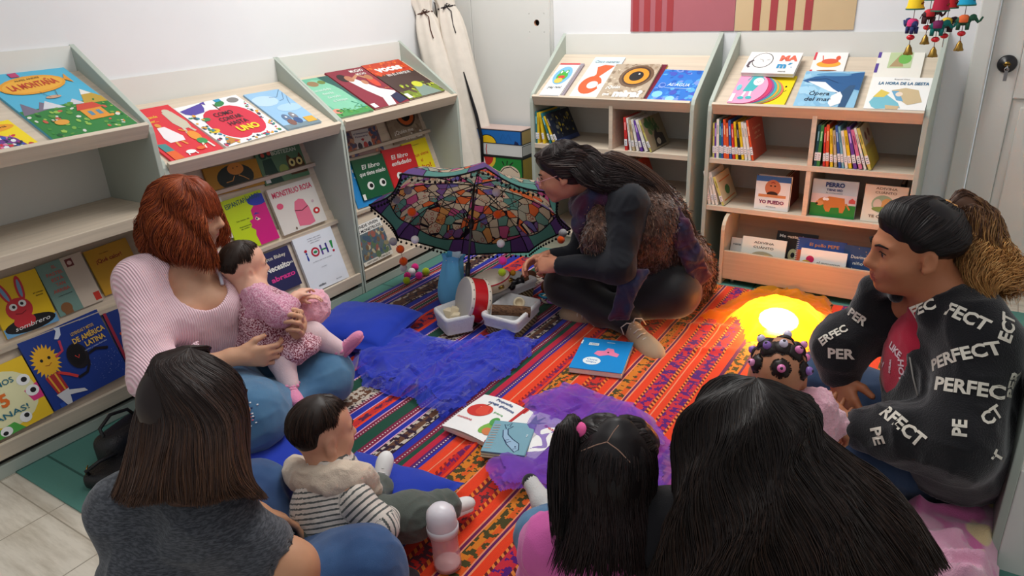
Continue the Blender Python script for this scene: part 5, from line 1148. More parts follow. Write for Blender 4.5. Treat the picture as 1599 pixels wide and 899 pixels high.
for i, (x, y, c, nm, ax_) in enumerate(((855, 466, (226, 214, 190), 'cream', (0.2, -.3, 1)), (862, 460, (200, 214, 60), 'lime', (.4, -.6, .7)), (851, 462, (30, 150, 190), 'blue', (.1, .2, 1)), (864, 470, (190, 130, 214), 'lilac', (0, 0.1, 1)))):
    p = onz(x, y, 0.034 + i * 0.006); ax_ = unit(ax_); e1 = unit(np.cross(ax_, V(0, 1, 0.2))); e2 = np.cross(ax_, e1); rr = 0.027
    o = MB().tube([rr * (math.cos(2 * PI * k / 20) * e1 + math.sin(2 * PI * k / 20) * e2) for k in range(21)], 0.0055, c, k=8).build('teething_ring', GLOSS); o.location = p
    tag(o, '%s plastic ring in the small pile of rings by the shoe of the reading woman' % nm, 'toy ring', 'plastic rings')
# blue drawstring bag
def sack():
    p = at(703, 462, 3.40); p[2] = 0.014
    root = thing('drawstring_bag', 'pale blue drawstring bag standing behind the red drum', 'bag', p)
    n = 26; vs = []; zs = [0, .01, .06, .11, .16, .20, .225, .24, .265]; rs = [.03, .058, .064, .062, .056, .048, .042, .038, .048]
    for z, r in zip(zs, rs):
        for j in range(n):
            a = 2 * PI * j / n; f = 1 + (0.10 + 0.2 * (z > .22)) * math.sin(a * 6 + z * 20) * (z > .14) + 0.05 * math.sin(3 * a + z * 30)
            vs.append((r * f * math.cos(a) * 1.1 + z * 0.10 + (z / .30) ** 3 * .02, r * f * math.sin(a) * .8, z))
    fs = [(i * n + j, i * n + (j + 1) % n, (i + 1) * n + (j + 1) % n, (i + 1) * n + j) for i in range(len(zs) - 1) for j in range(n)] + [tuple(range(n))[::-1]]
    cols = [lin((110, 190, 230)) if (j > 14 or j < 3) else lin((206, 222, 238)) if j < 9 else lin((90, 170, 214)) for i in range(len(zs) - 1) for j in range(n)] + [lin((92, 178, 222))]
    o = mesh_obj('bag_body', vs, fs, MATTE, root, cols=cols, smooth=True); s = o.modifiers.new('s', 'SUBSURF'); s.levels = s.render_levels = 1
    MB().tube([(.030 + .03 * math.cos(q), .026 * math.sin(q), .238) for q in np.linspace(0, 6.28, 20)], .003, (240, 240, 240), k=6).build('drawstring', MATTE, root)
sack()
# books on the floor
def floor_book(TL, TR, BR, BL_, z, t, c, ops, label, **kw):
    a, b, d = onz(*BL_, z), onz(*BR, z), onz(*TL, z)
    u = unit(b - a); v = np.cross((0, 0, 1), u)
    return book_at(a, u, v, np.linalg.norm(b - a), (d - a) @ v, t, c, ops, label, **kw)
floor_book((918, 527), (993, 536), (971, 583), (888, 573), 0.044, 0.022, (24, 140, 214), [
    ('P', [(.34, .5), (.46, .44), (.62, .5), (.8, .46), (.82, .56), (.72, .6), (.68, .7), (.56, .72), (.52, .62), (.38, .6)], (240, 130, 170)), ('E', .6, .58, .02, .02, BLK_), ('E', .36, .27, .17, .12, (236, 244, 248)), ('T', 'Cucú', .36, .31, .07, (24, 120, 190), -6, .2), ('T', 'amigos', .36, .24, .06, (24, 120, 190), -6, .2), ('R', .16, .76, .36, .84, (236, 244, 248)), ('T', 'LIBRO', .26, .8, .05, (60, 90, 120), 0, .16), ('R', .0, .78, .03, .9, (236, 244, 248)), ('T', 'cuento', .58, .9, .05, (236, 244, 248), 0, .16)],
    'bright blue board book with a small pink shape lying on the orange blanket', back=(214, 190, 196))
# open cloth book
def cloth_book():
    a = onz(703, 670, .03); b = onz(768, 700, .03); tl = onz(757, 620, .03); sp = onz(822, 643, .03); rt = onz(888, 664, .03)
    u = unit(sp - tl); n = V(0, 0, 1); v = np.cross(n, u)
    w_ = np.linalg.norm(sp - tl) * 1.0; h_ = 0.235
    P0 = tl - v * h_
    root = thing('cloth_book', 'open white cloth book with a red apple lying on the purple tulle', 'cloth book', P0)
    X, Y = u, v
    def page(x0, ops, nm, zb):
        m = MB(); N_ = 10; vs = []; fs = []
        for i in range(N_ + 1):
            for j in range(N_ + 1):
                f, g = i / N_, j / N_
                z = zb + 0.012 * (math.sin(PI * f) * .7 + math.sin(PI * g) * .3) - 0.004
                vs.append(X * (x0 + f * w_) + Y * (g * h_) + n * z)
        fs = [(i * (N_ + 1) + j, (i + 1) * (N_ + 1) + j, (i + 1) * (N_ + 1) + j + 1, i * (N_ + 1) + j + 1) for i in range(N_) for j in range(N_)]
        m.add(vs, fs, (240, 238, 236), smooth=True)
        k0 = len(m.v); art(m, X * x0, X, Y, n, w_, h_, ops, 0)
        for i in range(k0, len(m.v)):
            p = np.array(m.v[i]); f, g = (p @ X - x0) / w_, (p @ Y) / h_
            m.v[i] = tuple(p + n * (zb + 0.012 * (math.sin(PI * f) * .7 + math.sin(PI * g) * .3) - 0.004 + 0.0008))
        o = m.build(nm, PRINT, root); s = o.modifiers.new('t', 'SOLIDIFY'); s.thickness = 0.0
        o.modifiers.remove(s)
        MB().obox(X * (x0 + .002) + Y * .002 - n * .008, X * (w_ - .004), Y * (h_ - .004), n * (zb + .003), (226, 214, 196)).build('padded_leaf', MATTE, root, bevel=.004)
    page(0, [('E', .32, .56, .25, .17, (206, 50, 42)), ('E', .42, .58, .16, .14, (220, 70, 50)), ('S', [(.34, .7), (.38, .8)], .02, (90, 60, 40)), ('E', .84, .3, .12, .2, (110, 170, 40), -25), ('E', .8, .44, .08, .1, (60, 150, 60)), ('E', .86, .2, .1, .08, (206, 110, 40)), ('T', 'Pequeña', .58, .92, .085, (30, 70, 130), -4, .4, .02), ('T', 'oruga glotona', .6, .81, .085, (30, 70, 130), -4, .62, .02), ('T', 'manzana', .24, .3, .07, (200, 40, 60), -4, .36), ('T', 'pera', .72, .62, .06, (60, 160, 70), -4, .2)], 'page', .016)
    page(w_ + .004, [('E', .34, .5, .12, .16, (220, 60, 50), -20), ('P', [(.36, .66), (.3, .9), (.42, .78), (.5, .92), (.48, .74), (.62, .8), (.44, .64)], (60, 160, 70)), ('E', .4, .12, .18, .14, (240, 140, 40)), ('R', .5, .3, .66, .5, (200, 190, 196)), ('T', 'fresa', .76, .72, .08, (220, 60, 70), -4, .26), ('R', 0, 0, .06, 1, (200, 60, 60))], 'page', .016)
    MB().obox(X * (w_ - .004) + Y * 0 + n * .006, X * .012, Y * h_, n * .012, (190, 50, 50)).build('spine', MATTE, root, bevel=.003)
cloth_book()
a, b, d = onz(749, 703, .062), onz(821, 711, .062), onz(776, 655, .062)
u = unit(b - a); v = np.cross((0, 0, 1), u)
cb_ = thing('cloth_book', 'small grey blue cloth book with a drawn whale lying on the open white one', 'cloth book', a - V(0, 0, .026))
w_, h_ = np.linalg.norm(b - a), (d - a) @ v
for k in range(3):
    MB().obox(V(0, 0, k * .0075) + v * (.002 * k), u * (w_ - .002 * k), v * h_, V(0, 0, .007), [(206, 200, 166), (196, 190, 160), (120, 160, 176)][k]).build('padded_leaf', MATTE, cb_, bevel=.0035)
mb = MB(); art(mb, V(0, 0, .022), u, v, V(0, 0, 1), w_ - .004, h_, [('R', .02, .02, .98, .98, (122, 164, 180)), ('P', [(.3, .72), (.36, .5), (.5, .3), (.74, .1), (.8, .18), (.76, .34), (.6, .44), (.44, .58), (.4, .74)], (150, 180, 206)),
    ('S', [(.3, .72), (.36, .5), (.5, .3), (.74, .08), (.82, .16), (.77, .35), (.6, .46), (.45, .6), (.4, .76)], .022, (30, 44, 80)), ('S', [(.36, .76), (.28, .9), (.36, .88), (.44, .97), (.42, .84), (.5, .86), (.4, .76)], .02, (30, 44, 80)), ('S', [(.52, .44), (.44, .4), (.5, .34), (.58, .4)], .018, (30, 44, 80)), ('E', .72, .24, .018, .02, (30, 44, 80)), ('S', [(.68, .16), (.76, .2)], .012, (30, 44, 80))] + [('S', [(.04 + .02 * (k % 2), .12 + k * .08), (.2, .14 + k * .08)], .016, (206, 160, 140)) for k in range(10)] + [('T', 'azul', .88, .6, .05, (226, 236, 240), 80)])
mb.build('cover', MATTE, cb_)
# baby bottle
bp_ = onz(700, 884, .016); bx = unit(at(688, 775, 1.78) - bp_); bx = unit(V(-0.05, 0.02, 1))
bt = thing('baby_bottle', 'clear pink tinted baby bottle with white domed cap standing on the orange blanket', 'baby bottle', bp_)
t = NT('clear_plastic'); t.set(0.12, 0.5); t.col(lin((244, 200, 206))); t.b.inputs['Alpha'].default_value = 0.42; PLAS = t.m
t = NT('milky_plastic'); t.set(0.3, 0.5); t.col(lin((232, 226, 232))); t.b.inputs['Alpha'].default_value = 0.9; MILK = t.m
MB().lathe((0, 0, 0), bx, [(0, .001), (.022, .001), (.026, .005), (.027, .02), (.0255, .06), (.0255, .085), (.027, .105), (.0275, .112)], k=36).build('bottle_body', PLAS, bt)
MB().lathe((0, 0, 0), bx, [(0, .004), (.021, .004), (.0245, .012), (.0245, .018), (0, .018)], (236, 190, 186), k=32).build('milk_rest', plain('milk_rest', (236, 200, 196), 0.4, 0.4), bt)
MB().lathe((0, 0, 0), bx, [(.0275, .110), (.030, .111), (.0305, .128), (.029, .131)], (240, 238, 240), k=36).build('collar', GLOSS, bt)
MB().lathe((0, 0, 0), bx, [(.0285, .129), (.0285, .155), (.026, .172), (.018, .184), (.008, .189), (0, .190)], k=36).build('cap', MILK, bt)
MB().lathe((0, 0, 0), bx, [(.02, .131), (.012, .138), (.008, .15), (.005, .158), (0, .16)], (226, 200, 180), k=20).build('teat', MATTE, bt)
for q in bt.children: q.scale = (1.36, 1.36, 1.0)

# ================================================================ corner: canvas bags and toy boxes
CANV = plain('canvas', (226, 216, 204), 0.9, 0.1, var=0.05, nscale=20, bump=0.4, bscale=500)
def long_bag(top, bot, r, label, seed, cordc, flat=0.55):
    root = thing('canvas_bag', label, 'bag', bot, 'long canvas bags in the corner')
    ax = np.asarray(top, float) - bot; L = np.linalg.norm(ax); ax = ax / L
    e1 = unit(np.cross(ax, V(0.6, -0.8, 0))); e1 = unit(V(0.79, 0.61, 0) - ax * (V(0.79, 0.61, 0) @ ax)); e2 = np.cross(ax, e1)
    prof = [(.0, .3), (.02, .8), (.15, 1), (.4, 1.02), (.7, .98), (.84, .9), (.9, .72), (.925, .5), (.95, .62), (1.0, .8)]
    n = 28; vs = []; R_ = random.Random(seed); ph = R_.uniform(0, 6)
    for f, s in prof:
        for j in range(n):
            a = 2 * PI * j / n; w_ = 1 + (.03 + .12 * (f > .8)) * math.sin(a * 7 + ph) + .05 * math.sin(a * 3 + f * 9 + ph)
            vs.append(ax * (L * f) + (e1 * math.cos(a) + e2 * math.sin(a) * flat) * r * s * w_)
    fs = [(i * n + j, i * n + (j + 1) % n, (i + 1) * n + (j + 1) % n, (i + 1) * n + j) for i in range(len(prof) - 1) for j in range(n)] + [tuple(range(n))[::-1]]
    o = mesh_obj('bag_body', vs, fs, CANV, root, smooth=True); s = o.modifiers.new('s', 'SUBSURF'); s.levels = s.render_levels = 1
    nk = ax * (L * .925)
    mb = MB().tube([nk + (e1 * math.cos(q) + e2 * math.sin(q) * flat) * r * .56 for q in np.linspace(0, 2 * PI, 18)], .004, cordc, k=6)
    q0 = nk - e2 * r * flat * .62
    mb.tube([q0, q0 + e1 * .02 - ax * .03 - e2 * .01, q0 + e1 * .012 - ax * .10 - e2 * .012, q0 + e1 * .016 - ax * .15 - e2 * .02], .003, cordc, k=6)
    mb.tube([q0, q0 - e1 * .022 - ax * .012 - e2 * .012, q0 - e1 * .004 + ax * .012 - e2 * .012, q0], .003, cordc, k=6).tube([q0, q0 + e1 * .022 + ax * .006 - e2 * .012, q0 + e1 * .004 + ax * .016 - e2 * .01, q0], .003, cordc, k=6)
    mb.build('cord', MATTE, root)
    return root
long_bag(ony(655, -8, .95), V(-.02, .90, .05), .086, 'front canvas bag with a brown bow hanging in the corner', 1, (90, 60, 50))
long_bag(ony(690, -18, 1.03), V(.05, 1.02, .05), .088, 'right hand canvas bag with a dark cord at its neck', 2, (50, 44, 48))
long_bag(ony(632, -6, 1.06), V(-.20, 1.02, .05), .075, 'left hand canvas bag half behind the front one', 3, (60, 50, 50))
long_bag(ony(664, -30, 1.12), V(-.09, 1.11, .05), .07, 'rearmost canvas bag of the corner group', 4, (60, 50, 50))
o = MB().tube([ony(724, 112, .99), ony(735, 150, .985), ony(744, 180, .98), ony(752, 215, .98), ony(754, 260, .98)], [.003, .008, .010, .010, .009], (28, 26, 30), k=8).build('carry_strap', MATTE)
tag(o, 'black strap hanging beside the right hand canvas bag', 'strap')
def toy_box(z0, z1, y0, cs, ops, label, x0=-0.06, x1=0.262):
    root = thing('toy_box', label, 'box', (x0, y0, z0), 'painted cardboard boxes stacked in the corner')
    w_, d_, h_ = x1 - x0, 0.13, z1 - z0
    mb = MB().box((0, 0, 0), (w_, d_, h_ - .001), cs[0])
    mb.box((.0, -.0005, 0), (w_, .0, h_), cs[0])
    art(mb, V(0, 0, 0), V(1, 0, 0), V(0, 0, 1), V(0, -1, 0), w_, h_, ops)
    e = .005
    art(mb, V(w_, 0, 0), V(0, 1, 0), V(0, 0, 1), V(1, 0, 0), d_, h_, [('R', 0, 0, 1, 1, cs[1]), ('R', 0, 0, .04, 1, BLK_), ('R', 0, .93, 1, 1, BLK_), ('R', 0, 0, 1, .06, BLK_), ('R', .95, 0, 1, 1, BLK_)])
    mb.build('box_body', PRINT, root, bevel=.001)
    MB().box((-.001, -.001, h_ - .0012), (w_ + .001, d_ + .001, h_ + .004), cs[2]).build('lid', PRINT, root, bevel=.001)
fr_ = [('R', 0, 0, .018, 1, BLK_), ('R', .982, 0, 1, 1, BLK_), ('R', 0, .95, 1, 1, BLK_), ('R', 0, 0, 1, .05, BLK_)]
YB_ = 0.99
toy_box(.545, .628, YB_, [(32, 110, 190), (176, 150, 90), (206, 180, 172)], [('E', .26, .0, .2, .62, BLK_), ('E', .26, .0, .185, .56, (246, 200, 30)), ('S', [(.55, .3), (.6, .7), (.66, .3), (.72, .7), (.78, .3)], .012, (26, 90, 160)), ('P', [(.84, .05), (.86, .3), (.92, .2), (.94, .05)], (20, 40, 90))] + fr_, 'topmost painted box, blue with a yellow half sun')
toy_box(.478, .540, YB_, [(226, 226, 224), (200, 200, 198), (214, 214, 212)], [('S', [(.24, 1), (.22, .5), (.23, 0)], .02, (200, 40, 40))], 'plain white box between the two painted ones')
toy_box(.29, .473, YB_, [(36, 140, 60), (176, 150, 60), (60, 60, 60)], [('E', .22, .9, .2, .34, (236, 200, 60)), ('E', .22, .95, .15, .28, (206, 50, 44)), ('S', [(.05, .99), (.08, .6), (.3, .5)], .016, BLK_), ('E', .72, .42, .22, .3, (236, 214, 190)), ('S', [(.5, .45), (.6, .62), (.74, .68), (.9, .52)], .016, BLK_), ('S', [(.6, .72), (.56, .84)], .02, BLK_), ('S', [(.66, .74), (.68, .88)], .02, BLK_), ('S', [(.72, .72), (.8, .84)], .02, BLK_), ('P', [(.0, .0), (.5, .0), (.4, .3), (.0, .36)], (40, 90, 170))] + fr_, 'green painted box with black outlines under the white box')
toy_box(.016, .285, YB_, [(206, 60, 50), (176, 150, 60), (60, 60, 60)], fr_, 'red painted box at the bottom of the corner stack')

# ================================================================ hanging elephant strings
def elephant_string(px, py, dpt, bellc, elc, orn, label, turn, longer=0.0, bell=True):
    p = at(px, py, dpt)
    root = thing('elephant_mobile', label, 'mobile', p, 'hanging elephant strings by the door')
    S = 0.00246 * 1.0
    mb = MB().tube([(0, 0, .5), (0, 0, -.085 - longer)], .0012, (90, 40, 50), k=5).build('string', MATTE, root)
    MB().lathe((0, 0, .05), (0, 0, 1), [(.031, 0), (.031, .005), (.027, .012), (.024, .04), (.02, .046), (0, .05)], k=18, cols=[(60, 110, 90), bellc, bellc, bellc, bellc]).tube([(.02, -.018, .07), (.026, -.012, .075)], .003, (120, 60, 20), k=5).lathe((0, 0, .098), (0, 0, 1), [(0, 0), (.018, .001), (.012, .02), (0, .03)], orn, k=14).build('bell_canopy', MATTE, root)
    c, s_ = math.cos(turn), math.sin(turn)
    def T(x, y, z): return V(x * c - y * s_, x * s_ + y * c, z)
    M = np.array([[c, -s_, 0], [s_, c, 0], [0, 0, 1.0]])
    el = MB().ball(T(0, 0, .0), .02, elc, k=14, sc=(1.25, .8, .9), rot=M).ball(T(.028, 0, .010), .012, elc, k=12, rot=M)
    for sx in (-.014, .014):
        for sy in (-.008, .008): el.tube([T(sx, sy, -.008), T(sx * 1.05, sy, -.032)], [.0075, .0062], elc, k=8)
    el.tube([T(.036, 0, .006), T(.046, 0, -.006), T(.052, 0, .0), T(.058, 0, .012)], [.006, .005, .004, .003], elc, k=8)
    el.ball(T(.024, .010, .010), .01, elc, k=10, sc=(.9, .3, 1), rot=M).ball(T(.024, -.010, .010), .01, elc, k=10, sc=(.9, .3, 1), rot=M).tube([T(-.024, 0, .004), T(-.03, 0, -.014)], .0016, elc, k=5)
    el.build('elephant', MATTE, root)
    sd = MB()
    sd.lathe(T(0, 0, -.018), (0, 0, 1), [(.0185, .012), (.0195, .02), (.0175, .031), (.01, .037), (0, .0385)], orn, k=16)
    sd.build('saddle_cloth', MATTE, root)
    MB().ball((0, 0, -.045 - longer), .013, (206, 24, 40), k=12, sc=(1.1, 1.1, .75)).build('bead', GLOSS, root)
    if bell:
        bl_ = MB().lathe((0, 0, -.105 - longer), (0, 0, 1), [(.0165, 0), (.017, .003), (.0125, .012), (.010, .024), (.006, .029), (.004, .034), (0, .036)], k=18)
        bl_.ball((0, 0, -.104 - longer), .004, k=8)
        bl_.build('bell', BRASS, root)
EG = 2.62
elephant_string(1425, 38, EG, (240, 200, 40), (50, 60, 110), (214, 60, 120), 'leftmost hanging elephant string with a yellow bell cap and dark blue elephant', 2.2)
elephant_string(1451, 23, EG + .08, (90, 190, 70), (70, 40, 44), (206, 50, 60), 'elephant string with a green cap and small dark brown elephant', .4)
elephant_string(1464, 41, EG - .04, (170, 30, 60), (20, 110, 104), (120, 40, 90), 'elephant string with a crimson cap and teal elephant', .1)
elephant_string(1478, 36, EG + .05, (206, 40, 44), (60, 50, 60), (240, 200, 60), 'elephant string with a red cap and grey elephant with no bell showing', .5, bell=False)
elephant_string(1505, 32, EG, (30, 160, 200), (40, 90, 70), (230, 110, 60), 'rightmost hanging elephant string with a blue cap and green elephant', .0)

# ================================================================ face-out books low on the back shelves and in the crate
def face_out(px_bl, px_br, y, z, h, t, c, ops, label, group, lean=8, yaw=0, **kw):
    a, b = ony(*px_bl, y), ony(*px_br, y); w_ = b[0] - a[0]
    u = V(math.cos(yaw), math.sin(yaw), 0); L = math.radians(lean); fw = V(math.sin(yaw), -math.cos(yaw), 0)
    v = V(0, 0, 1) * math.cos(L) - fw * math.sin(L)
    return book_at(V(a[0], y, z), u, v, w_, h, t, c, ops, label, group, **kw)
GF = 'face out books low on the back shelf'
FY = BD + 0.03
skin_ = (196, 130, 96)
face_out((1177, 323), (1230, 328), FY, .3765, .158, .03, (238, 236, 234), [('R', 0, .84, 1, 1, (60, 110, 180)), ('E', .5, .66, .23, .24, (196, 120, 84)), ('E', .5, .48, .16, .08, (60, 40, 34)), ('R', .1, .38, .9, .46, (214, 140, 90)), ('E', .44, .72, .03, .02, BLK_), ('E', .56, .72, .03, .02, BLK_), ('S', [(.44, .8), (.5, .83), (.56, .8)], .03, (150, 50, 50)), ('T', 'YO PUEDO', .5, .24, .14, (130, 40, 90), 0, .74, .04), ('T', 'fotos', .5, .1, .05, (130, 130, 130), 0, .3)], 'white board book with a photo of an upside down child titled Yo puedo', GF, lean=4, spine=(120, 40, 40))
face_out((1264, 328), (1334, 335), FY, .3765, .165, .014, (176, 200, 214), [('R', 0, 0, 1, .36, (30, 130, 56)), ('R', 0, .36, 1, .62, (206, 200, 206)), ('P', [(.3, .26), (.3, .5), (.4, .56), (.74, .54), (.78, .3), (.74, .14), (.66, .14), (.64, .28), (.46, .26), (.44, .14), (.36, .14)], (190, 120, 60)), ('E', .3, .42, .14, .1, (190, 120, 60)), ('E', .2, .36, .09, .07, (206, 150, 96)), ('E', .14, .34, .03, .03, BLK_), ('E', .3, .48, .04, .04, WHT), ('E', .36, .48, .04, .04, WHT), ('S', [(.78, .4), (.88, .24)], .04, (190, 120, 60)), ('P', [(.84, .42), (.98, .42), (.98, .5), (.91, .56), (.84, .5)], (190, 80, 80)), ('T', 'PERRO', .5, .88, .16, (30, 60, 120), 0, .42, .05), ('T', 'TIENE SED', .5, .74, .08, (30, 60, 120), 0, .36, .03), ('T', 'la colección', .5, .66, .04, (60, 70, 100), 0, .36)], 'board book with a brown dog on green grass titled Perro tiene sed', GF, lean=5)
face_out((1344, 336), (1410, 348), FY, .3765, .16, .022, (230, 224, 208), [('E', .46, .5, .26, .24, (150, 180, 150)), ('E', .56, .5, .14, .16, (206, 160, 96)), ('E', .34, .5, .1, .13, (206, 200, 190)), ('E', .46, .36, .24, .07, (120, 150, 80)), ('T', 'ADIVINA', .5, .92, .09, (110, 90, 70), 0, .5), ('T', 'CUÁNTO', .5, .81, .09, (110, 90, 70), 0, .5), ('T', 'TE QUIERO', .5, .16, .1, (110, 90, 70), 0, .66, .02)], 'cream board book titled Adivina cuánto te quiero leaning on the low shelf', GF, lean=10)
standing(1.748, .3765, .012, .15, .19, 0, (110, 30, 30), 'first dark red upright book against the divider behind the child photo book', GF, y=BD + .1)
standing(1.766, .3765, .012, .15, .19, 4, (150, 60, 50), 'second dark red upright book against the divider behind the child photo book', GF, y=BD + .1)
standing(2.225, .3765, .014, .16, .15, 0, (40, 36, 36), 'black upright book at the far right of the low shelf', GF, y=BD + .1)
GC = 'books in the low crate'
face_out((1136, 408), (1160, 408), CY0 + .07, .07, .15, .01, (226, 222, 216), [('T', 'nana', .4, .8, .1, (60, 60, 60), 0, .5)], 'white book at the left end of the crate', GC, lean=18)
face_out((1153, 415), (1221, 421), CY0 + .035, .06, .185, .012, (226, 224, 212), [('E', .5, .5, .28, .16, (176, 160, 130)), ('E', .6, .46, .14, .14, (206, 170, 110)), ('T', 'ADIVINA', .5, .88, .08, (60, 60, 60), 0, .46), ('T', 'CUÁNTO', .5, .76, .08, (60, 60, 60), 0, .46)], 'white Adivina cuánto book at the front of the crate', GC, lean=14)
face_out((1204, 415), (1268, 421), CY0 + .085, .06, .215, .01, (34, 32, 34), [('T', 'Me gustan los', .42, .9, .09, (236, 236, 230), 0, .7, .03), ('E', .46, .5, .12, .14, (206, 200, 150)), ('E', .46, .5, .05, .06, BLK_), ('K', 30, .1, .05, .9, .4, [(200, 200, 60), (160, 180, 200), (90, 90, 100)], .03, .08, 91)], 'black book titled Me gustan behind the others in the crate', GC, lean=18)
face_out((1238, 418), (1314, 428), CY0 + .062, .06, .205, .012, (214, 96, 60), [('R', 0, .72, 1, 1, (50, 84, 160)), ('T', 'El pollo PEPE', .55, .87, .1, (236, 150, 60), 0, .6, .02), ('T', 'cuentos', .2, .5, .1, (236, 200, 160), 0, .24)], 'spiral bound orange and blue book in the crate', GC, lean=16, spiral=(236, 236, 236))
face_out((1245, 425), (1317, 432), CY0 + .03, .06, .168, .012, (238, 236, 232), [('E', .22, .72, .09, .1, (206, 30, 90)), ('E', .14, .54, .13, .15, (206, 160, 60)), ('T', 'el monstruo', .62, .66, .12, (50, 50, 50), 0, .5, .0, .2), ('T', 'de colores', .6, .48, .12, (50, 50, 50), 0, .4, .0, .2), ('T', 'cuento', .8, .34, .05, (90, 90, 90), 0, .2)], 'white book with a magenta and an ochre dot at the front of the crate', GC, lean=12)
face_out((1310, 434), (1372, 440), CY0 + .055, .06, .20, .014, (40, 72, 120), [('K', 60, .02, .0, .98, .98, [(70, 100, 150), (190, 160, 90), (30, 56, 100), (90, 130, 170)], .01, .03, 93), ('T', 'Duerme,', .4, .76, .1, (226, 226, 214), 0, .4), ('T', 'niño', .4, .62, .1, (226, 226, 214), 0, .26), ('T', 'duerme', .4, .48, .1, (226, 226, 214), 0, .36), ('E', .4, .18, .07, .06, (206, 180, 130))], 'dark blue starry book at the right of the crate', GC, lean=14)
# handbag on the mat at the left
LEATH = plain('black_leather', (26, 24, 26), 0.45, 0.4, bump=0.5, bscale=200)
q = onz(196, 690, .06); hb = thing('handbag', 'black handbag with gold buckle on the green mat behind the grey shirted woman', 'handbag', (q[0], q[1], .008), rot=(0, 0, .3))
def roundbox(lx, ly, lz, name, mat, parent, off=(0, 0, 0), bev=.02):
    o = MB().box((-lx / 2, -ly / 2, 0), (lx / 2, ly / 2, lz)).build(name, mat, parent, bevel=bev, segs=4, smooth=True); o.location = off; return o
roundbox(.10, .19, .12, 'bag_body', LEATH, hb, bev=.035)
MB().tube([(0, -.07, .11), (-.02, -.06, .14), (-.03, 0, .155), (-.02, .06, .14), (0, .07, .11)], .006, k=8).build('handle', LEATH, hb)
MB().tube([(.052, -.06, .04), (.053, -.045, .04), (.053, -.045, .052), (.052, -.06, .052), (.052, -.06, .04)], .002, k=6).build('buckle', BRASS, hb)
q = onz(186, 728, .03); hb2 = thing('handbag', 'small black bag with white piping lying at the edge of the green mat', 'handbag', (q[0], q[1], .008), rot=(0, 0, .45))
roundbox(.12, .20, .055, 'bag_body', LEATH, hb2, bev=.02)
MB().tube([(.061, -.09, .034), (.0615, 0, .036), (.061, .09, .034)], .003, (226, 226, 226), k=6).build('piping', MATTE, hb2)
MB().tube([(-.04, -.08, .05), (-.03, -.10, .075), (-.01, -.06, .085), (0, .0, .07), (-.02, .06, .05)], .006, k=8).build('strap', LEATH, hb2)
MB().tube([(-.032, -.10, .065), (-.03, -.10, .075), (-.03, -.085, .088), (-.037, -.085, .078), (-.032, -.10, .065)], .002, k=6).build('buckle', BRASS, hb2)
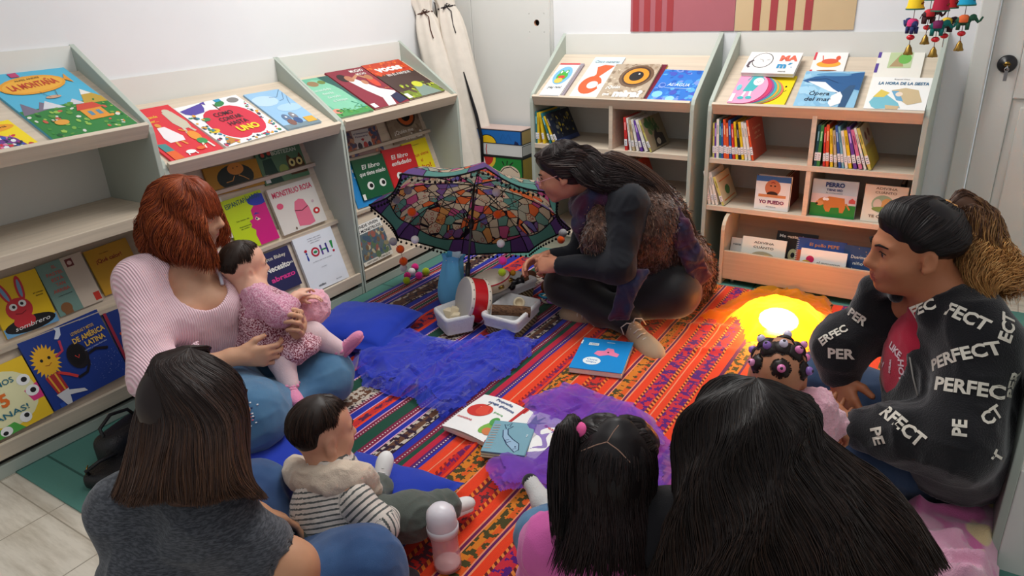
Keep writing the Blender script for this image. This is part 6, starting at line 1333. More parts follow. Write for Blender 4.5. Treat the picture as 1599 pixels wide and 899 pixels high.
# ================================================================ soft bodies: blended volumes turned into one smooth skin
class Soft:
    def __init__(s): s.p = []
    def cap(s, a, b, ra, rb=None, k=0.03, m=0, u=None):
        s.p.append(('c', np.asarray(a, float), np.asarray(b, float), ra, ra if rb is None else rb, k, m, u)); return s
    def chain(s, pts, rs, k=0.03, m=0, u0=0.0):
        L = u0
        for i in range(len(pts) - 1):
            d = float(np.linalg.norm(np.asarray(pts[i + 1]) - np.asarray(pts[i])))
            s.cap(pts[i], pts[i + 1], rs[i], rs[i + 1], k, m, (L, L + d)); L += d
        return s
    def ell(s, c, r, M=None, k=0.03, m=0, u=None):
        s.p.append(('e', np.asarray(c, float), np.asarray(r, float) if np.ndim(r) else np.full(3, float(r)), np.eye(3) if M is None else np.asarray(M), k, m, u)); return s
    def cut(s, c, r, M=None, k=0.01):
        s.p.append(('x', np.asarray(c, float), np.asarray(r, float) if np.ndim(r) else np.full(3, float(r)), np.eye(3) if M is None else np.asarray(M), k, 0, None)); return s
    def halfcut(s, P, n, k=0.004):
        s.p.append(('h', np.asarray(P, float), unit(n), k)); return s
    def mesh(s, h, smooth=1):
        lo, hi = np.full(3, 1e9), np.full(3, -1e9)
        for q in s.p:
            if q[0] == 'c': r = max(q[3], q[4]); pts = (q[1], q[2])
            elif q[0] == 'e': r = q[2].max(); pts = (q[1],)
            else: continue
            for p in pts: lo = np.minimum(lo, p - r); hi = np.maximum(hi, p + r)
        lo -= 4 * h; hi += 4 * h
        n = np.ceil((hi - lo) / h).astype(int) + 1
        F = np.full(n, 0.2, np.float32); ID = np.zeros(n, np.int8); UU = np.zeros(n, np.float32)
        ax = [lo[i] + h * np.arange(n[i]) for i in range(3)]
        for q in s.p:
            if q[0] == 'c': r = max(q[3], q[4]) + q[5] + 3 * h; a_, b_ = np.minimum(q[1], q[2]) - r, np.maximum(q[1], q[2]) + r
            elif q[0] == 'h': a_, b_ = lo, hi
            else: r = q[2].max() * 1.05 + q[4] + 3 * h; a_, b_ = q[1] - r, q[1] + r
            i0 = np.maximum(np.floor((a_ - lo) / h).astype(int), 0); i1 = np.minimum(np.ceil((b_ - lo) / h).astype(int) + 1, n)
            if (i1 <= i0).any(): continue
            sl = tuple(slice(i0[i], i1[i]) for i in range(3))
            X = ax[0][sl[0]][:, None, None]; Y = ax[1][sl[1]][None, :, None]; Z = ax[2][sl[2]][None, None, :]
            t = tu = None
            if q[0] == 'c':
                a, b = q[1], q[2]; d = b - a; L2 = max(d @ d, 1e-12)
                tu = ((X - a[0]) * d[0] + (Y - a[1]) * d[1] + (Z - a[2]) * d[2]) / L2; t = np.clip(tu, 0, 1)
                D = np.sqrt((X - a[0] - t * d[0]) ** 2 + (Y - a[1] - t * d[1]) ** 2 + (Z - a[2] - t * d[2]) ** 2) - (q[3] + t * (q[4] - q[3]))
                k, m, u = q[5], q[6], q[7]
            elif q[0] == 'h':
                P, nn, k = q[1], q[2], q[3]
                D = (X - P[0]) * nn[0] + (Y - P[1]) * nn[1] + (Z - P[2]) * nn[2]
                F[sl] = np.maximum(F[sl], D.astype(np.float32)); continue
            else:
                c, r, M = q[1], q[2], q[3]; dx, dy, dz = X - c[0], Y - c[1], Z - c[2]
                l = [dx * M[0][i] + dy * M[1][i] + dz * M[2][i] for i in range(3)]
                k0 = np.sqrt(sum((l[i] / r[i]) ** 2 for i in range(3))); k1 = np.sqrt(sum((l[i] / r[i] ** 2) ** 2 for i in range(3))) + 1e-9
                D = k0 * (k0 - 1) / k1; D = np.where(k0 < 1e-6, -r.min(), D)
                k, m, u = q[4], q[5], q[6]
            f = F[sl]; D = D.astype(np.float32)
            if q[0] == 'x':
                hh = np.maximum(k - np.abs(f + D), 0) / k; F[sl] = np.maximum(f, -D) + hh * hh * k * 0.25; continue
            closer = D < f
            ID[sl] = np.where(closer, m, ID[sl])
            if u is not None: UU[sl] = np.where(closer, u[0] + (tu if tu is not None else 0) * (u[1] - u[0]), UU[sl])
            hh = np.maximum(k - np.abs(f - D), 0) / max(k, 1e-6); F[sl] = np.minimum(f, D) - hh * hh * k * 0.25
        ins = F < 0
        c8 = [ins[dx:n[0] - 1 + dx, dy:n[1] - 1 + dy, dz:n[2] - 1 + dz] for dx in (0, 1) for dy in (0, 1) for dz in (0, 1)]
        sm = sum(c.astype(np.int8) for c in c8); act = (sm > 0) & (sm < 8)
        I = np.argwhere(act); vid = np.full(act.shape, -1, np.int64); vid[act] = np.arange(len(I))
        off = np.array([(dx, dy, dz) for dx in (0, 1) for dy in (0, 1) for dz in (0, 1)])
        val = np.stack([F[I[:, 0] + o[0], I[:, 1] + o[1], I[:, 2] + o[2]] for o in off], 1)
        acc = np.zeros((len(I), 3)); cnt = np.zeros(len(I))
        for a in range(8):
            for b in range(a + 1, 8):
                if np.abs(off[a] - off[b]).sum() != 1: continue
                cr = (val[:, a] < 0) != (val[:, b] < 0)
                tt = val[:, a] / np.where(np.abs(val[:, a] - val[:, b]) < 1e-9, 1, val[:, a] - val[:, b])
                p = off[a] + tt[:, None] * (off[b] - off[a]); acc += np.where(cr[:, None], p, 0); cnt += cr
        Vv = lo + h * (I + acc / cnt[:, None])
        faces = []
        for axi in range(3):
            o1, o2 = [(1, 2), (2, 0), (0, 1)][axi]
            sA = [slice(1, -1)] * 3; sB = [slice(1, -1)] * 3; sA[axi] = slice(0, -1); sB[axi] = slice(1, None)
            A, B = ins[tuple(sA)], ins[tuple(sB)]
            E = np.argwhere(A != B); st = A[A != B]
            E = E + 1; E[:, axi] -= 1
            e1 = np.zeros(3, int); e1[o1] = 1; e2 = np.zeros(3, int); e2[o2] = 1
            q = np.stack([vid[tuple((E - e1 - e2).T)], vid[tuple((E - e2).T)], vid[tuple(E.T)], vid[tuple((E - e1).T)]], 1)
            q[~st] = q[~st][:, ::-1]; faces.append(q)
        Fc = np.concatenate(faces); Fc = Fc[(Fc >= 0).all(1)]
        ids = ID[I[:, 0], I[:, 1], I[:, 2]]; uu = UU[I[:, 0], I[:, 1], I[:, 2]]
        for _ in range(smooth):
            s_, c_ = np.zeros_like(Vv), np.zeros(len(Vv))
            for a, b in ((0, 1), (1, 2), (2, 3), (3, 0)):
                np.add.at(s_, Fc[:, a], Vv[Fc[:, b]]); np.add.at(c_, Fc[:, a], 1); np.add.at(s_, Fc[:, b], Vv[Fc[:, a]]); np.add.at(c_, Fc[:, b], 1)
            Vv = Vv * 0.5 + 0.5 * s_ / np.maximum(c_, 1)[:, None]
        return Vv, Fc, ids, uu
def normals(Vv, F):
    fn = np.cross(Vv[F[:, 2]] - Vv[F[:, 0]], Vv[F[:, 3]] - Vv[F[:, 1]]); N = np.zeros_like(Vv)
    for i in range(4): np.add.at(N, F[:, i], fn)
    return N / (np.linalg.norm(N, axis=1)[:, None] + 1e-12)
def soft_obj(name, S, h, mat, parent, folds=None, seed=0, ufreq=None, smooth=1):
    """folds = (height, scale, sharp) ridged cloth folds pushed along the normals"""
    Vv, F, ids, uu = S.mesh(h, smooth)
    if folds:
        N = normals(Vv, F); amp, sc = folds[0], folds[1]
        W = Vv * sc; W = W + 0.5 * np.stack([vnoise(W * 0.7, seed + 3), vnoise(W * 0.7, seed + 4), vnoise(W * 0.7, seed + 5)], 1)
        st = np.array(folds[2]) if len(folds) > 2 else np.ones(3)
        r = 1 - np.abs(vnoise(W * st + seed, seed)); r2 = 1 - np.abs(vnoise(W * st * 2.1, seed + 1))
        Vv = Vv + N * (amp * (r ** 3 * 0.8 + r2 ** 2 * 0.35 - 0.35))[:, None]
    mi = ids[F[:, 0]] if isinstance(mat, (list, tuple)) else None
    o = mesh_obj(name, Vv, F, mat, None, mi=mi, smooth=True, attrs={'along': uu})
    if parent is not None: adopt(parent, o)
    return o
def frame(fwd, up=(0, 0, 1)):
    f = unit(fwd); r = unit(np.cross(f, up)); u = np.cross(r, f); return f, r, u      # forward, right, up
def skin_mat(name, c, lip=None):
    t = NT(name); t.set(0.48, 0.35); c = lin(c)
    n = t.noise(22, t.coord(), 3); t.col(t.mix(n, tuple(v * q for v, q in zip(c[:3], (.88, .84, .82))) + (1,), tuple(min(1, v * 1.1) for v in c[:3]) + (1,)))
    t.b.inputs['Subsurface Weight'].default_value = 0.12; t.b.inputs['Subsurface Radius'].default_value = (0.012, 0.004, 0.002); t.b.inputs['Subsurface Scale'].default_value = 1.0
    t.bump(t.noise(260, t.coord(), 2), 0.06, 0.002); return t.m

def head(B, c, fwd, up=(0, 0, 1), s=1.0, child=False, ears=True, lipm=1):
    f, r, u = frame(fwd, up); c = np.asarray(c, float)
    M = np.stack([r, f, u], 1)
    def p(R, F_, U): return c + (r * R + f * F_ + u * U) * s
    cr = 1.07 if child else 1.0
    B.ell(p(0, -.008, .03), np.array([.076, .096, .088]) * s * cr, M, .02)
    B.ell(p(0, .022, -.045), np.array([.060, .066, .066]) * s, M, .04 * s)
    B.ell(p(0, .075, -.094), np.array([.022, .018, .018]) * s, M, .03 * s)
    for q in (-1, 1):
        B.ell(p(q * .036, .058, -.034), np.array([.030, .028, .030]) * s * (1.15 if child else 1), M, .03 * s)
        B.cap(p(q * .012, .088, .022), p(q * .046, .074, .020), .009 * s, .007 * s, .02 * s)
        B.cut(p(q * .031, .094, .002), np.array([.015, .012, .010]) * s, M, .012 * s)
        B.ell(p(q * .031, .076, .001), np.array([.0165, .014, .0125]) * s, M, .006 * s)
        B.ell(p(q * .0125, .098, -.034), np.array([.0085, .009, .007]) * s, M, .008 * s)
        if ears:
            Me = np.stack([unit(r + f * (-.35 * q) * q), unit(f + r * .35), u], 1)
            B.ell(p(q * .080, -.006, -.012), np.array([.009, .020, .033]) * s, M, .008 * s); B.cut(p(q * .090, -.001, -.009), np.array([.0085, .012, .022]) * s, M, .004 * s)
            B.ell(p(q * .080, .006, -.036), np.array([.007, .008, .010]) * s, M, .006 * s)
    B.cap(p(0, .088, .012), p(0, .107, -.026), .009 * s, .0125 * s, .016 * s)
    B.ell(p(0, .112, -.031), np.array([.0115, .011, .009]) * s, M, .008 * s)
    B.ell(p(0, .086, -.056), np.array([.026, .014, .022]) * s, M, .02 * s)
    B.cap(p(-.017, .092, -.062), p(.017, .092, -.062), .0055 * s, .0055 * s, .005 * s, lipm); B.ell(p(0, .099, -.0615), np.array([.013, .006, .0055]) * s, M, .006 * s, lipm)
    B.cap(p(-.013, .092, -.072), p(.013, .092, -.072), .0062 * s, .0062 * s, .005 * s, lipm); B.ell(p(0, .097, -.0725), np.array([.012, .006, .0065]) * s, M, .006 * s, lipm)
    return p
def eyes(p, s, root, f_u_r=None, brow=(40, 28, 24), iris=(50, 32, 22), lid=None):
    for q in (-1, 1):
        m = MB(); c = p(q * .031, .0768, .000)
        ax = unit(p(q * .031, .2, .001) - c)
        m.ball(c, .0128 * s, (228, 222, 216), k=14).lathe(c, ax, [(0, .0131 * s), (.0026 * s, .01305 * s), (.0058 * s, .0119 * s), (.0062 * s, .0112 * s)], iris, k=14, cols=[(14, 10, 10), iris, iris])
        adopt(root, m.build('eye', GLOSS))
        b = MB(); b.tube([p(q * .014, .099, .021), p(q * .03, .096, .027), p(q * .05, .081, .022)], [.003 * s, .0034 * s, .0016 * s], brow, k=6)
        b.tube([p(q * .0175, .0905, .004), p(q * .031, .0935, .0105), p(q * .045, .084, .004)], [.0012 * s, .0016 * s, .001 * s], brow, k=5)
        adopt(root, b.build('eyebrow', MATTE))
def hand(B, wrist, d, n, t, s=1.0, curl=(35, 40, 30), spread=0.06, thumb_close=0.5, m=0):
    """d fingers, n the way the palm faces, t thumb side"""
    d = unit(d); n = unit(n - d * (np.asarray(n) @ d)); t = unit(np.asarray(t) - d * (np.asarray(t) @ d) - n * (np.asarray(t) @ n)); w_ = np.asarray(wrist, float)
    M = np.stack([t, d, n], 1)
    B.ell(w_ + d * .045 * s, np.array([.036, .052, .0145]) * s, M, .012 * s, m)
    B.cap(w_ - d * .02 * s, w_ + d * .02 * s, .024 * s, .024 * s, .02 * s, m)
    for i in range(4):
        x = (.028 - .0185 * i); L = (.042, .046, .043, .034)[i]; r = (.0092, .0094, .009, .0078)[i] * s
        base = w_ + (t * x + d * (.082 - .004 * abs(i - 1.2))) * s; a = 0; p = base; dd = unit(d + t * (spread * (1.4 - i)))
        B.cap(w_ + (t * x * .7 + d * .045) * s, base, r * 1.15, r * 1.12, .010 * s, m)
        for j, seg in enumerate((L, L * .62, L * .5)):
            a += math.radians(curl[j] * (1 + .08 * i)); q = p + (dd * math.cos(a) + n * math.sin(a)) * seg * s
            B.cap(p, q, r * (1 - .06 * j), r * (.94 - .08 * j), .004 * s, m); p = q
    b = w_ + (t * .026 + d * .022 + n * .004) * s; td = unit(t * (.85 - .45 * thumb_close) + d * .75 + n * .55 * thumb_close)
    B.cap(w_ + (t * .012 + d * .012) * s, b, .015 * s, .013 * s, .012 * s, m)
    q = b + td * .038 * s; B.cap(b, q, .0125 * s, .0105 * s, .008 * s, m); td2 = unit(td + d * .4 + n * .5 * thumb_close - t * .2); B.cap(q, q + td2 * .03 * s, .0105 * s, .0085 * s, .006 * s, m)

# ---------------------------------------------------------------- hair
def hair_mat(name, rough=0.42, spec=0.24):
    t = NT(name); t.set(rough, spec); a = t.n('Attribute', attribute_name='Col'); t.col(a.outputs['Color']); return t.m
HAIRM = hair_mat('hair_strand')
def resample(P, M):
    P = np.asarray(P, float); n = len(P)
    # Catmull-Rom through the control points
    Q = np.concatenate([[2 * P[0] - P[1]], P, [2 * P[-1] - P[-2]]]); out = []
    for x in np.linspace(0, n - 1, M):
        i = min(int(x), n - 2); t = x - i; a, b, c, d = Q[i:i + 4]
        out.append(0.5 * (2 * b + (c - a) * t + (2 * a - 5 * b + 4 * c - d) * t * t + (3 * b - a - 3 * c + d) * t ** 3))
    return np.array(out)
def hair_mesh(name, root, guides, n, cols, closed=False, r=0.0011, M=16, inward=0.35, axis=None, noise=0.006, wave=(0, 0), lenvar=0.12, clump=0.0, base_r=0.018, base_h=0.008, tipcol=None, seed=0, base_k=0.02, tips=0.3, extra=None, base_in=None, base_len=1.0, core=None):
    """guides: ordered list of control polylines root->tip; strands are blends of neighbours"""
    R_ = np.random.default_rng(seed); G = np.stack([resample(g, M) for g in guides]); K = len(G)
    cen = G.mean(0) if axis is None else axis
    if core is not None:
        bl = np.clip((np.linspace(0, 1, M) - .28) / .25, 0, 1)[:, None]; cen = np.asarray(core) * (1 - bl) + cen * bl
    x = R_.uniform(0, K if closed else K - 1, n); i = np.minimum(x.astype(int), K - 1 if closed else K - 2); f = (x - i)[:, None, None]; f = f * f * (3 - 2 * f) * 0.5 + f * 0.5
    P = G[i] * (1 - f) + G[(i + 1) % K] * f
    dep = R_.uniform(0, 1, n) ** 2 * inward
    P = P + (cen[None] - P) * dep[:, None, None] * np.linspace(0.25, 1, M)[None, :, None]
    tt = np.linspace(0, 1, M)[None, :, None]
    if clump:
        nc = max(8, n // 30); ci = R_.integers(0, nc, n); cid = R_.integers(0, n, nc); tgt = P[cid][ci]
        near = np.exp(-np.linalg.norm(P[:, M // 2] - tgt[:, M // 2], axis=1) / 0.03)[:, None, None]
        P = P + (tgt - P) * clump * near * tt ** 1.5
    seg = 1 - R_.uniform(0, lenvar, n) ** 1
    if lenvar:
        new = np.empty_like(P); ii = np.arange(M)
        for a in range(n):
            xs = ii * seg[a]; k0 = np.minimum(xs.astype(int), M - 2); q = (xs - k0)[:, None]; new[a] = P[a][k0] * (1 - q) + P[a][k0 + 1] * q
        P = new
    ph = R_.uniform(0, 6.28, (n, 3)); fr = R_.uniform(.7, 1.3, (n, 1))
    for ax_ in range(3):
        P[:, :, ax_] += noise * (np.sin(ph[:, ax_:ax_ + 1] + np.linspace(0, 5, M)[None] * fr) * np.linspace(0.15, 1, M)[None])
        if wave[0]: P[:, :, ax_] += wave[0] * np.sin(ph[:, ax_:ax_ + 1] * 0.09 + np.linspace(0, 6.28 * wave[1], M)[None] + ax_ * 2 + x[:, None] * 2.2) * np.linspace(0.0, 1, M)[None] ** 0.7
    T = np.empty_like(P); T[:, 1:-1] = P[:, 2:] - P[:, :-2]; T[:, 0] = P[:, 1] - P[:, 0]; T[:, -1] = P[:, -1] - P[:, -2]
    T /= np.linalg.norm(T, axis=2, keepdims=True) + 1e-9
    a = np.cross(T, R_.normal(size=(n, 1, 3))); a /= np.linalg.norm(a, axis=2, keepdims=True) + 1e-9; b = np.cross(T, a)
    rad = (r * R_.uniform(.7, 1.4, n))[:, None, None] * np.concatenate([np.ones(M - 3), [0.85, .65, tips]])[None, :, None]
    vs = np.stack([P + rad * (math.cos(q) * a + math.sin(q) * b) for q in (0, 2 * PI / 3, 4 * PI / 3)], 2).reshape(-1, 3)
    s_ = np.arange(n)[:, None, None] * M * 3; m_ = np.arange(M - 1)[None, :, None] * 3; j = np.arange(3)[None, None, :]
    F = np.stack([s_ + m_ + j, s_ + m_ + (j + 1) % 3, s_ + m_ + 3 + (j + 1) % 3, s_ + m_ + 3 + j], -1).reshape(-1, 4)
    ca = np.array([lin(c) for c in cols]); ck = ca[R_.integers(0, len(ca), n)][:, None, :].repeat(M, 1)
    if tipcol is not None:
        tc = np.array([lin(c) for c in tipcol]); tk = tc[R_.integers(0, len(tc), n)][:, None, :]; tf = np.clip((tt - 0.45 - R_.uniform(-.2, .2, n)[:, None, None]) * 2.2, 0, 1)
        ck = ck * (1 - tf) + tk * tf
    C = ck[:, :, None, :].repeat(3, 2).reshape(-1, 4)
    S = Soft()
    Gb = G[::max(1, K // 26)] if closed or K < 6 else G[1:-1]
    for g in Gb:
        dv = cen - g; dl = np.linalg.norm(dv, axis=1)[:, None]; g2 = g + dv / (dl + 1e-9) * np.minimum(dl * 0.8, base_r * (1.55 if base_in is None else base_in))
        br = np.minimum(base_r * (1 - .35 * np.arange(M) / M), np.maximum(dl[:, 0] * .45, base_r * .25))
        for k in range(0, int((M - 2) * base_len), 2): S.cap(g2[k], g2[min(k + 2, M - 1)], br[k], br[min(k + 2, M - 1)], min(base_k, br[k] * 1.6))
    if extra:
        for e in extra: S.ell(*e, k=base_k)
    Vb, Fb, _, _ = S.mesh(base_h, 2)
    Cb = np.tile(np.array(lin(cols[0])), (len(Vb), 1))
    if tipcol is not None:
        dmin = np.full(len(Vb), 9.0); kb = np.zeros(len(Vb), int)
        for k in range(M):
            d_ = np.min(np.linalg.norm(Vb[:, None] - G[None, :, k], axis=2), axis=1); up_ = d_ < dmin; kb[up_] = k; dmin[up_] = d_[up_]
        tf = np.clip((kb / (M - 1) - 0.45) * 2.2, 0, 1)[:, None]; Cb = Cb * (1 - tf) + np.array(lin(tipcol[0])) * tf
    o = mesh_obj(name, np.concatenate([vs, Vb]), np.concatenate([F, Fb + len(vs)]), HAIRM, None, cols=np.concatenate([C, Cb]), smooth=True, attrs={'_vc': 1})
    adopt(root, o); return o
def scalp(c, fwd, up, s, az, hang, pol0=2, grow=1.06, crown=(0, 0)):
    """one guide: over the skull at azimuth az (0 front, 90 right, 180 back), then through the points of hang (out, down) or xyz"""
    f, r, u = frame(fwd, up); a = math.radians(az); e = f * math.cos(a) + r * math.sin(a)
    C = np.asarray(c) + (f * -.008 + u * .03) * s; P = []
    rr = np.array([.080 * grow, .100 * grow, .094 * (1 + (grow - 1) * .35)]) * s
    for po in (pol0, 32, 58, 82):
        q = math.radians(po); P.append(C + (r * rr[0] * math.sin(a) + f * rr[1] * math.cos(a)) * math.sin(q) + u * rr[2] * math.cos(q))
    last = P[-1]; eh = unit(e * V(1, 1, 0.0))
    for h in hang: P.append(last + eh * h[0] * s + V(0, 0, -1) * h[1] * s + (np.asarray(h[2]) if len(h) > 2 else 0))
    return P
def cloth(name, c, rough=0.85, bump=0.35, bscale=500, c2=None, kind=None, sheen=0.25, var=0.07):
    t = NT(name); t.set(rough, 0.15, 0, sheen); co = t.coord(); c = lin(c)
    n = t.noise(16, co, 4)
    base = t.mix(n, tuple(v * (1 - var * 2) for v in c[:3]) + (1,), tuple(min(1, v * (1 + var)) for v in c[:3]) + (1,))
    hh = t.noise(bscale, co, 2)
    if kind == 'heather': base = t.mix(t.ramp(t.noise(1, t.scalev(co, (90, 90, 420)), 3), [(.42, (0, 0, 0, 1)), (.62, (.8, .8, .8, 1))]), base, lin(c2))
    if kind == 'denim': base = t.mix(t.ramp(t.noise(7, co, 3), [(.4, (0, 0, 0, 1)), (.75, (.8, .8, .8, 1))]), base, lin(c2)); hh = t.noise(700, co, 2)
    if kind == 'rib' or kind == 'stripe':
        al = t.n('Attribute', attribute_name='along').outputs['Fac']
    if kind == 'stripe':
        fr_ = t.math('FRACT', t.math('DIVIDE', al, 0.0205)); base = t.mix(t.math('LESS_THAN', fr_, 0.34), base, lin(c2))
    if kind == 'speck': base = t.mix(t.ramp(t.noise(210, co, 1), [(.46, (0, 0, 0, 1)), (.5, (1, 1, 1, 1))], 'CONSTANT'), base, lin(c2))
    if kind == 'plaid':
        base = t.mix(t.ramp(t.noise(11, co, 1), [(.38, (0, 0, 0, 1)), (.6, (1, 1, 1, 1))]), base, lin(c2))
    t.col(base); t.bump(hh, bump, 0.003); return t.m
# ================================================================ people
JEANS = cloth('blue_denim', (70, 110, 146), kind='denim', c2=(96, 140, 172))
JEAND = cloth('dark_denim', (48, 66, 96), kind='denim', c2=(70, 92, 124))
def person(name, label, base): return thing(name, label, 'person', (base[0], base[1], 0.012), 'people sitting on the blankets')
def slick(c, fwd, up, s, az, pol, end, grow=1.14, mid=0.5, n=6):
    f, r, u = frame(fwd, up); C = np.asarray(c) + (f * -.008 + u * .03) * s; rr = np.array([.078, .098, .090]) * s * grow
    a, p = math.radians(az), math.radians(pol)
    d0 = V(math.sin(a) * math.sin(p), math.cos(a) * math.sin(p), math.cos(p)); q = np.asarray(end) - C; d1 = unit(V(q @ r, q @ f, q @ u) / rr)
    out = []
    for t in np.linspace(0, 1, n):
        d = unit(d0 * (1 - t) + d1 * t); g = 1 + (np.linalg.norm(V(q @ r, q @ f, q @ u) / rr) - 1) * t ** 4
        out.append(C + (r * d[0] * rr[0] + f * d[1] * rr[1] + u * d[2] * rr[2]) * g * (1 + .07 * math.sin(PI * min(1, t * 1.15))))
    return out
def letters(o, items, root, name='lettering', c=(226, 220, 206), lift=0.0018):
    """raised lettering that follows the cloth under it; items: (px, py, text, letter height, turn)"""
    me = o.data; bv = BVHTree.FromPolygons([v.co[:] for v in me.vertices], [p.vertices[:] for p in me.polygons])
    for px, py, s, hgt, rot in items:
        mb = MB()
        hit = bv.ray_cast(Vector(CAM), Vector(unit(ray(px, py))))
        if hit[0] is None: continue
        p = np.array(hit[0]); n = V(0, 0, 0)
        for dx, dy in ((0, 0), (-14, 0), (14, 0), (0, -10), (0, 10)):
            q = bv.ray_cast(Vector(CAM), Vector(unit(ray(px + dx, py + dy))))
            if q[0] is not None: n = n + np.array(q[1]) * (1 if np.dot(q[1], CAM - p) > 0 else -1)
        n = unit(n); x = unit(_R - n * (_R @ n)); y = np.cross(n, x)
        a = math.radians(rot); x, y = x * math.cos(a) + y * math.sin(a), -x * math.sin(a) + y * math.cos(a)
        tv, tf = text_geo(s, 0.035); vs = []
        for v in tv:
            w_ = p + x * (v[0] * hgt) + y * ((v[1] - .35) * hgt)
            h = bv.ray_cast(Vector(w_ + n * .045), Vector(-n), .11)
            vs.append(np.array(h[0]) + n * lift if h[0] is not None else w_ - n * .01)
        mb.add(vs, tf, c); adopt(root, mb.build(name, MATTE))

# ---------------------------------------------------------------- woman at the right in the lettered black jacket
def right_woman():
    pel = V(2.575, -.41, .13); hc = at(1428, 386, 1.83)
    root = person('person', 'woman in a black jacket with white lettering and a long blond ponytail', pel)
    F_ = unit(V(-.86, -.43, -.10)); U_ = unit(V(-.10, -.04, 1))
    neck = at(1474, 468, 1.87); shL, shR = at(1533, 520, 1.77), at(1392, 480, 2.04)
    elL, wrL = at(1497, 690, 1.74), at(1348, 668, 1.90); elR, wrR = at(1312, 540, 2.10), at(1310, 588, 2.11)
    knR, knL = onz(1284, 592, .17), onz(1352, 722, .14); anL, anR = V(2.26, -.36, .08), V(2.40, -.33, .07)
    B = Soft()
    p = head(B, hc, F_, U_, 1.0)
    B.cap(hc - F_ * .025 - U_ * .05, neck, .055, .06, .03); B.ell(hc + F_ * .035 - U_ * .09, .032, None, .03)
    chest = (shL + shR) / 2 * .5 + pel * .5 + V(0, 0, .04)
    B.chain([neck, chest, pel], [.07, .11, .13], .06)
    B.chain([neck, shL, elL, wrL], [.06, .05, .042, .027], .03); B.chain([neck, shR, elR, wrR], [.06, .05, .042, .027], .03)
    B.chain([pel, knL, anL], [.09, .06, .04], .03); B.chain([pel, knR, anR], [.09, .06, .04], .03)
    hand(B, wrR, at(1326, 640, 2.06) - wrR, V(.5, .6, -.2), V(.6, -.6, .3), 1.12, (14, 20, 16), .05, .5)
    hand(B, wrL, at(1308, 655, 2.0) - wrL, V(.3, .5, .6), V(-.2, .4, .9), 1.05, (24, 26, 20))
    SK = skin_mat('skin_warm_brown', (178, 116, 82)); LIP = skin_mat('lips_brown', (150, 78, 66))
    soft_obj('body', B, .0055, [SK, LIP], root); eyes(p, 1.0, root, brow=(26, 18, 16))
    T = Soft(); T.chain([neck - V(0, 0, .012), chest, pel], [.082, .135, .15], .08); T.ell(chest + V(-.065, .03, .06), (.09, .13, .11), None, .06); T.ell(chest + V(-.05, .0, -.06), (.09, .12, .11), None, .06)
    T.cut(neck + F_ * .05 + V(0, 0, .05), .068, None, .01)
    ts = soft_obj('t_shirt', T, .007, cloth('crimson_jersey', (176, 30, 58)), root, (.006, 11), 3)
    letters(ts, [(1384, 510, 'SOME', .026, -34), (1398, 546, 'LIKE', .028, -58), (1408, 578, 'HOT', .028, -74), (1372, 546, 'ola de', .016, -20), (1378, 564, 'HB', .026, -24), (1391, 572, 'verano', .014, -60)], root, 'shirt_print', (226, 200, 206))
    J = Soft()
    J.chain([neck - V(0, 0, .06) + V(.03, 0, 0), chest + V(.025, 0, 0), pel + V(.03, 0, .03)], [.10, .165, .185], .08)
    J.chain([neck * .5 + shL * .5, shL - V(0, 0, .02), elL, elL * .45 + wrL * .55, wrL], [.08, .085, .083, .066, .055], .05)
    J.ell(pel + V(.0, -.08, .10), (.17, .16, .13), None, .08)
    J.ell(elL * .6 + pel * .4, (.12, .13, .15), None, .07)
    J.chain([neck + V(-.03, -.085, -.015), neck + V(.05, -.03, .012), neck + V(.05, .05, .01), neck + V(-.04, .085, -.02), neck + V(-.10, .07, -.06)], [.026, .03, .03, .032, .04], .03)
    tdir = unit(V(-.92, -.40, .1)); tm = np.stack([unit(np.cross(tdir, (0, 0, 1))), tdir, np.cross(unit(np.cross(tdir, (0, 0, 1))), tdir)], 1)
    J.cut(at(1358, 540, 1.97), (.10, .10, .155), tm, .012); J.cut(at(1400, 478, 1.91), (.062, .09, .10), tm, .012); J.chain([at(1350, 478, 2.02), at(1362, 448, 2.0), at(1392, 446, 1.95), at(1400, 462, 1.90)], [.030, .032, .026, .018], .02)
    J.chain([shR + V(0, 0, -.02), elR, wrR + V(0, 0, .015)], [.078, .075, .052], .04)
    J.cut(wrL + unit(wrL - elL) * .03, .036, None, .006); J.cut(wrR - V(0, 0, .03), .034, None, .006)
    jk = soft_obj('jacket', J, .007, cloth('black_fleece', (22, 22, 26), .95, .6, 260, sheen=.4), root, (.013, 9), 5)
    W_ = [(1300, 522, 'ERFEC', .030, 14), (1312, 552, 'PER', .042, 8), (1338, 494, 'PER', .034, -35), (1328, 466, 'FEC', .030, -60), (1438, 480, 'FEC', .040, 14), (1510, 494, 'FECT', .044, -44), (1495, 553, 'PERFECT', .042, 5), (1574, 510, 'ECT', .042, 66), (1510, 604, 'PERFEC', .044, -12), (1408, 662, 'RFECT', .044, -60), (1370, 680, 'PE', .044, -74), (1548, 648, 'CT', .040, 30), (1498, 668, 'PE', .040, 76), (1580, 600, 'PER', .040, 74), (1558, 712, 'T', .040, 60)]
    letters(jk, W_, root)
    zp = [at(x, y, 1.8) for x, y in ((1417, 470), (1416, 520), (1421, 570), (1430, 620))]
    bv = BVHTree.FromPolygons([v.co[:] for v in jk.data.vertices], [q.vertices[:] for q in jk.data.polygons]); Z = []
    for x, y in ((1418, 472), (1417, 500), (1418, 530), (1421, 560), (1426, 590), (1433, 618)):
        h = bv.ray_cast(Vector(CAM), Vector(unit(ray(x, y))))
        if h[0]: Z.append(np.array(h[0]) + unit(CAM - np.array(h[0])) * .003)
    if len(Z) > 2: adopt(root, MB().tube(Z, .0022, (150, 146, 140), k=6).build('zip', MATTE))
    L = Soft(); L.ell(pel - V(-.01, 0, .0), (.17, .19, .12), None, .05)
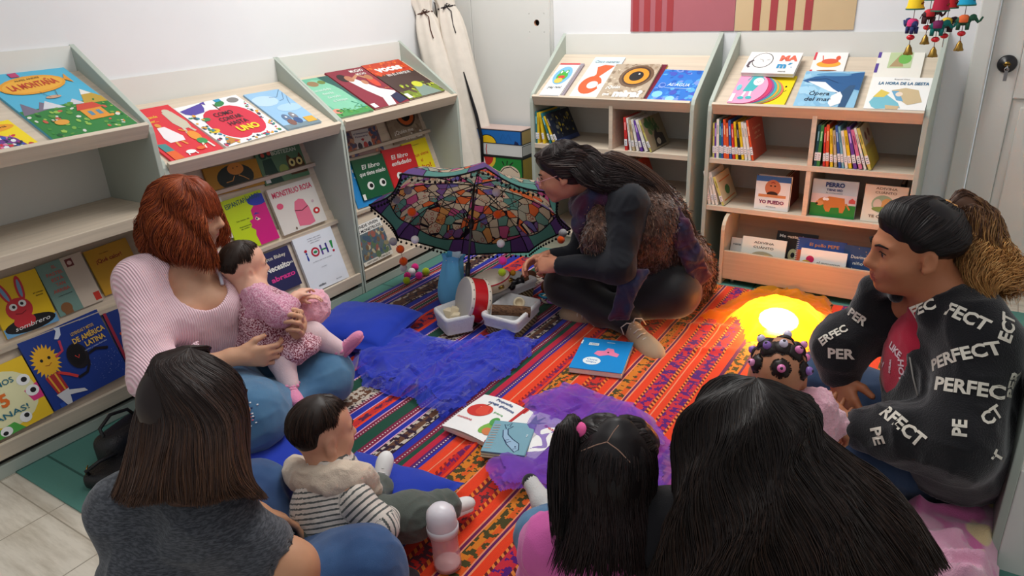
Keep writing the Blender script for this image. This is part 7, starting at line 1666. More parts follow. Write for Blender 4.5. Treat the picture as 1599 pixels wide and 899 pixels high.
    L.chain([pel + V(0, .06, 0), knR, anR + V(0, 0, .02)], [.115, .082, .06], .05); L.chain([pel + V(0, -.06, 0), knL, anL + V(0, 0, .02)], [.125, .09, .062], .05)
    soft_obj('jeans', L, .008, JEAND, root, (.008, 10), 7)
    # hair: slicked dark crown, tie, long blond tail
    PB = at(1474, 334, 1.86); f, r, u = frame(F_, U_); g = []
    for az, po in ((-114, 104), (-97, 99), (-76, 86), (-48, 66), (-22, 57), (0, 55), (22, 57), (48, 66), (76, 86), (97, 99), (114, 104), (135, 112), (160, 116), (180, 118), (200, 116), (225, 112)):
        g.append(slick(hc, F_, U_, 1.0, az, po, PB))
    hair_mesh('hair', root, g, 4500, [(22, 17, 18), (34, 27, 27), (16, 12, 14), (44, 35, 34)], closed=True, r=.0013, M=12, inward=.06, noise=.0016, lenvar=.02, base_r=.013, base_k=.016, base_h=.006, base_in=1.35, seed=1, axis=np.linspace(0, 1, 12)[:, None] * (PB - hc) * .7 + hc, extra=[(hc + u * .036 - f * .012, np.array([.0775, .0955, .086]), np.stack([r, f, u], 1))])
    tie = MB(); ax = unit(at(1500, 318, 1.86) - PB); e1 = unit(np.cross(ax, V(0, 0, 1))); e2 = np.cross(ax, e1)
    tie.tube([PB + ax * .012 + (e1 * math.cos(q) + e2 * math.sin(q)) * .024 * (1 + .08 * math.sin(9 * q)) + ax * .004 * math.sin(7 * q) for q in np.linspace(0, 2 * PI, 40)], .0105, (190, 128, 50), k=8)
    t_ = tie.build('hair_tie', cloth('mustard_scrunchie', (196, 136, 56), bump=.8, bscale=160)); adopt(root, t_)
    cen = [PB, at(1500, 316, 1.86), at(1524, 345, 1.85), at(1536, 395, 1.83), at(1552, 440, 1.80), at(1580, 474, 1.77)]; rr = [.014, .028, .044, .058, .078, .075]; g = []
    ctr = np.array(cen)
    for k in range(10):
        q = 2 * PI * k / 10; P = []
        for i, c in enumerate(cen):
            tg = unit(ctr[min(i + 1, 5)] - ctr[max(i - 1, 0)]); s1 = unit(np.cross(tg, V(.5, .8, .1))); s2 = np.cross(tg, s1)
            P.append(c + (s1 * math.cos(q) + s2 * math.sin(q)) * rr[i] + (-_R * .07 - V(0, 0, .0)) * (i == 5) * (math.cos(q + 1) * .5 + .5))
        g.append(P)
    hair_mesh('ponytail', root, g, 6500, [(84, 56, 40), (100, 66, 44), (70, 46, 36)], closed=True, r=.0008, M=20, inward=.6, noise=.008, wave=(.016, 2.4), lenvar=.28, base_r=.02, base_k=.03, base_h=.007, base_in=1.5, base_len=.85, tipcol=[(206, 152, 88), (222, 172, 108), (182, 126, 70)], seed=2)
    return root
right_woman()

# ---------------------------------------------------------------- woman reading beside the umbrella
def reader():
    pel = onz(1043, 432, .14)
    root = person('person', 'woman with glasses and a brown furry vest reaching beside the umbrella', pel)
    hc = at(880, 268, 2.95); F_ = unit(V(-.90, -.36, -.34)); U_ = unit(V(-.42, -.10, 1))
    neck = at(940, 292, 2.99); shL, shR = at(978, 318, 2.90), at(925, 318, 3.14)
    elL, wrL = at(966, 418, 2.87), at(872, 414, 2.99); elR, wrR = at(905, 404, 3.14), at(858, 400, 3.13)
    knR, knL = onz(884, 445, .15), onz(1052, 455, .17); anR, anL = onz(982, 506, .07), onz(938, 492, .06)
    chest = at(985, 352, 3.03)
    B = Soft(); p = head(B, hc, F_, U_, .98)
    B.cap(hc - F_ * .02 - U_ * .05, neck, .048, .055, .03)
    B.chain([neck, chest, pel], [.06, .10, .12], .06); B.chain([neck, shL, elL, wrL], [.055, .045, .038, .024], .03); B.chain([neck, shR, elR, wrR], [.055, .045, .038, .024], .03)
    B.chain([pel, knL, anL], [.09, .06, .04], .03); B.chain([pel, knR, anR], [.09, .06, .04], .03)
    hand(B, wrL, at(842, 414, 3.03) - wrL, V(.1, .6, -.5), V(-.1, .5, .8), 1.0, (35, 40, 26), .05, .7)
    hand(B, wrR, at(822, 408, 3.10) - wrR, V(.3, -.5, -.5), V(-.1, -.4, .8), 1.0, (22, 30, 20), .05, .6)
    SK = skin_mat('skin_tan', (192, 132, 104)); LIP = skin_mat('lips_rose', (168, 84, 80))
    soft_obj('body', B, .006, [SK, LIP], root); eyes(p, .98, root, brow=(30, 22, 20))
    g = MB()
    for q in (-1, 1):
        c = p(q * .033, .106, -.004); f, r, u = frame(F_, U_)
        g.tube([c + (r * math.cos(a) * .022 + u * math.sin(a) * .019) for a in np.linspace(0, 2 * PI, 22)], .0015, (226, 150, 150), k=6)
        g.tube([p(q * .056, .102, .0), p(q * .084, .04, .004), p(q * .086, -.01, .002)], .0014, (226, 160, 160), k=6)
    g.tube([p(-.011, .106, .0), p(0, .11, .004), p(.011, .106, .0)], .0014, (226, 150, 150), k=6)
    adopt(root, g.build('glasses', GLOSS))
    BKC = cloth('black_jersey', (22, 24, 30), .8, .2, 600, sheen=.15)
    S = Soft(); S.chain([neck * .7 + chest * .3, chest, pel], [.09, .135, .15], .07)
    S.chain([neck * .5 + shL * .5, shL, elL, wrL + unit(elL - wrL) * .012], [.07, .080, .062, .038], .04); S.chain([neck * .5 + shR * .5, shR, elR, wrR + unit(elR - wrR) * .012], [.07, .062, .055, .036], .04)
    S.cut(wrL + unit(wrL - elL) * .02, .03, None, .004); S.cut(wrR + unit(wrR - elR) * .02, .03, None, .004)
    soft_obj('top', S, .007, BKC, root, (.006, 13), 11)
    # vest
    Vs = Soft(); Vs.chain([neck + V(.02, .02, -.03), chest + V(.03, .03, 0), pel + V(.03, .02, .02)], [.10, .155, .175], .08)
    Vs.ell(at(1022, 335, 3.1), (.11, .11, .13), None, .08); Vs.ell(at(1072, 420, 3.16), (.09, .10, .12), None, .08)
    Vs.chain([at(935, 320, 2.93), at(930, 370, 2.9), at(940, 405, 2.95)], [.05, .045, .04], .04)
    Vs.cut(at(975, 335, 2.80), (.080, .10, .115), None, .012); Vs.cut(at(962, 400, 2.80), (.07, .13, .11), None, .012)
    fur = NT('brown_fur'); fur.set(.9, .15, 0, .4); co = fur.coord(); n1 = fur.noise(1, fur.scalev(co, (60, 60, 26)), 4); fur.col(fur.ramp(n1, [(.3, lin((40, 26, 22))), (.55, lin((78, 52, 40))), (.75, lin((108, 78, 60)))])); fur.bump(n1, .9, .012)
    vo = soft_obj('fur_vest', Vs, .008, fur.m, root, (.009, 12), 13)
    # short fur tufts on the vest
    me = vo.data; R_ = np.random.default_rng(5); pc = np.array([q.center for q in me.polygons]); pn = np.array([q.normal for q in me.polygons]); ln_ = [at(938, 300, 2.92), at(926, 345, 2.93), at(934, 395, 2.93), at(960, 300, 2.9), at(1000, 305, 2.9), at(1028, 345, 2.94), at(1020, 385, 2.94), at(1075, 415, 3.02), at(1098, 445, 3.1)]; dm = np.min([np.linalg.norm(pc - (a_ * (1 - t_) + b_ * t_), axis=1) for a_, b_ in zip(ln_[:-1], ln_[1:]) for t_ in (0, .33, .66, 1)], axis=0); ok = np.where(dm < .5)[0]; sel = ok[R_.integers(0, len(ok), 14000)]; P0 = pc[sel] + R_.normal(0, .003, (14000, 3)); N0 = pn[sel]
    dirs = N0 * .45 + V(0, 0, -1) * .8 + R_.normal(0, .35, (14000, 3)); dirs /= np.linalg.norm(dirs, axis=1)[:, None]; ln = R_.uniform(.012, .026, 14000)[:, None]
    sd = np.cross(dirs, R_.normal(size=(14000, 3))); sd /= np.linalg.norm(sd, axis=1)[:, None]
    v_ = np.stack([P0 - sd * .0012, P0 + sd * .0012, P0 + dirs * ln * .6 + N0 * .003 + sd * .0008, P0 + dirs * ln], 1).reshape(-1, 3); f_ = np.arange(56000).reshape(-1, 4)
    pal = np.array([lin(c) for c in ((54, 38, 32), (92, 68, 54), (126, 98, 80), (40, 28, 26), (104, 74, 66))]); cc = pal[R_.integers(0, 5, 14000)]
    fo = mesh_obj('fur', v_, f_, HAIRM, None, cols=cc); adopt(root, fo)
    # skirt, tights, shoes
    K = Soft(); K.ell(pel + V(0, 0, -.01), (.19, .18, .12), None, .05); K.chain([pel + V(.04, -.02, .02), pel * .45 + knL * .55 + V(0, 0, .02)], [.15, .115], .05); K.chain([pel + V(-.04, -.02, .02), pel * .55 + knR * .45 + V(0, 0, .02)], [.14, .11], .05)
    soft_obj('skirt', K, .008, cloth('brown_wool', (70, 44, 32), .9, .5, 300), root, (.008, 12), 15)
    Tt = Soft(); Tt.chain([pel, knL, anL], [.11, .105, .052], .05); Tt.chain([pel, knR, anR], [.11, .090, .050], .05); Tt.ell(knL * .6 + pel * .4, (.12, .12, .11), None, .05)
    th = plain('black_tights', (18, 16, 19), .55, .3, var=.2, nscale=6, sheen=.35); soft_obj('tights', Tt, .008, th, root)
    shoe_pair(root, [(anR + V(.015, -.01, 0), onz(1032, 556, .035), V(.1, -.55, 1)), (anL, onz(866, 490, .03), V(.1, -.9, .4))], 1.12)
    # scarf
    f, r, u = frame(F_, U_); nd = unit(hc - neck); e1 = unit(np.cross(nd, V(0, 0, 1))); e2 = np.cross(e1, nd); SC_ = neck * .62 + hc * .38 - u * .045
    Sc = Soft(); Sc.chain([SC_ + (e1 * math.cos(a) + e2 * math.sin(a)) * .082 - nd * .012 * math.sin(a) for a in np.linspace(0, 2 * PI, 13)], [.036] * 13, .03)
    Sc.chain([SC_ + (e1 * math.cos(a) + e2 * math.sin(a)) * .098 - nd * .045 for a in np.linspace(0, 2 * PI, 13)], [.030] * 13, .03)
    Sc.chain([at(918, 320, 2.93), at(912, 350, 2.95), at(918, 385, 2.98)], [.044, .04, .03], .03)
    soft_obj('scarf', Sc, .0065, cloth('plaid_wool', (66, 26, 48), .9, .5, 300, (38, 40, 66), 'plaid'), root, (.012, 18), 17)
    Sb = Soft()
    for o_ in (-.034, -.012, .012, .034): Sb.chain([q + (_R * .7 + _U * .7) * o_ for q in (at(1040, 318, 2.97), at(1060, 358, 2.94), at(1080, 400, 2.97), at(1096, 440, 3.02))], [.013, .014, .014, .011], .02)
    soft_obj('scarf_end', Sb, .0065, bpy.data.materials['plaid_wool'], root, (.012, 22), 18)
    Sd = Soft()
    for o_ in (-.03, -.01, .01, .03): Sd.chain([q + _R * o_ for q in (at(1000, 424, 2.88), at(982, 446, 2.87), at(966, 496, 2.91))], [.012, .013, .010], .02)
    soft_obj('scarf_end', Sd, .0065, bpy.data.materials['plaid_wool'], root, (.012, 22), 19)
    # hair
    ends = [[at(975, 268, 2.95), at(1010, 290, 2.98)], [at(970, 255, 2.97), at(1020, 275, 2.99)], [at(965, 262, 2.88), at(1000, 300, 2.86)], [at(950, 285, 2.84), at(985, 305, 2.83)]]
    g = []
    for k, (az, po) in enumerate(((-66, 74), (-80, 104), (-92, 128), (-120, 128), (-150, 118), (180, 114), (150, 118), (120, 128), (92, 128), (80, 104), (66, 74), (42, 58), (15, 53), (-15, 53), (-42, 58))):
        e = V(0, 0, 0) + at(948, 258, 2.96); s_ = slick(hc, F_, U_, .98, az, po, e, grow=1.19, n=5)
        q = 2 * PI * k / 15
        g.append(s_[:-1] + [e + V(.0, .055 * math.cos(q), .052 * math.sin(q)), at(982, 272, 2.97) + V(0, .07 * math.cos(q), .060 * math.sin(q)), at(1016, 296, 2.99) + V(.03 * math.sin(q), .085 * math.cos(q), .045 * math.sin(q)), at(1046, 335, 3.0) + V(.04 * math.sin(q), .09 * math.cos(q), .035 * math.sin(q)), at(1072, 385, 3.03) + V(.045 * math.sin(q), .09 * math.cos(q), .03 * math.sin(q))])
    hair_mesh('hair', root, g, 5000, [(40, 30, 30), (54, 40, 38), (30, 22, 24), (66, 50, 44)], closed=True, tipcol=[(70, 50, 42), (86, 62, 50)], r=.0013, M=22, inward=.4, noise=.006, wave=(.006, 1.2), lenvar=.3, base_r=.018, base_k=.025, seed=3, base_in=1.7, base_len=.8, core=hc, extra=[(hc + u * .038 - f * .014, np.array([.077, .0965, .088]), np.stack([r, f, u], 1))])
    g = [scalp(hc, F_, U_, .98, az, [], grow=1.16, pol0=4)[:3] + [at(*q) for q in pts] for az, pts in ((302, ((888, 266, 2.86), (908, 288, 2.85), (942, 300, 2.85), (985, 306, 2.86))), (276, ((902, 254, 2.86), (928, 281, 2.84), (962, 292, 2.85), (1000, 300, 2.86))), (250, ((916, 244, 2.87), (944, 268, 2.86), (976, 279, 2.87), (1014, 292, 2.88))), (222, ((924, 236, 2.91), (950, 256, 2.90), (986, 269, 2.91), (1026, 288, 2.92))), (190, ((926, 232, 2.97), (952, 252, 2.96), (990, 266, 2.97), (1032, 288, 2.98))))]
    hair_mesh('loose_hair', root, g, 2600, [(34, 26, 26), (44, 33, 32), (28, 21, 22)], r=.0011, M=20, inward=.25, noise=.006, wave=(.010, 2.0), lenvar=.25, base_r=.012, base_k=.02, base_in=2.2, core=hc, seed=44)
def shoe_pair(root, specs, s=1.0, mats=None, name='shoe'):
    upm, solem, lace = mats or (cloth('beige_suede', (178, 150, 122), .8, .3, 400), plain('beige_sole', (206, 184, 156), .6, .3), (226, 214, 200))
    for an, toe, up in specs:
        d = unit(np.asarray(toe) - an); n = unit(np.asarray(up) - d * (np.asarray(up) @ d)); sd = np.cross(d, n); heel = an - d * .055 * s - n * .03 * s; L = .235 * s
        S = Soft(); M = np.stack([sd, d, n], 1)
        S.ell(heel + d * .055 * s + n * .012 * s, np.array([.034, .058, .05]) * s, M, .03 * s); S.ell(heel + d * .15 * s, np.array([.042, .085, .036]) * s, M, .03 * s); S.ell(heel + d * .195 * s - n * .006 * s, np.array([.040, .05, .030]) * s, M, .02 * s)
        S.halfcut(heel - n * .024 * s, -n)
        sh = soft_obj(name, S, .005 * s + .0005, upm, root, None)
        so = Soft()
        so.chain([heel + d * .02 * s - n * .026 * s, heel + d * .1 * s - n * .026 * s, heel + d * .19 * s - n * .026 * s], [.034 * s, .034 * s, .040 * s], .02 * s)
        so.halfcut(heel - n * .014 * s, n); so.halfcut(heel - n * .037 * s, -n)
        a = soft_obj('sole', so, .005 * s, solem, None); a.parent = sh; a.matrix_parent_inverse = (root.matrix_basis @ sh.matrix_parent_inverse).inverted()
        m = MB()
        for k in range(4):
            q = heel + d * (.085 + .022 * k) * s + n * (.050 - .0055 * k) * s
            m.tube([q - sd * .018 * s - n * .004 * s, q + n * .003 * s, q + sd * .018 * s - n * .004 * s], .0022 * s, lace, k=5)
        if mats is None:
            q = heel + d * .075 * s + n * .055 * s
            m.tube([q, q + sd * .02 - d * .01 + n * .01, q + sd * .045 - d * .02 - n * .005, q + sd * .05 - n * .03], .0028, lace, k=5).tube([q, q - sd * .02 - d * .008 + n * .012, q - sd * .045 + n * .0, q - sd * .055 - n * .04], .0028, lace, k=5)
        b = m.build('laces', MATTE); b.parent = sh; b.matrix_parent_inverse = (root.matrix_basis @ sh.matrix_parent_inverse).inverted()
reader()

# ---------------------------------------------------------------- red haired woman with the baby
def redhead():
    pel = V(.27, -1.12, .13)
    root = person('person', 'red haired woman in a pink ribbed top and jeans sitting against the left bookcase', pel)
    hc = at(292, 332, 2.43); F_ = unit(V(.70, .68, -.22)); U_ = unit(V(.22, .1, 1))
    neck = at(288, 408, 2.47); shR, shL = at(222, 440, 2.37), at(345, 432, 2.60)
    elR, wrR = at(238, 588, 2.27), at(372, 556, 2.36); elL, wrL = at(408, 500, 2.64), at(452, 522, 2.50)
    knL, knR = onz(508, 588, .125), onz(392, 652, .18); anL, anR = V(.62, -1.25, .07), V(.55, -1.02, .06)
    chest = at(300, 475, 2.50)
    B = Soft(); p = head(B, hc, F_, U_, .98); B.cap(hc - F_ * .02 - U_ * .05, neck, .050, .058, .03)
    B.chain([neck, chest, pel], [.07, .115, .13], .07); B.chain([neck, shR, elR, wrR], [.062, .056, .042, .026], .04); B.chain([neck, shL, elL, wrL], [.062, .056, .042, .026], .04)
    tf = unit(V(.93, -.30, .0)); ts_ = unit(np.cross(tf, (0, 0, 1)))
    ch = chest + V(0, 0, .02)
    for q in (-1, 1): B.ell(ch + tf * .075 + ts_ * q * .058 - V(0, 0, .01), (.068, .068, .07), None, .018)
    B.chain([pel, knL, anL], [.09, .06, .04], .03); B.chain([pel, knR, anR], [.09, .06, .04], .03)
    hand(B, wrR, at(412, 556, 2.38) - wrR, V(.2, .6, -.1), V(.2, .2, .9), 1.05, (26, 40, 30), .07, .45)
    hand(B, wrL, at(474, 508, 2.45) - wrL, V(-.5, -.5, .1), V(.1, -.1, .95), 1.05, (40, 45, 30), .06, .5)
    SK = skin_mat('skin_olive', (204, 156, 126)); LIP = skin_mat('lips_pink', (186, 100, 96))
    soft_obj('body', B, .0055, [SK, LIP], root); eyes(p, .98, root, brow=(110, 60, 40))
    PK_ = NT('pink_rib_knit'); PK_.set(.85, .15, 0, .3); co = PK_.coord(); wv = PK_.n('TexWave'); PK_.l(co, wv.inputs['Vector']); wv.bands_direction = 'Y'; wv.inputs['Scale'].default_value = 46; wv.inputs['Distortion'].default_value = .6; wv.inputs['Detail Scale'].default_value = .5
    PK_.col(PK_.mix(wv.outputs['Fac'], lin((238, 190, 202)), lin((252, 220, 226)))); PK_.bump(wv.outputs['Fac'], .6, .006)
    S = Soft(); S.chain([neck * .45 + chest * .55, chest, pel], [.10, .15, .165], .07)
    for q in (-1, 1): S.ell(ch + tf * .080 + ts_ * q * .062 - V(0, 0, .018), (.078, .078, .078), None, .04)
    S.chain([neck * .35 + shR * .65, shR, elR, elR * .55 + wrR * .45], [.07, .08, .064, .056], .05); S.chain([neck * .35 + shL * .65, shL, elL, wrL + unit(elL - wrL) * .03], [.07, .075, .06, .05], .05)
    S.cut(neck + tf * .11 - V(0, 0, .05), np.array([.098, .088, .115]), None, .008); S.cut(neck + tf * .02 + V(0, 0, .03), .085, None, .008)
    fr = elR * .55 + wrR * .45; dd_ = unit(wrR - elR)
    for k in range(9):
        a = 2 * PI * k / 9; e1 = unit(np.cross(dd_, V(0, 0, 1))); e2 = np.cross(e1, dd_); q_ = fr + (e1 * math.cos(a) + e2 * math.sin(a)) * .055
        S.cap(q_, q_ + dd_ * .035 + (e1 * math.cos(a) + e2 * math.sin(a)) * .022, .008, .006, .012)
    S.cut(fr + dd_ * .03, .045, None, .006)
    soft_obj('ribbed_top', S, .0065, PK_.m, root, (.005, 12), 21)
    st = MB()
    for q in (-1, 1): st.tube([neck + ts_ * q * .10 + tf * .02 + V(0, 0, .005), ch + tf * .105 + ts_ * q * .085 + V(0, 0, .06)], .006, (206, 206, 220), k=6)
    adopt(root, st.build('top_strap', MATTE))
    tat = MB()
    base = ch + tf * .135 + ts_ * .012 + V(0, 0, .055)
    L = Soft(); L.ell(pel, (.18, .19, .13), None, .05); L.chain([pel + V(0, .05, 0), knL, anL], [.12, .092, .062], .05); L.chain([pel - V(0, .06, 0), knR, anR], [.125, .10, .066], .05)
    soft_obj('jeans', L, .008, JEANS, root, (.010, 10), 23)
    em = MB(); R_ = random.Random(4)
    lo_ = [o for o in root.children if o.name.startswith('jeans')][0]; bv = BVHTree.FromPolygons([v.co[:] for v in lo_.data.vertices], [q.vertices[:] for q in lo_.data.polygons])
    for k in range(26):
        x, y = R_.gauss(388, 7), R_.gauss(645, 9); h = bv.ray_cast(Vector(CAM), Vector(unit(ray(x, y))))
        if h[0]: em.ball(np.array(h[0]), .004, R_.choice([(206, 110, 130), (190, 70, 90), (230, 230, 236), (60, 70, 110)]), k=6, sc=(1, 1, .6))
    if em.v: adopt(root, em.build('embroidery', MATTE))
    f, r, u = frame(F_, U_); g = []
    for az in (56, 72, 92, 120, 150, 180, 210, 240, 270, 290, 306):
        sp = 1.0 if 80 < az < 280 else .8
        g.append(scalp(hc, F_, U_, .98, az, [(.024 * sp, .035), (.046 * sp, .09), (.060 * sp, .15), (.045 * sp, .205)], grow=1.2))
    g2 = g + [scalp(hc, F_, U_, .98, a_, [(.012, .005)], grow=1.14)[:5] for a_ in ()]
    hair_mesh('hair', root, g, 7500, [(122, 52, 26), (146, 66, 32), (96, 40, 22), (164, 82, 42)], r=.0011, M=18, inward=.3, noise=.004, wave=(.014, 1.9), lenvar=.22, clump=.35, base_r=.022, base_k=.03, seed=4, base_in=2.8, core=hc, extra=[(hc + u * .030 - f * .012, np.array([.0775, .096, .089]), np.stack([r, f, u], 1))])
    fg = [scalp(hc, F_, U_, .98, a_, [(.006, .012), (.004, .035)], grow=1.13) for a_ in (-58, -40, -20, 0, 20, 40, 58)]
    for q in fg: del q[4]
    hair_mesh('fringe', root, fg, 700, [(132, 58, 30), (150, 70, 36), (104, 44, 24)], r=.0012, M=12, inward=.05, noise=.003, lenvar=.1, base_r=.010, base_k=.015, seed=6)
redhead()

# ---------------------------------------------------------------- baby on the lap
def limb_shoe_girl(root, an, toe, up, s):
    pk = cloth('pink_crochet', (226, 140, 176), .9, .8, 200); shoe_pair(root, [(an, toe, up)], s, (pk, cloth('pink_sole', (206, 120, 160)), (240, 190, 210)), 'bootie')
    m = MB(); d = unit(np.asarray(toe) - an); e1 = unit(np.cross(d, V(0, 0, 1))); ax = unit(np.asarray(up)); e1 = unit(np.cross(ax, V(1, 0, .1))); e2 = np.cross(ax, e1)
    m.tube([an + (e1 * math.cos(q) + e2 * math.sin(q)) * (.027 + .004 * math.sin(9 * q)) + ax * .004 * math.sin(7 * q) for q in np.linspace(0, 2 * PI, 50)], .006, (232, 150, 184), k=6)
    adopt(root, m.build('frill', MATTE))
def baby():
    seat = at(428, 528, 2.55); root = person('person', 'baby in a pink flowered dress sitting on the lap of the red haired woman', seat); root.location = seat
    hc = at(380, 416, 2.50); F_ = unit(V(.28, .95, -.08)); U_ = unit(V(.1, .0, 1)); S_ = .76
    neck = at(398, 456, 2.50); shR, shL = at(404, 466, 2.46), at(412, 460, 2.57); elR, haR = at(440, 490, 2.42), at(462, 462, 2.47); elL, haL = at(445, 480, 2.58), at(468, 468, 2.52)
    knL, foL = at(488, 522, 2.55), at(528, 545, 2.6); knR, foR = at(440, 562, 2.46), at(452, 600, 2.44)
    B = Soft(); p = head(B, hc, F_, U_, S_, True); B.cap(hc - F_ * .02 - U_ * .03, neck, .034, .036, .02); B.chain([neck, at(415, 490, 2.52), seat], [.045, .065, .075], .04)
    B.chain([shR, elR, haR], [.028, .026, .017], .02); B.chain([shL, elL, haL], [.028, .026, .017], .02); B.chain([seat, knL, foL], [.045, .035, .025], .02); B.chain([seat, knR, foR], [.045, .035, .025], .02)
    hand(B, haR, at(474, 452, 2.5) - haR, V(0, 0, -1), V(.2, .8, .2), .5, (20, 26, 20)); hand(B, haL, at(480, 464, 2.52) - haL, V(0, 0, -1), V(-.2, -.8, .2), .5, (20, 26, 20))
    SK = skin_mat('skin_baby', (222, 172, 148)); LIP = skin_mat('lips_baby', (206, 120, 116)); soft_obj('body', B, .0042, [SK, LIP], root); eyes(p, S_, root, brow=(110, 80, 60))
    D = Soft(); D.chain([neck - V(0, 0, .02), at(414, 490, 2.52), seat + V(0, 0, .01)], [.055, .082, .10], .04)
    D.ell(at(405, 525, 2.56), (.085, .085, .06), None, .04); D.ell(at(460, 535, 2.52), (.10, .09, .045), None, .04); D.ell(at(445, 548, 2.49), (.07, .06, .05), None, .04)
    soft_obj('dress', D, .005, cloth('flower_cotton', (136, 60, 78), .85, .3, 400, (226, 190, 200), 'speck'), root, (.009, 22), 31)
    C = Soft(); C.chain([neck - V(0, 0, .015), at(410, 482, 2.51)], [.056, .080], .03)
    C.chain([shR, elR * .9 + shR * .1, elR * .35 + haR * .65], [.044, .046, .032], .03); C.chain([shL, elL, elL * .35 + haL * .65], [.042, .042, .03], .03)
    C.cut(elR * .1 + haR * .9, .03, None, .005)
    soft_obj('cardigan', C, .0048, cloth('pink_cotton', (220, 172, 190), .85, .4, 300, (190, 120, 146), 'speck'), root, (.006, 24), 33)
    m = MB(); m.tube([neck + V(math.cos(q) * .05, math.sin(q) * .05, -.006 + .004 * math.sin(8 * q)) for q in np.linspace(0, 2 * PI, 40)], .009, (150, 80, 100), k=6); adopt(root, m.build('collar', MATTE))
    T = Soft(); T.chain([seat, knL, foL], [.055, .043, .032], .02); T.chain([seat, knR, foR], [.055, .044, .032], .02); soft_obj('tights', T, .0048, cloth('pale_pink_tights', (226, 200, 204), .8, .5, 350), root)
    limb_shoe_girl(root, foL, at(548, 524, 2.58), V(-.2, -.2, 1), .58); limb_shoe_girl(root, foR, at(462, 616, 2.38), V(-.1, .2, 1), .58)
    f, r, u = frame(F_, U_); g = [scalp(hc, F_, U_, S_, az, [(.006, .02), (.0, .045)] if 112 < az < 248 else [], grow=1.05, pol0=2)[:None if 78 < az < 282 else 3] for az in range(60, 301, 24)]
    hair_mesh('hair', root, g, 1700, [(44, 32, 26), (56, 40, 32), (36, 26, 22)], r=.0011, M=12, inward=.08, noise=.0015, lenvar=.15, base_r=.007, base_k=.014, base_h=.005, seed=7, core=hc, base_in=1.7, extra=[(hc + u * .030 * S_ - f * .012, np.array([.078, .094, .092]) * S_, np.stack([r, f, u], 1))])
    fg = []
    for az in (-58, -35, -12, 12, 35, 58):
        q = scalp(hc, F_, U_, S_, az, [], grow=1.06, pol0=2); fg.append([q[0], q[1], q[2] * .7 + q[1] * .3])
    hair_mesh('fringe', root, fg, 350, [(52, 38, 30), (64, 46, 36)], r=.0008, M=10, inward=.05, noise=.002, lenvar=.3, base_r=.005, base_k=.01, base_h=.005, seed=8, base_in=1.8)
baby()
S = Soft(); a = at(490, 482, 2.60); S.ell(a, (.045, .05, .06), None, .03).ell(at(478, 488, 2.57), (.04, .045, .045), None, .03).ell(at(500, 474, 2.62), (.034, .036, .05), None, .03).ell(at(470, 492, 2.56), .03, None, .03)
pl = tag(empty('plush_toy', a), 'fuzzy pink plush toy between the baby and the lowest book tier', 'plush toy')
o = soft_obj('plush_body', S, .005, cloth('pink_plush', (232, 168, 184), .95, 1.0, 160, sheen=.6), pl, (.008, 40), 41)

def lock(c, F_, U_, az, pts):
    P = scalp(c, F_, U_, 1.0, az, [], grow=1.20, pol0=1.5); f, r, u = frame(F_, U_); e = f * math.cos(math.radians(az)) + r * math.sin(math.radians(az))
    Q = [at(q[0], q[1], q[2] - (.03, .03, .02, .01)[k] * (1 if 130 < az < 250 else .3)) for k, q in enumerate(pts)]
    return P[:2] + [P[1] * .45 + Q[0] * .55 + e * .014 + U_ * .018] + Q
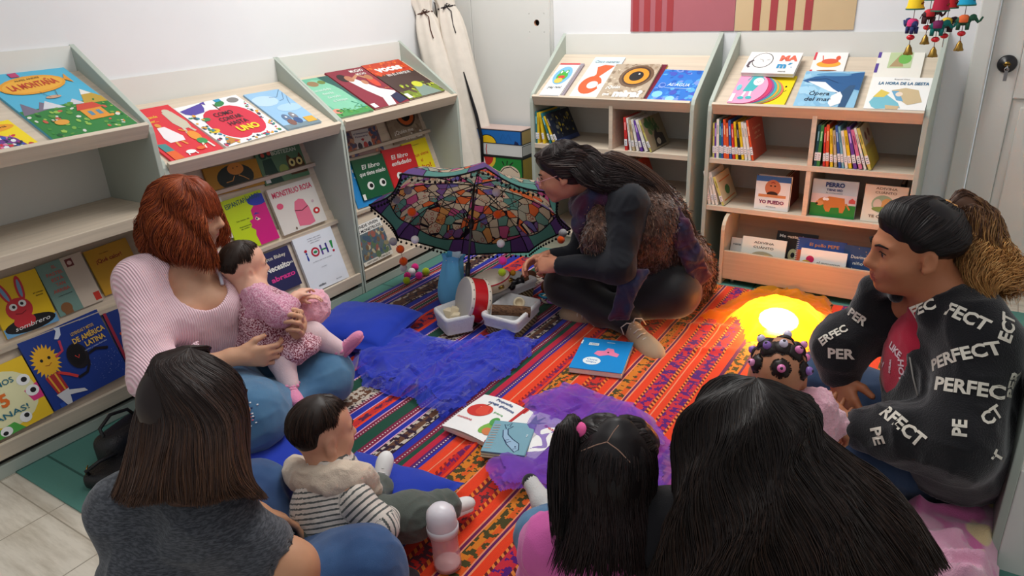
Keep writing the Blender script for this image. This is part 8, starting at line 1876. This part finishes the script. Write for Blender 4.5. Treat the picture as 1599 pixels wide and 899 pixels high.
# ---------------------------------------------------------------- woman in the grey T-shirt, seen from behind
def grey_woman():
    pel = V(1.24, -1.96, .12); root = person('person', 'woman with long dark brown hair in a grey T-shirt seen from behind', pel)
    hc = at(303, 640, 1.43); F_ = unit(V(.10, .96, -.22)); U_ = unit(V(0, .2, 1)); neck = at(294, 745, 1.44)
    shL, shR = at(200, 798, 1.46), at(326, 812, 1.40); elR, wrR = at(452, 888, 1.43), at(478, 990, 1.50); elL, wrL = at(310, 815, 1.66), at(392, 800, 1.70)
    knR, knL = onz(566, 892, .16), onz(398, 775, .17); anR, anL = V(1.16, -1.62, .07), V(1.25, -1.75, .07); chest = (shL + shR) / 2 * .55 + pel * .45
    B = Soft(); p = head(B, hc, F_, U_, 1.0); B.cap(hc - F_ * .02 - U_ * .05, neck, .05, .06, .03); B.chain([neck, chest, pel], [.07, .11, .13], .06)
    B.chain([neck, shL, elL, wrL], [.06, .052, .042, .027], .04); B.chain([neck, shR, elR, wrR], [.06, .054, .050, .034], .04); B.chain([pel, knL, anL], [.09, .06, .04], .03); B.chain([pel, knR, anR], [.09, .06, .04], .03)
    hand(B, wrL, at(452, 810, 1.78) - wrL, V(.2, .2, -.9), V(0, .9, .2), 1.05, (12, 16, 14)); hand(B, wrR, V(.25, .7, -.5), V(-.6, .3, -.2), V(.2, .3, .8), 1.0)
    SK = skin_mat('skin_light_brown', (198, 146, 112)); soft_obj('body', B, .006, [SK, skin_mat('lips_mauve', (170, 96, 92))], root); eyes(p, 1.0, root)
    T = Soft(); T.chain([neck - V(0, 0, .02), chest, pel + V(0, 0, .05), pel], [.082, .135, .155, .165], .07)
    T.chain([neck * .4 + shL * .6, shL, shL * .35 + elL * .65], [.06, .066, .066], .05); T.chain([neck * .4 + shR * .6, shR, shR * .36 + elR * .64], [.06, .068, .072], .05)
    T.cut(shR * .22 + elR * .78, .058, None, .005); T.cut(neck + V(0, .05, .07), .06, None, .006)
    soft_obj('t_shirt', T, .0065, cloth('charcoal_heather', (58, 60, 66), .9, .3, 500, (92, 94, 100), 'heather'), root, (.009, 10), 51, smooth=3)
    L = Soft(); L.ell(pel, (.18, .18, .13), None, .05); L.chain([pel, knL, anL], [.12, .085, .06], .05); L.chain([pel, knR, anR], [.125, .092, .064], .05)
    soft_obj('jeans', L, .008, cloth('indigo_denim', (44, 72, 116), kind='denim', c2=(70, 104, 150)), root, (.008, 11), 53)
    shoe_pair(root, [(onz(596, 898, .03) - V(.06, .0, 0), onz(640, 893, .03), V(0, 0, 1))], .8, (cloth('dark_canvas', (60, 52, 56)), plain('white_rubber', (236, 236, 234), .5), (236, 236, 236)))
    f, r, u = frame(F_, U_)
    def E(pts): return pts
    spec = [(335, [(236, 640, 1.52), (222, 700, 1.50), (200, 750, 1.48), (182, 775, 1.47)]), (300, [(225, 640, 1.46), (212, 700, 1.46), (190, 750, 1.45), (175, 775, 1.44)]), (270, [(215, 640, 1.42), (202, 700, 1.41), (185, 755, 1.395), (168, 782, 1.39)]), (240, [(228, 650, 1.38), (218, 710, 1.36), (206, 760, 1.34), (198, 790, 1.33)]), (215, [(255, 655, 1.35), (248, 715, 1.32), (242, 765, 1.30), (238, 792, 1.29)]), (192, [(290, 660, 1.33), (288, 720, 1.30), (286, 765, 1.28), (285, 790, 1.27)]), (170, [(320, 660, 1.33), (326, 720, 1.30), (330, 762, 1.285), (335, 785, 1.28)]), (145, [(350, 655, 1.345), (360, 715, 1.325), (372, 755, 1.31), (392, 780, 1.31)]), (118, [(374, 645, 1.38), (380, 705, 1.37), (390, 750, 1.36), (412, 778, 1.36)]), (92, [(386, 635, 1.42), (386, 695, 1.43), (392, 745, 1.43), (420, 775, 1.43)]), (62, [(384, 630, 1.48), (382, 690, 1.48), (384, 735, 1.48), (398, 760, 1.48)])]
    g = [lock(hc, F_, U_, az, pts) for az, pts in spec]
    hair_mesh('hair', root, g, 14000, [(40, 29, 27), (48, 34, 31), (35, 26, 24), (56, 40, 35)], r=.0009, M=20, inward=.2, noise=.003, lenvar=.14, clump=.3, wave=(.004, 1.2), base_r=.022, base_k=.03, base_h=.009, base_in=3.4, core=hc, tipcol=[(78, 53, 40), (96, 66, 48), (62, 44, 36)], seed=9, extra=[(hc + u * .032 - f * .012, np.array([.078, .096, .09]), np.stack([r, f, u], 1))])
grey_woman()

# ---------------------------------------------------------------- toddler in the striped shirt
def toddler():
    seat = at(530, 838, 1.88); seat[2] = .14; root = person('person', 'toddler in a grey and cream striped shirt sitting on a blue cushion', seat)
    hc = at(502, 674, 1.86); F_ = unit(V(.33, .93, -.14)); U_ = unit(V(0, .05, 1)); S_ = .80; neck = at(517, 734, 1.87)
    shR, shL = at(548, 770, 1.81), at(490, 752, 1.93); elR, haR = at(592, 824, 1.79), at(612, 806, 1.86); elL, haL = at(560, 790, 2.0), at(590, 775, 2.02)
    knR, anR = at(642, 806, 1.91), at(695, 790, 1.97); knL, anL = at(566, 775, 1.99), at(590, 762, 2.03)
    B = Soft(); p = head(B, hc, F_, U_, S_, True); B.cap(hc - F_ * .02 - U_ * .03, neck, .036, .042, .02); B.chain([neck, at(525, 790, 1.88), seat], [.05, .075, .085], .04)
    B.chain([shR, elR, haR], [.032, .028, .019], .02); B.chain([shL, elL, haL], [.032, .028, .019], .02); B.chain([seat, knR, anR], [.055, .04, .03], .02); B.chain([seat, knL, anL], [.055, .04, .03], .02)
    hand(B, haR, at(634, 801, 1.89) - haR, V(-.1, .3, -1), V(-.5, .7, .2), .56, (26, 34, 26)); hand(B, haL, V(.5, .7, -.2), V(0, 0, -1), V(.8, -.5, 0), .56)
    soft_obj('body', B, .0042, [skin_mat('skin_toddler', (206, 154, 126)), skin_mat('lips_toddler', (190, 104, 100))], root); eyes(p, S_, root, brow=(60, 42, 34))
    T = Soft(); T.cap(neck - V(0, 0, .01), at(522, 785, 1.88), .070, .100, .05, 0, (0.009, .119)); T.cap(at(522, 785, 1.88), seat - V(0, 0, .02), .098, .112, .05, 0, (.119, .234))
    T.cap(shR * .75 + elR * .25, elR, .046, .040, .03, 0, (0.009, .12)); T.cap(elR, elR * .15 + haR * .85, .042, .028, .03, 0, (.12, .20)); T.cap(shL * .75 + elL * .25, elL, .044, .040, .03, 0, (.009, .12)); T.cap(elL, haL, .042, .028, .03, 0, (.12, .20))
    T.cut(haR + unit(haR - elR) * .012, .026, None, .004)
    soft_obj('striped_shirt', T, .0048, cloth('striped_jersey', (214, 204, 194), .9, .3, 400, (84, 88, 86), 'stripe'), root, (.006, 20), 61)
    P = Soft(); P.ell(seat, (.115, .115, .075), None, .04); P.chain([seat, knR, anR], [.075, .058, .044], .03); P.chain([seat, knL, anL], [.075, .056, .042], .03)
    soft_obj('trousers', P, .005, cloth('grey_green_jersey', (86, 92, 86), .9, .3, 400), root, (.007, 20), 63)
    Hd = Soft(); Hd.chain(list(resample([at(462, 725, 1.95), at(466, 738, 1.87), at(505, 746, 1.815), at(552, 738, 1.83), at(574, 752, 1.89), at(584, 782, 1.91)], 14)), [.022] * 11 + [.018, .014, .010], .03); Hd.chain(list(resample([at(462, 738, 1.94), at(470, 752, 1.86), at(508, 760, 1.80), at(550, 752, 1.81)], 8)), [.014] * 8, .03); Hd.chain([at(462, 728, 1.95), at(505, 730, 1.97), at(555, 735, 1.93)], [.020, .020, .018], .02)
    soft_obj('bib', Hd, .0048, cloth('beige_fleece', (214, 196, 176), .95, .5, 260), root, (.007, 24), 65)
    wm = (plain('white_leather', (226, 224, 222), .5, .4), plain('white_sole', (236, 234, 232), .5), (214, 212, 210))
    shoe_pair(root, [(anR, at(736, 772, 2.05), V(-.25, -.1, 1)), (anL, at(600, 722, 2.06), V(.5, -.6, .5))], .58, wm)
    f, r, u = frame(F_, U_); g = [scalp(hc, F_, U_, S_, az, [(.004, .03), (-.006, .062)] if 112 < az < 248 else [], grow=1.08, pol0=2)[:None if 74 < az < 286 else 3] for az in range(56, 305, 22)]
    hair_mesh('hair', root, g, 2400, [(38, 27, 22), (50, 35, 28), (30, 22, 19), (62, 44, 34)], r=.0011, M=14, inward=.06, noise=.002, lenvar=.28, clump=.3, base_r=.009, base_k=.016, base_h=.005, seed=10, core=hc, base_in=1.9, extra=[(hc + u * .030 * S_ - f * .012, np.array([.079, .096, .094]) * S_, np.stack([r, f, u], 1))])
    fg = []
    for az in (-56, -35, -12, 12, 35, 56):
        q = scalp(hc, F_, U_, S_, az, [], grow=1.07, pol0=2); fg.append([q[0], q[1], q[2]])
    hair_mesh('fringe', root, fg, 500, [(44, 31, 25), (56, 40, 32)], r=.0008, M=10, inward=.05, noise=.002, lenvar=.2, base_r=.007, base_k=.014, base_h=.005, seed=11, base_in=1.8)
toddler()

# ---------------------------------------------------------------- girl with a side ponytail, seen from behind
def ponytail_girl():
    seat = V(1.985, -1.53, .11); root = person('person', 'girl with long dark hair, a pink hair tie and pink top seen from behind', seat)
    hc = at(957, 745, 1.31); F_ = unit(V(-.40, .86, -.30)); U_ = unit(V(-.05, .28, 1)); S_ = .86; neck = at(950, 830, 1.335)
    shL, shR = at(858, 852, 1.38), at(1010, 862, 1.31); elL, haL = at(850, 900, 1.46), at(872, 872, 1.58); elR, haR = V(2.12, -1.45, .30), V(2.06, -1.33, .24)
    knL, anL = at(848, 838, 1.78), at(862, 808, 1.92); knR, anR = V(2.02, -1.28, .15), V(1.88, -1.22, .08)
    B = Soft(); p = head(B, hc, F_, U_, S_, True); B.cap(hc - F_ * .02 - U_ * .04, neck, .04, .044, .02); B.chain([neck, (neck + seat) / 2, seat], [.055, .08, .09], .04)
    B.chain([neck, shL, elL, haL], [.045, .036, .03, .02], .03); B.chain([neck, shR, elR, haR], [.045, .036, .03, .02], .03); B.chain([seat, knL, anL], [.06, .045, .032], .03); B.chain([seat, knR, anR], [.06, .045, .032], .03)
    hand(B, haL, V(-.4, .7, -.2), V(.3, .1, -.9), V(.8, .4, .2), .62); hand(B, haR, V(-.4, .7, -.2), V(-.3, .1, -.9), V(-.8, -.4, .2), .62)
    soft_obj('body', B, .0055, [skin_mat('skin_girl', (196, 142, 112)), skin_mat('lips_girl', (180, 96, 96))], root); eyes(p, S_, root)
    T = Soft(); T.chain([neck - V(0, 0, .01), (neck + seat) / 2, seat], [.065, .11, .125], .05); T.chain([shL * .6 + neck * .4, shL, elL, haL], [.055, .052, .045, .034], .04); T.chain([shR * .6 + neck * .4, shR, elR, haR], [.055, .052, .045, .034], .04); T.cut(haL, .032, None, .004); T.cut(haR, .032, None, .004)
    soft_obj('pink_top', T, .0055, cloth('pink_jersey', (214, 98, 168), .85, .3, 400), root, (.007, 14), 71)
    L = Soft(); L.chain([seat, knL, anL + unit(knL - anL) * .03], [.09, .062, .048], .04); L.chain([seat, knR, anR], [.09, .06, .045], .04); soft_obj('jeans', L, .006, JEANS, root, (.006, 14), 73)
    toe = at(828, 752, 2.02); S = Soft(); d = unit(toe - anL)
    S.chain([anL + unit(knL - anL) * .035, anL - d * .01, anL + d * .05, toe], [.030, .034, .030, .022], .02); S.ell(anL - d * .02 - V(0, 0, .012), .026, None, .02)
    S.ell(toe, (.0235, .0235, .022), None, .004, 1); sk = soft_obj('sock', S, .0045, [cloth('grey_sock', (200, 198, 196), .95, .6, 300), cloth('black_toe', (26, 26, 30))], root)
    f, r, u = frame(F_, U_)
    spec = [(285, [(880, 760, 1.33), (872, 815, 1.34), (862, 865, 1.33), (850, 920, 1.34)]), (255, [(893, 775, 1.28), (888, 830, 1.27), (880, 880, 1.27), (862, 940, 1.28)]), (225, [(915, 790, 1.245), (912, 845, 1.23), (905, 895, 1.23), (895, 950, 1.24)]), (195, [(945, 800, 1.225), (945, 850, 1.21), (942, 900, 1.21), (940, 960, 1.22)]), (165, [(975, 795, 1.225), (980, 850, 1.21), (982, 900, 1.21), (985, 960, 1.22)]), (135, [(1005, 785, 1.24), (1010, 840, 1.23), (1014, 890, 1.23), (1020, 950, 1.24)]), (105, [(1022, 770, 1.27), (1028, 825, 1.27), (1032, 870, 1.27), (1040, 930, 1.28)]), (75, [(1024, 755, 1.31), (1030, 810, 1.32), (1034, 860, 1.32), (1040, 910, 1.32)])]
    g = [scalp(hc, F_, U_, S_, az, [], grow=1.13, pol0=30)[1:] + [at(q[0], q[1] - (0, 8, 22, 40)[k], q[2]) for k, q in enumerate(pts)] for az, pts in spec]
    CL = [(24, 18, 19), (34, 25, 25), (18, 14, 15), (44, 32, 30)]
    hair_mesh('hair', root, g, 5000, CL, r=.0009, M=18, inward=.12, noise=.004, lenvar=.5, clump=.9, base_r=.014, base_k=.022, base_h=.007, seed=12, base_in=1.8, base_len=.55, extra=[(hc - f * .018 + u * .018, np.array([.081, .091, .080]) * S_, np.stack([r, f, u], 1))], tipcol=[(44, 28, 26), (34, 24, 24)])
    # crown combed into sections from the partings
    PT = at(904, 672, 1.325); c0 = at(958, 690, 1.24)
    ga = [slick(hc, F_, U_, S_, az, po, PT, grow=1.15) for az, po in ((-20, 6), (-160, 8), (-135, 38), (-115, 60), (-90, 74), (-60, 66), (-35, 52), (-15, 36))]
    hair_mesh('crown_hair', root, ga, 1600, CL, closed=True, r=.0009, M=12, inward=.05, noise=.0012, lenvar=.03, base_r=.008, base_k=.012, base_h=.005, seed=13, base_in=1.8)
    PT2 = at(1022, 690, 1.34)
    gb = [slick(hc, F_, U_, S_, az, po, PT2, grow=1.15) for az, po in ((20, 6), (160, 8), (135, 38), (115, 60), (90, 74), (60, 66), (35, 52), (15, 36))]
    hair_mesh('crown_hair', root, gb, 1600, CL, closed=True, r=.0009, M=12, inward=.05, noise=.0012, lenvar=.03, base_r=.008, base_k=.012, base_h=.005, seed=14, base_in=1.8)
    HV = [o for o in root.children if 'hair' in o.name]; bvs = [BVHTree.FromPolygons([v.co[:] for v in o.data.vertices], [q.vertices[:] for q in o.data.polygons]) for o in HV]
    pm = MB()
    for line in (((966, 664), (958, 674), (948, 690)), ((948, 690), (930, 695), (908, 704)), ((948, 690), (966, 703), (984, 722))):
        P = []
        for t_ in np.linspace(0, 2, 9):
            k_ = min(int(t_), 1); x, y = (np.array(line[k_]) * (1 - t_ + k_) + np.array(line[k_ + 1]) * (t_ - k_)); hs = [h[0] for h in (bv.ray_cast(Vector(CAM), Vector(unit(ray(x, y)))) for bv in bvs) if h[0] is not None]
            if hs: P.append(min((np.array(h) for h in hs), key=lambda h: np.linalg.norm(h - CAM)) - unit(ray(x, y)) * -.0004)
        if len(P) > 2: pm.tube(resample(P[::2], 9), .0011, (150, 116, 100), k=6)
    adopt(root, pm.build('hair_parting', MATTE))
    tie = MB()
    for P_, dr_ in ((at(909, 673, 1.288), unit(V(-.8, -.1, .35))),):
        e1 = unit(np.cross(dr_, V(0, 0, 1))); e2 = np.cross(e1, dr_)
        tie.lathe(P_ - dr_ * .008, dr_, [(.010, -.002), (.0135, 0), (.014, .008), (.014, .017), (.011, .020), (.010, -.002)], (240, 96, 160), k=18)
    adopt(root, tie.build('hair_tie', MATTE))
    d0 = unit(at(890, 655, 1.30) - PT); ce = [PT, PT + d0 * .03, at(886, 672, 1.29), at(880, 720, 1.285), at(880, 790, 1.285), at(876, 850, 1.29)]; g = []
    for k in range(8):
        q = 2 * PI * k / 8; rr = (.009, .016, .022, .026, .026, .016); P = []
        for i, c in enumerate(ce):
            tg = unit(ce[min(i + 1, 5)] - ce[max(i - 1, 0)]); s1 = unit(np.cross(tg, V(.5, .8, .1))); s2 = np.cross(tg, s1); P.append(c + (s1 * math.cos(q) + s2 * math.sin(q)) * rr[i])
        g.append(P)
    hair_mesh('ponytail', root, g, 800, CL, closed=True, r=.001, M=16, inward=.7, noise=.004, lenvar=.25, base_r=.009, base_k=.015, base_h=.005, seed=16, base_in=1.8)
ponytail_girl()

# ---------------------------------------------------------------- woman with very long dark hair at the front right
def long_hair_woman():
    pel = V(2.33, -1.66, .12); root = person('person', 'woman with very long wavy dark hair seen from behind at the bottom right', pel)
    hc = at(1166, 700, 1.22); F_ = unit(V(-.20, .95, -.16)); U_ = unit(V(0, .15, 1)); neck = at(1180, 815, 1.24); f, r, u = frame(F_, U_)
    shL, shR = neck - r * .17 - V(0, .02, .06), neck + r * .17 - V(0, .02, .06); chest = neck * .5 + pel * .5
    elL, wrL = shL + V(.02, .12, -.26), V(2.05, -1.42, .22); elR, wrR = shR + V(.04, .10, -.26), V(2.32, -1.36, .22); knL, knR = V(1.98, -1.50, .14), V(2.55, -1.42, .14); anL, anR = V(2.3, -1.36, .07), V(2.2, -1.44, .07)
    B = Soft(); p = head(B, hc, F_, U_, 1.0); B.cap(hc - F_ * .02 - U_ * .05, neck, .05, .06, .03); B.chain([neck, chest, pel], [.07, .11, .13], .06); B.chain([neck, shL, elL, wrL], [.06, .05, .042, .027], .03); B.chain([neck, shR, elR, wrR], [.06, .05, .042, .027], .03); B.chain([pel, knL, anL], [.09, .06, .04], .03); B.chain([pel, knR, anR], [.09, .06, .04], .03)
    hand(B, wrL, V(.5, .7, 0), V(0, 0, -1), V(.6, -.5, 0), 1.0); hand(B, wrR, V(-.5, .7, 0), V(0, 0, -1), V(-.6, -.5, 0), 1.0)
    soft_obj('body', B, .007, [skin_mat('skin_medium', (186, 130, 98)), skin_mat('lips_wine', (150, 74, 76))], root); eyes(p, 1.0, root)
    T = Soft(); T.chain([neck - V(0, 0, .04), chest, pel], [.09, .15, .165], .07); T.chain([neck * .4 + shL * .6, shL, elL, wrL], [.075, .07, .058, .042], .05); T.chain([neck * .4 + shR * .6, shR, elR, wrR], [.075, .07, .058, .042], .05); T.cut(wrL + V(.02, .03, 0), .035, None, .004); T.cut(wrR + V(-.02, .03, 0), .035, None, .004)
    soft_obj('black_top', T, .008, cloth('black_cotton', (24, 22, 26)), root, (.008, 11), 81)
    L = Soft(); L.ell(pel, (.18, .18, .12), None, .05); L.chain([pel, knL, anL], [.12, .085, .06], .05); L.chain([pel, knR, anR], [.12, .085, .06], .05); soft_obj('trousers', L, .009, cloth('charcoal_cotton', (40, 40, 46)), root, (.008, 11), 83)
    spec = [(300, [(1066, 680, 1.28), (1056, 750, 1.27), (1042, 840, 1.25), (1010, 930, 1.22)]), (275, [(1056, 690, 1.23), (1050, 770, 1.21), (1044, 850, 1.19), (1022, 940, 1.17)]), (250, [(1070, 705, 1.19), (1072, 785, 1.16), (1066, 865, 1.14), (1056, 950, 1.12)]), (225, [(1105, 725, 1.15), (1112, 800, 1.12), (1112, 880, 1.10), (1108, 960, 1.08)]), (200, [(1150, 740, 1.12), (1166, 810, 1.09), (1176, 885, 1.07), (1182, 970, 1.05)]), (178, [(1190, 742, 1.11), (1216, 812, 1.08), (1240, 885, 1.06), (1262, 970, 1.04)]), (155, [(1225, 735, 1.12), (1262, 805, 1.09), (1300, 880, 1.07), (1338, 960, 1.05)]), (132, [(1258, 722, 1.15), (1308, 790, 1.12), (1356, 865, 1.10), (1408, 950, 1.08)]), (110, [(1280, 700, 1.19), (1340, 765, 1.17), (1400, 835, 1.15), (1460, 930, 1.13)]), (90, [(1282, 678, 1.23), (1345, 735, 1.22), (1418, 800, 1.20), (1490, 905, 1.18)]), (65, [(1270, 660, 1.28), (1335, 712, 1.28), (1410, 775, 1.27), (1480, 880, 1.25)])]
    g = [lock(hc, F_, U_, az, pts) for az, pts in spec]
    hair_mesh('hair', root, g, 15000, [(27, 21, 20), (33, 26, 24), (23, 18, 18), (40, 31, 27)], r=.0009, M=24, inward=.2, noise=.003, wave=(.012, 2.6), lenvar=.1, clump=.45, base_r=.026, base_k=.035, base_h=.010, base_in=3.0, core=hc, tipcol=[(42, 30, 25), (33, 24, 22), (54, 37, 29)], seed=17, extra=[(hc + u * .032 - f * .012, np.array([.08, .098, .092]), np.stack([r, f, u], 1))])
long_hair_woman()

# ---------------------------------------------------------------- child with beaded hair
def beaded_child():
    seat = V(2.24, -.86, .12); root = person('person', 'small child with parted hair full of beads and a fluffy pink jacket', seat)
    hc = at(1213, 588, 1.77); F_ = unit(V(-.25, .95, -.20)); U_ = unit(V(0, .2, 1)); S_ = .80; f, r, u = frame(F_, U_); neck = hc - u * .085 - f * .03
    shL, shR = neck - r * .085 - V(0, 0, .03), neck + r * .085 - V(0, 0, .03); elR, haR = at(1270, 636, 1.74), at(1306, 668, 1.80); elL, haL = shL + V(-.03, .06, -.12), shL + V(.0, .15, -.14); knL, knR = seat + V(-.1, .22, .02), seat + V(.08, .22, .02)
    B = Soft(); p = head(B, hc, F_, U_, S_, True); B.cap(hc - F_ * .02 - U_ * .03, neck, .036, .042, .02); B.chain([neck, (neck + seat) / 2, seat], [.05, .075, .085], .04); B.chain([shL, elL, haL], [.032, .028, .02], .02); B.chain([shR, elR, haR], [.032, .028, .02], .02); B.chain([seat, knL, knL + V(.03, .12, -.06)], [.05, .04, .03], .02); B.chain([seat, knR, knR + V(-.03, .12, -.06)], [.05, .04, .03], .02)
    hand(B, haR, unit(haR - elR), V(0, .2, -1), V(-.6, .4, 0), .55); hand(B, haL, V(.1, .9, -.2), V(0, 0, -1), V(.8, 0, 0), .55)
    soft_obj('body', B, .005, [skin_mat('skin_child', (178, 122, 90)), skin_mat('lips_child', (160, 84, 80))], root); eyes(p, S_, root)
    J = Soft(); J.chain([neck - V(0, 0, .03), (neck + seat) / 2, seat], [.07, .115, .125], .04); J.chain([shL, elL, haL], [.055, .05, .04], .03); J.chain([shR, elR, elR * .2 + haR * .8], [.05, .043, .036], .03)
    soft_obj('fluffy_jacket', J, .0055, cloth('pink_fleece', (230, 172, 188), .95, 1.0, 140, sheen=.6), root, (.010, 34), 91)
    Lg = Soft(); Lg.chain([seat, knL, knL + V(.03, .12, -.06)], [.075, .055, .04], .03); Lg.chain([seat, knR, knR + V(-.03, .12, -.06)], [.075, .055, .04], .03); soft_obj('trousers', Lg, .006, JEANS, root)
    # combed tufts, each ending in a beaded tie
    C = hc + (u * .030 - f * .008) * S_; rr = np.array([.082, .102, .096]) * S_; Bd = []
    CL = [(34, 24, 22), (46, 33, 28), (26, 19, 18)]
    for i, (az, po) in enumerate(((180, 30), (135, 42), (225, 42), (90, 40), (270, 40), (180, 72), (120, 78), (240, 78), (20, 30), (60, 74), (300, 74))):
        a, q = math.radians(az), math.radians(po); d = r * math.sin(a) * math.sin(q) * rr[0] + f * math.cos(a) * math.sin(q) * rr[1] + u * math.cos(q) * rr[2]
        e = C + d * 1.07; nd = unit(d); t1 = unit(np.cross(nd, u)); t2 = np.cross(nd, t1); g = []
        for k in range(8):
            b = 2 * PI * k / 8; s0 = d + (t1 * math.cos(b) + t2 * math.sin(b)) * .027; s0 = s0 / np.linalg.norm(V(s0 @ r, s0 @ f, s0 @ u) / (rr * 1.01)); g.append([C + s0, C + (s0 + d) * .5 * 1.02, C + d * 1.05])
        hair_mesh('hair_tuft', root, g, 160, CL, closed=True, r=.0009, M=8, inward=.2, noise=.001, lenvar=.05, base_r=.006, base_k=.008, base_h=.0045, seed=30 + i, base_in=1.3)
        Bd.append((e + nd * .006, nd))
    m = [((226, 214, 236), .0105), ((236, 130, 190), .010), ((150, 110, 190), .0105), ((236, 150, 200), .009)]
    for i, (e, nd) in enumerate(Bd):
        c, rad = m[i % 4]; bd = MB().ball(e, rad, c, k=14).ball(e + nd * rad * .7, rad * .45, (40, 34, 50), k=8); adopt(root, bd.build('hair_bead', GLOSS))
beaded_child()
# pink fleece blanket at the lower right
FLE = NT('pink_printed_fleece'); FLE.set(.95, .1, 0, .6); co = FLE.coord(); n = FLE.noise(5.5, co, 2)
FLE.col(FLE.mix(FLE.ramp(FLE.noise(7.5, co, 1), [(.60, (0, 0, 0, 1)), (.64, (1, 1, 1, 1))]), FLE.mix(FLE.ramp(n, [(.56, (0, 0, 0, 1)), (.6, (1, 1, 1, 1))]), lin((224, 164, 190)), lin((216, 110, 168))), lin((226, 200, 150)))); FLE.bump(FLE.noise(300, co, 3), .6, .004)
bp2 = zpoly([(1400, 760), (1450, 770), (1500, 765), (1545, 745), (1580, 735), (1592, 790), (1578, 860), (1568, 930), (1500, 960), (1440, 900), (1400, 830)], .10)
o = crumple('fleece_blanket', bp2, .006, .13, FLE.m, 41, 4.5, pw=.45, bumps=[(2.60, -.74, .09, .05), (2.52, -.82, .09, .03)], z0=.03)
tag(o, 'crumpled pink printed fleece blanket at the lower right beside the jeans', 'fleece blanket')
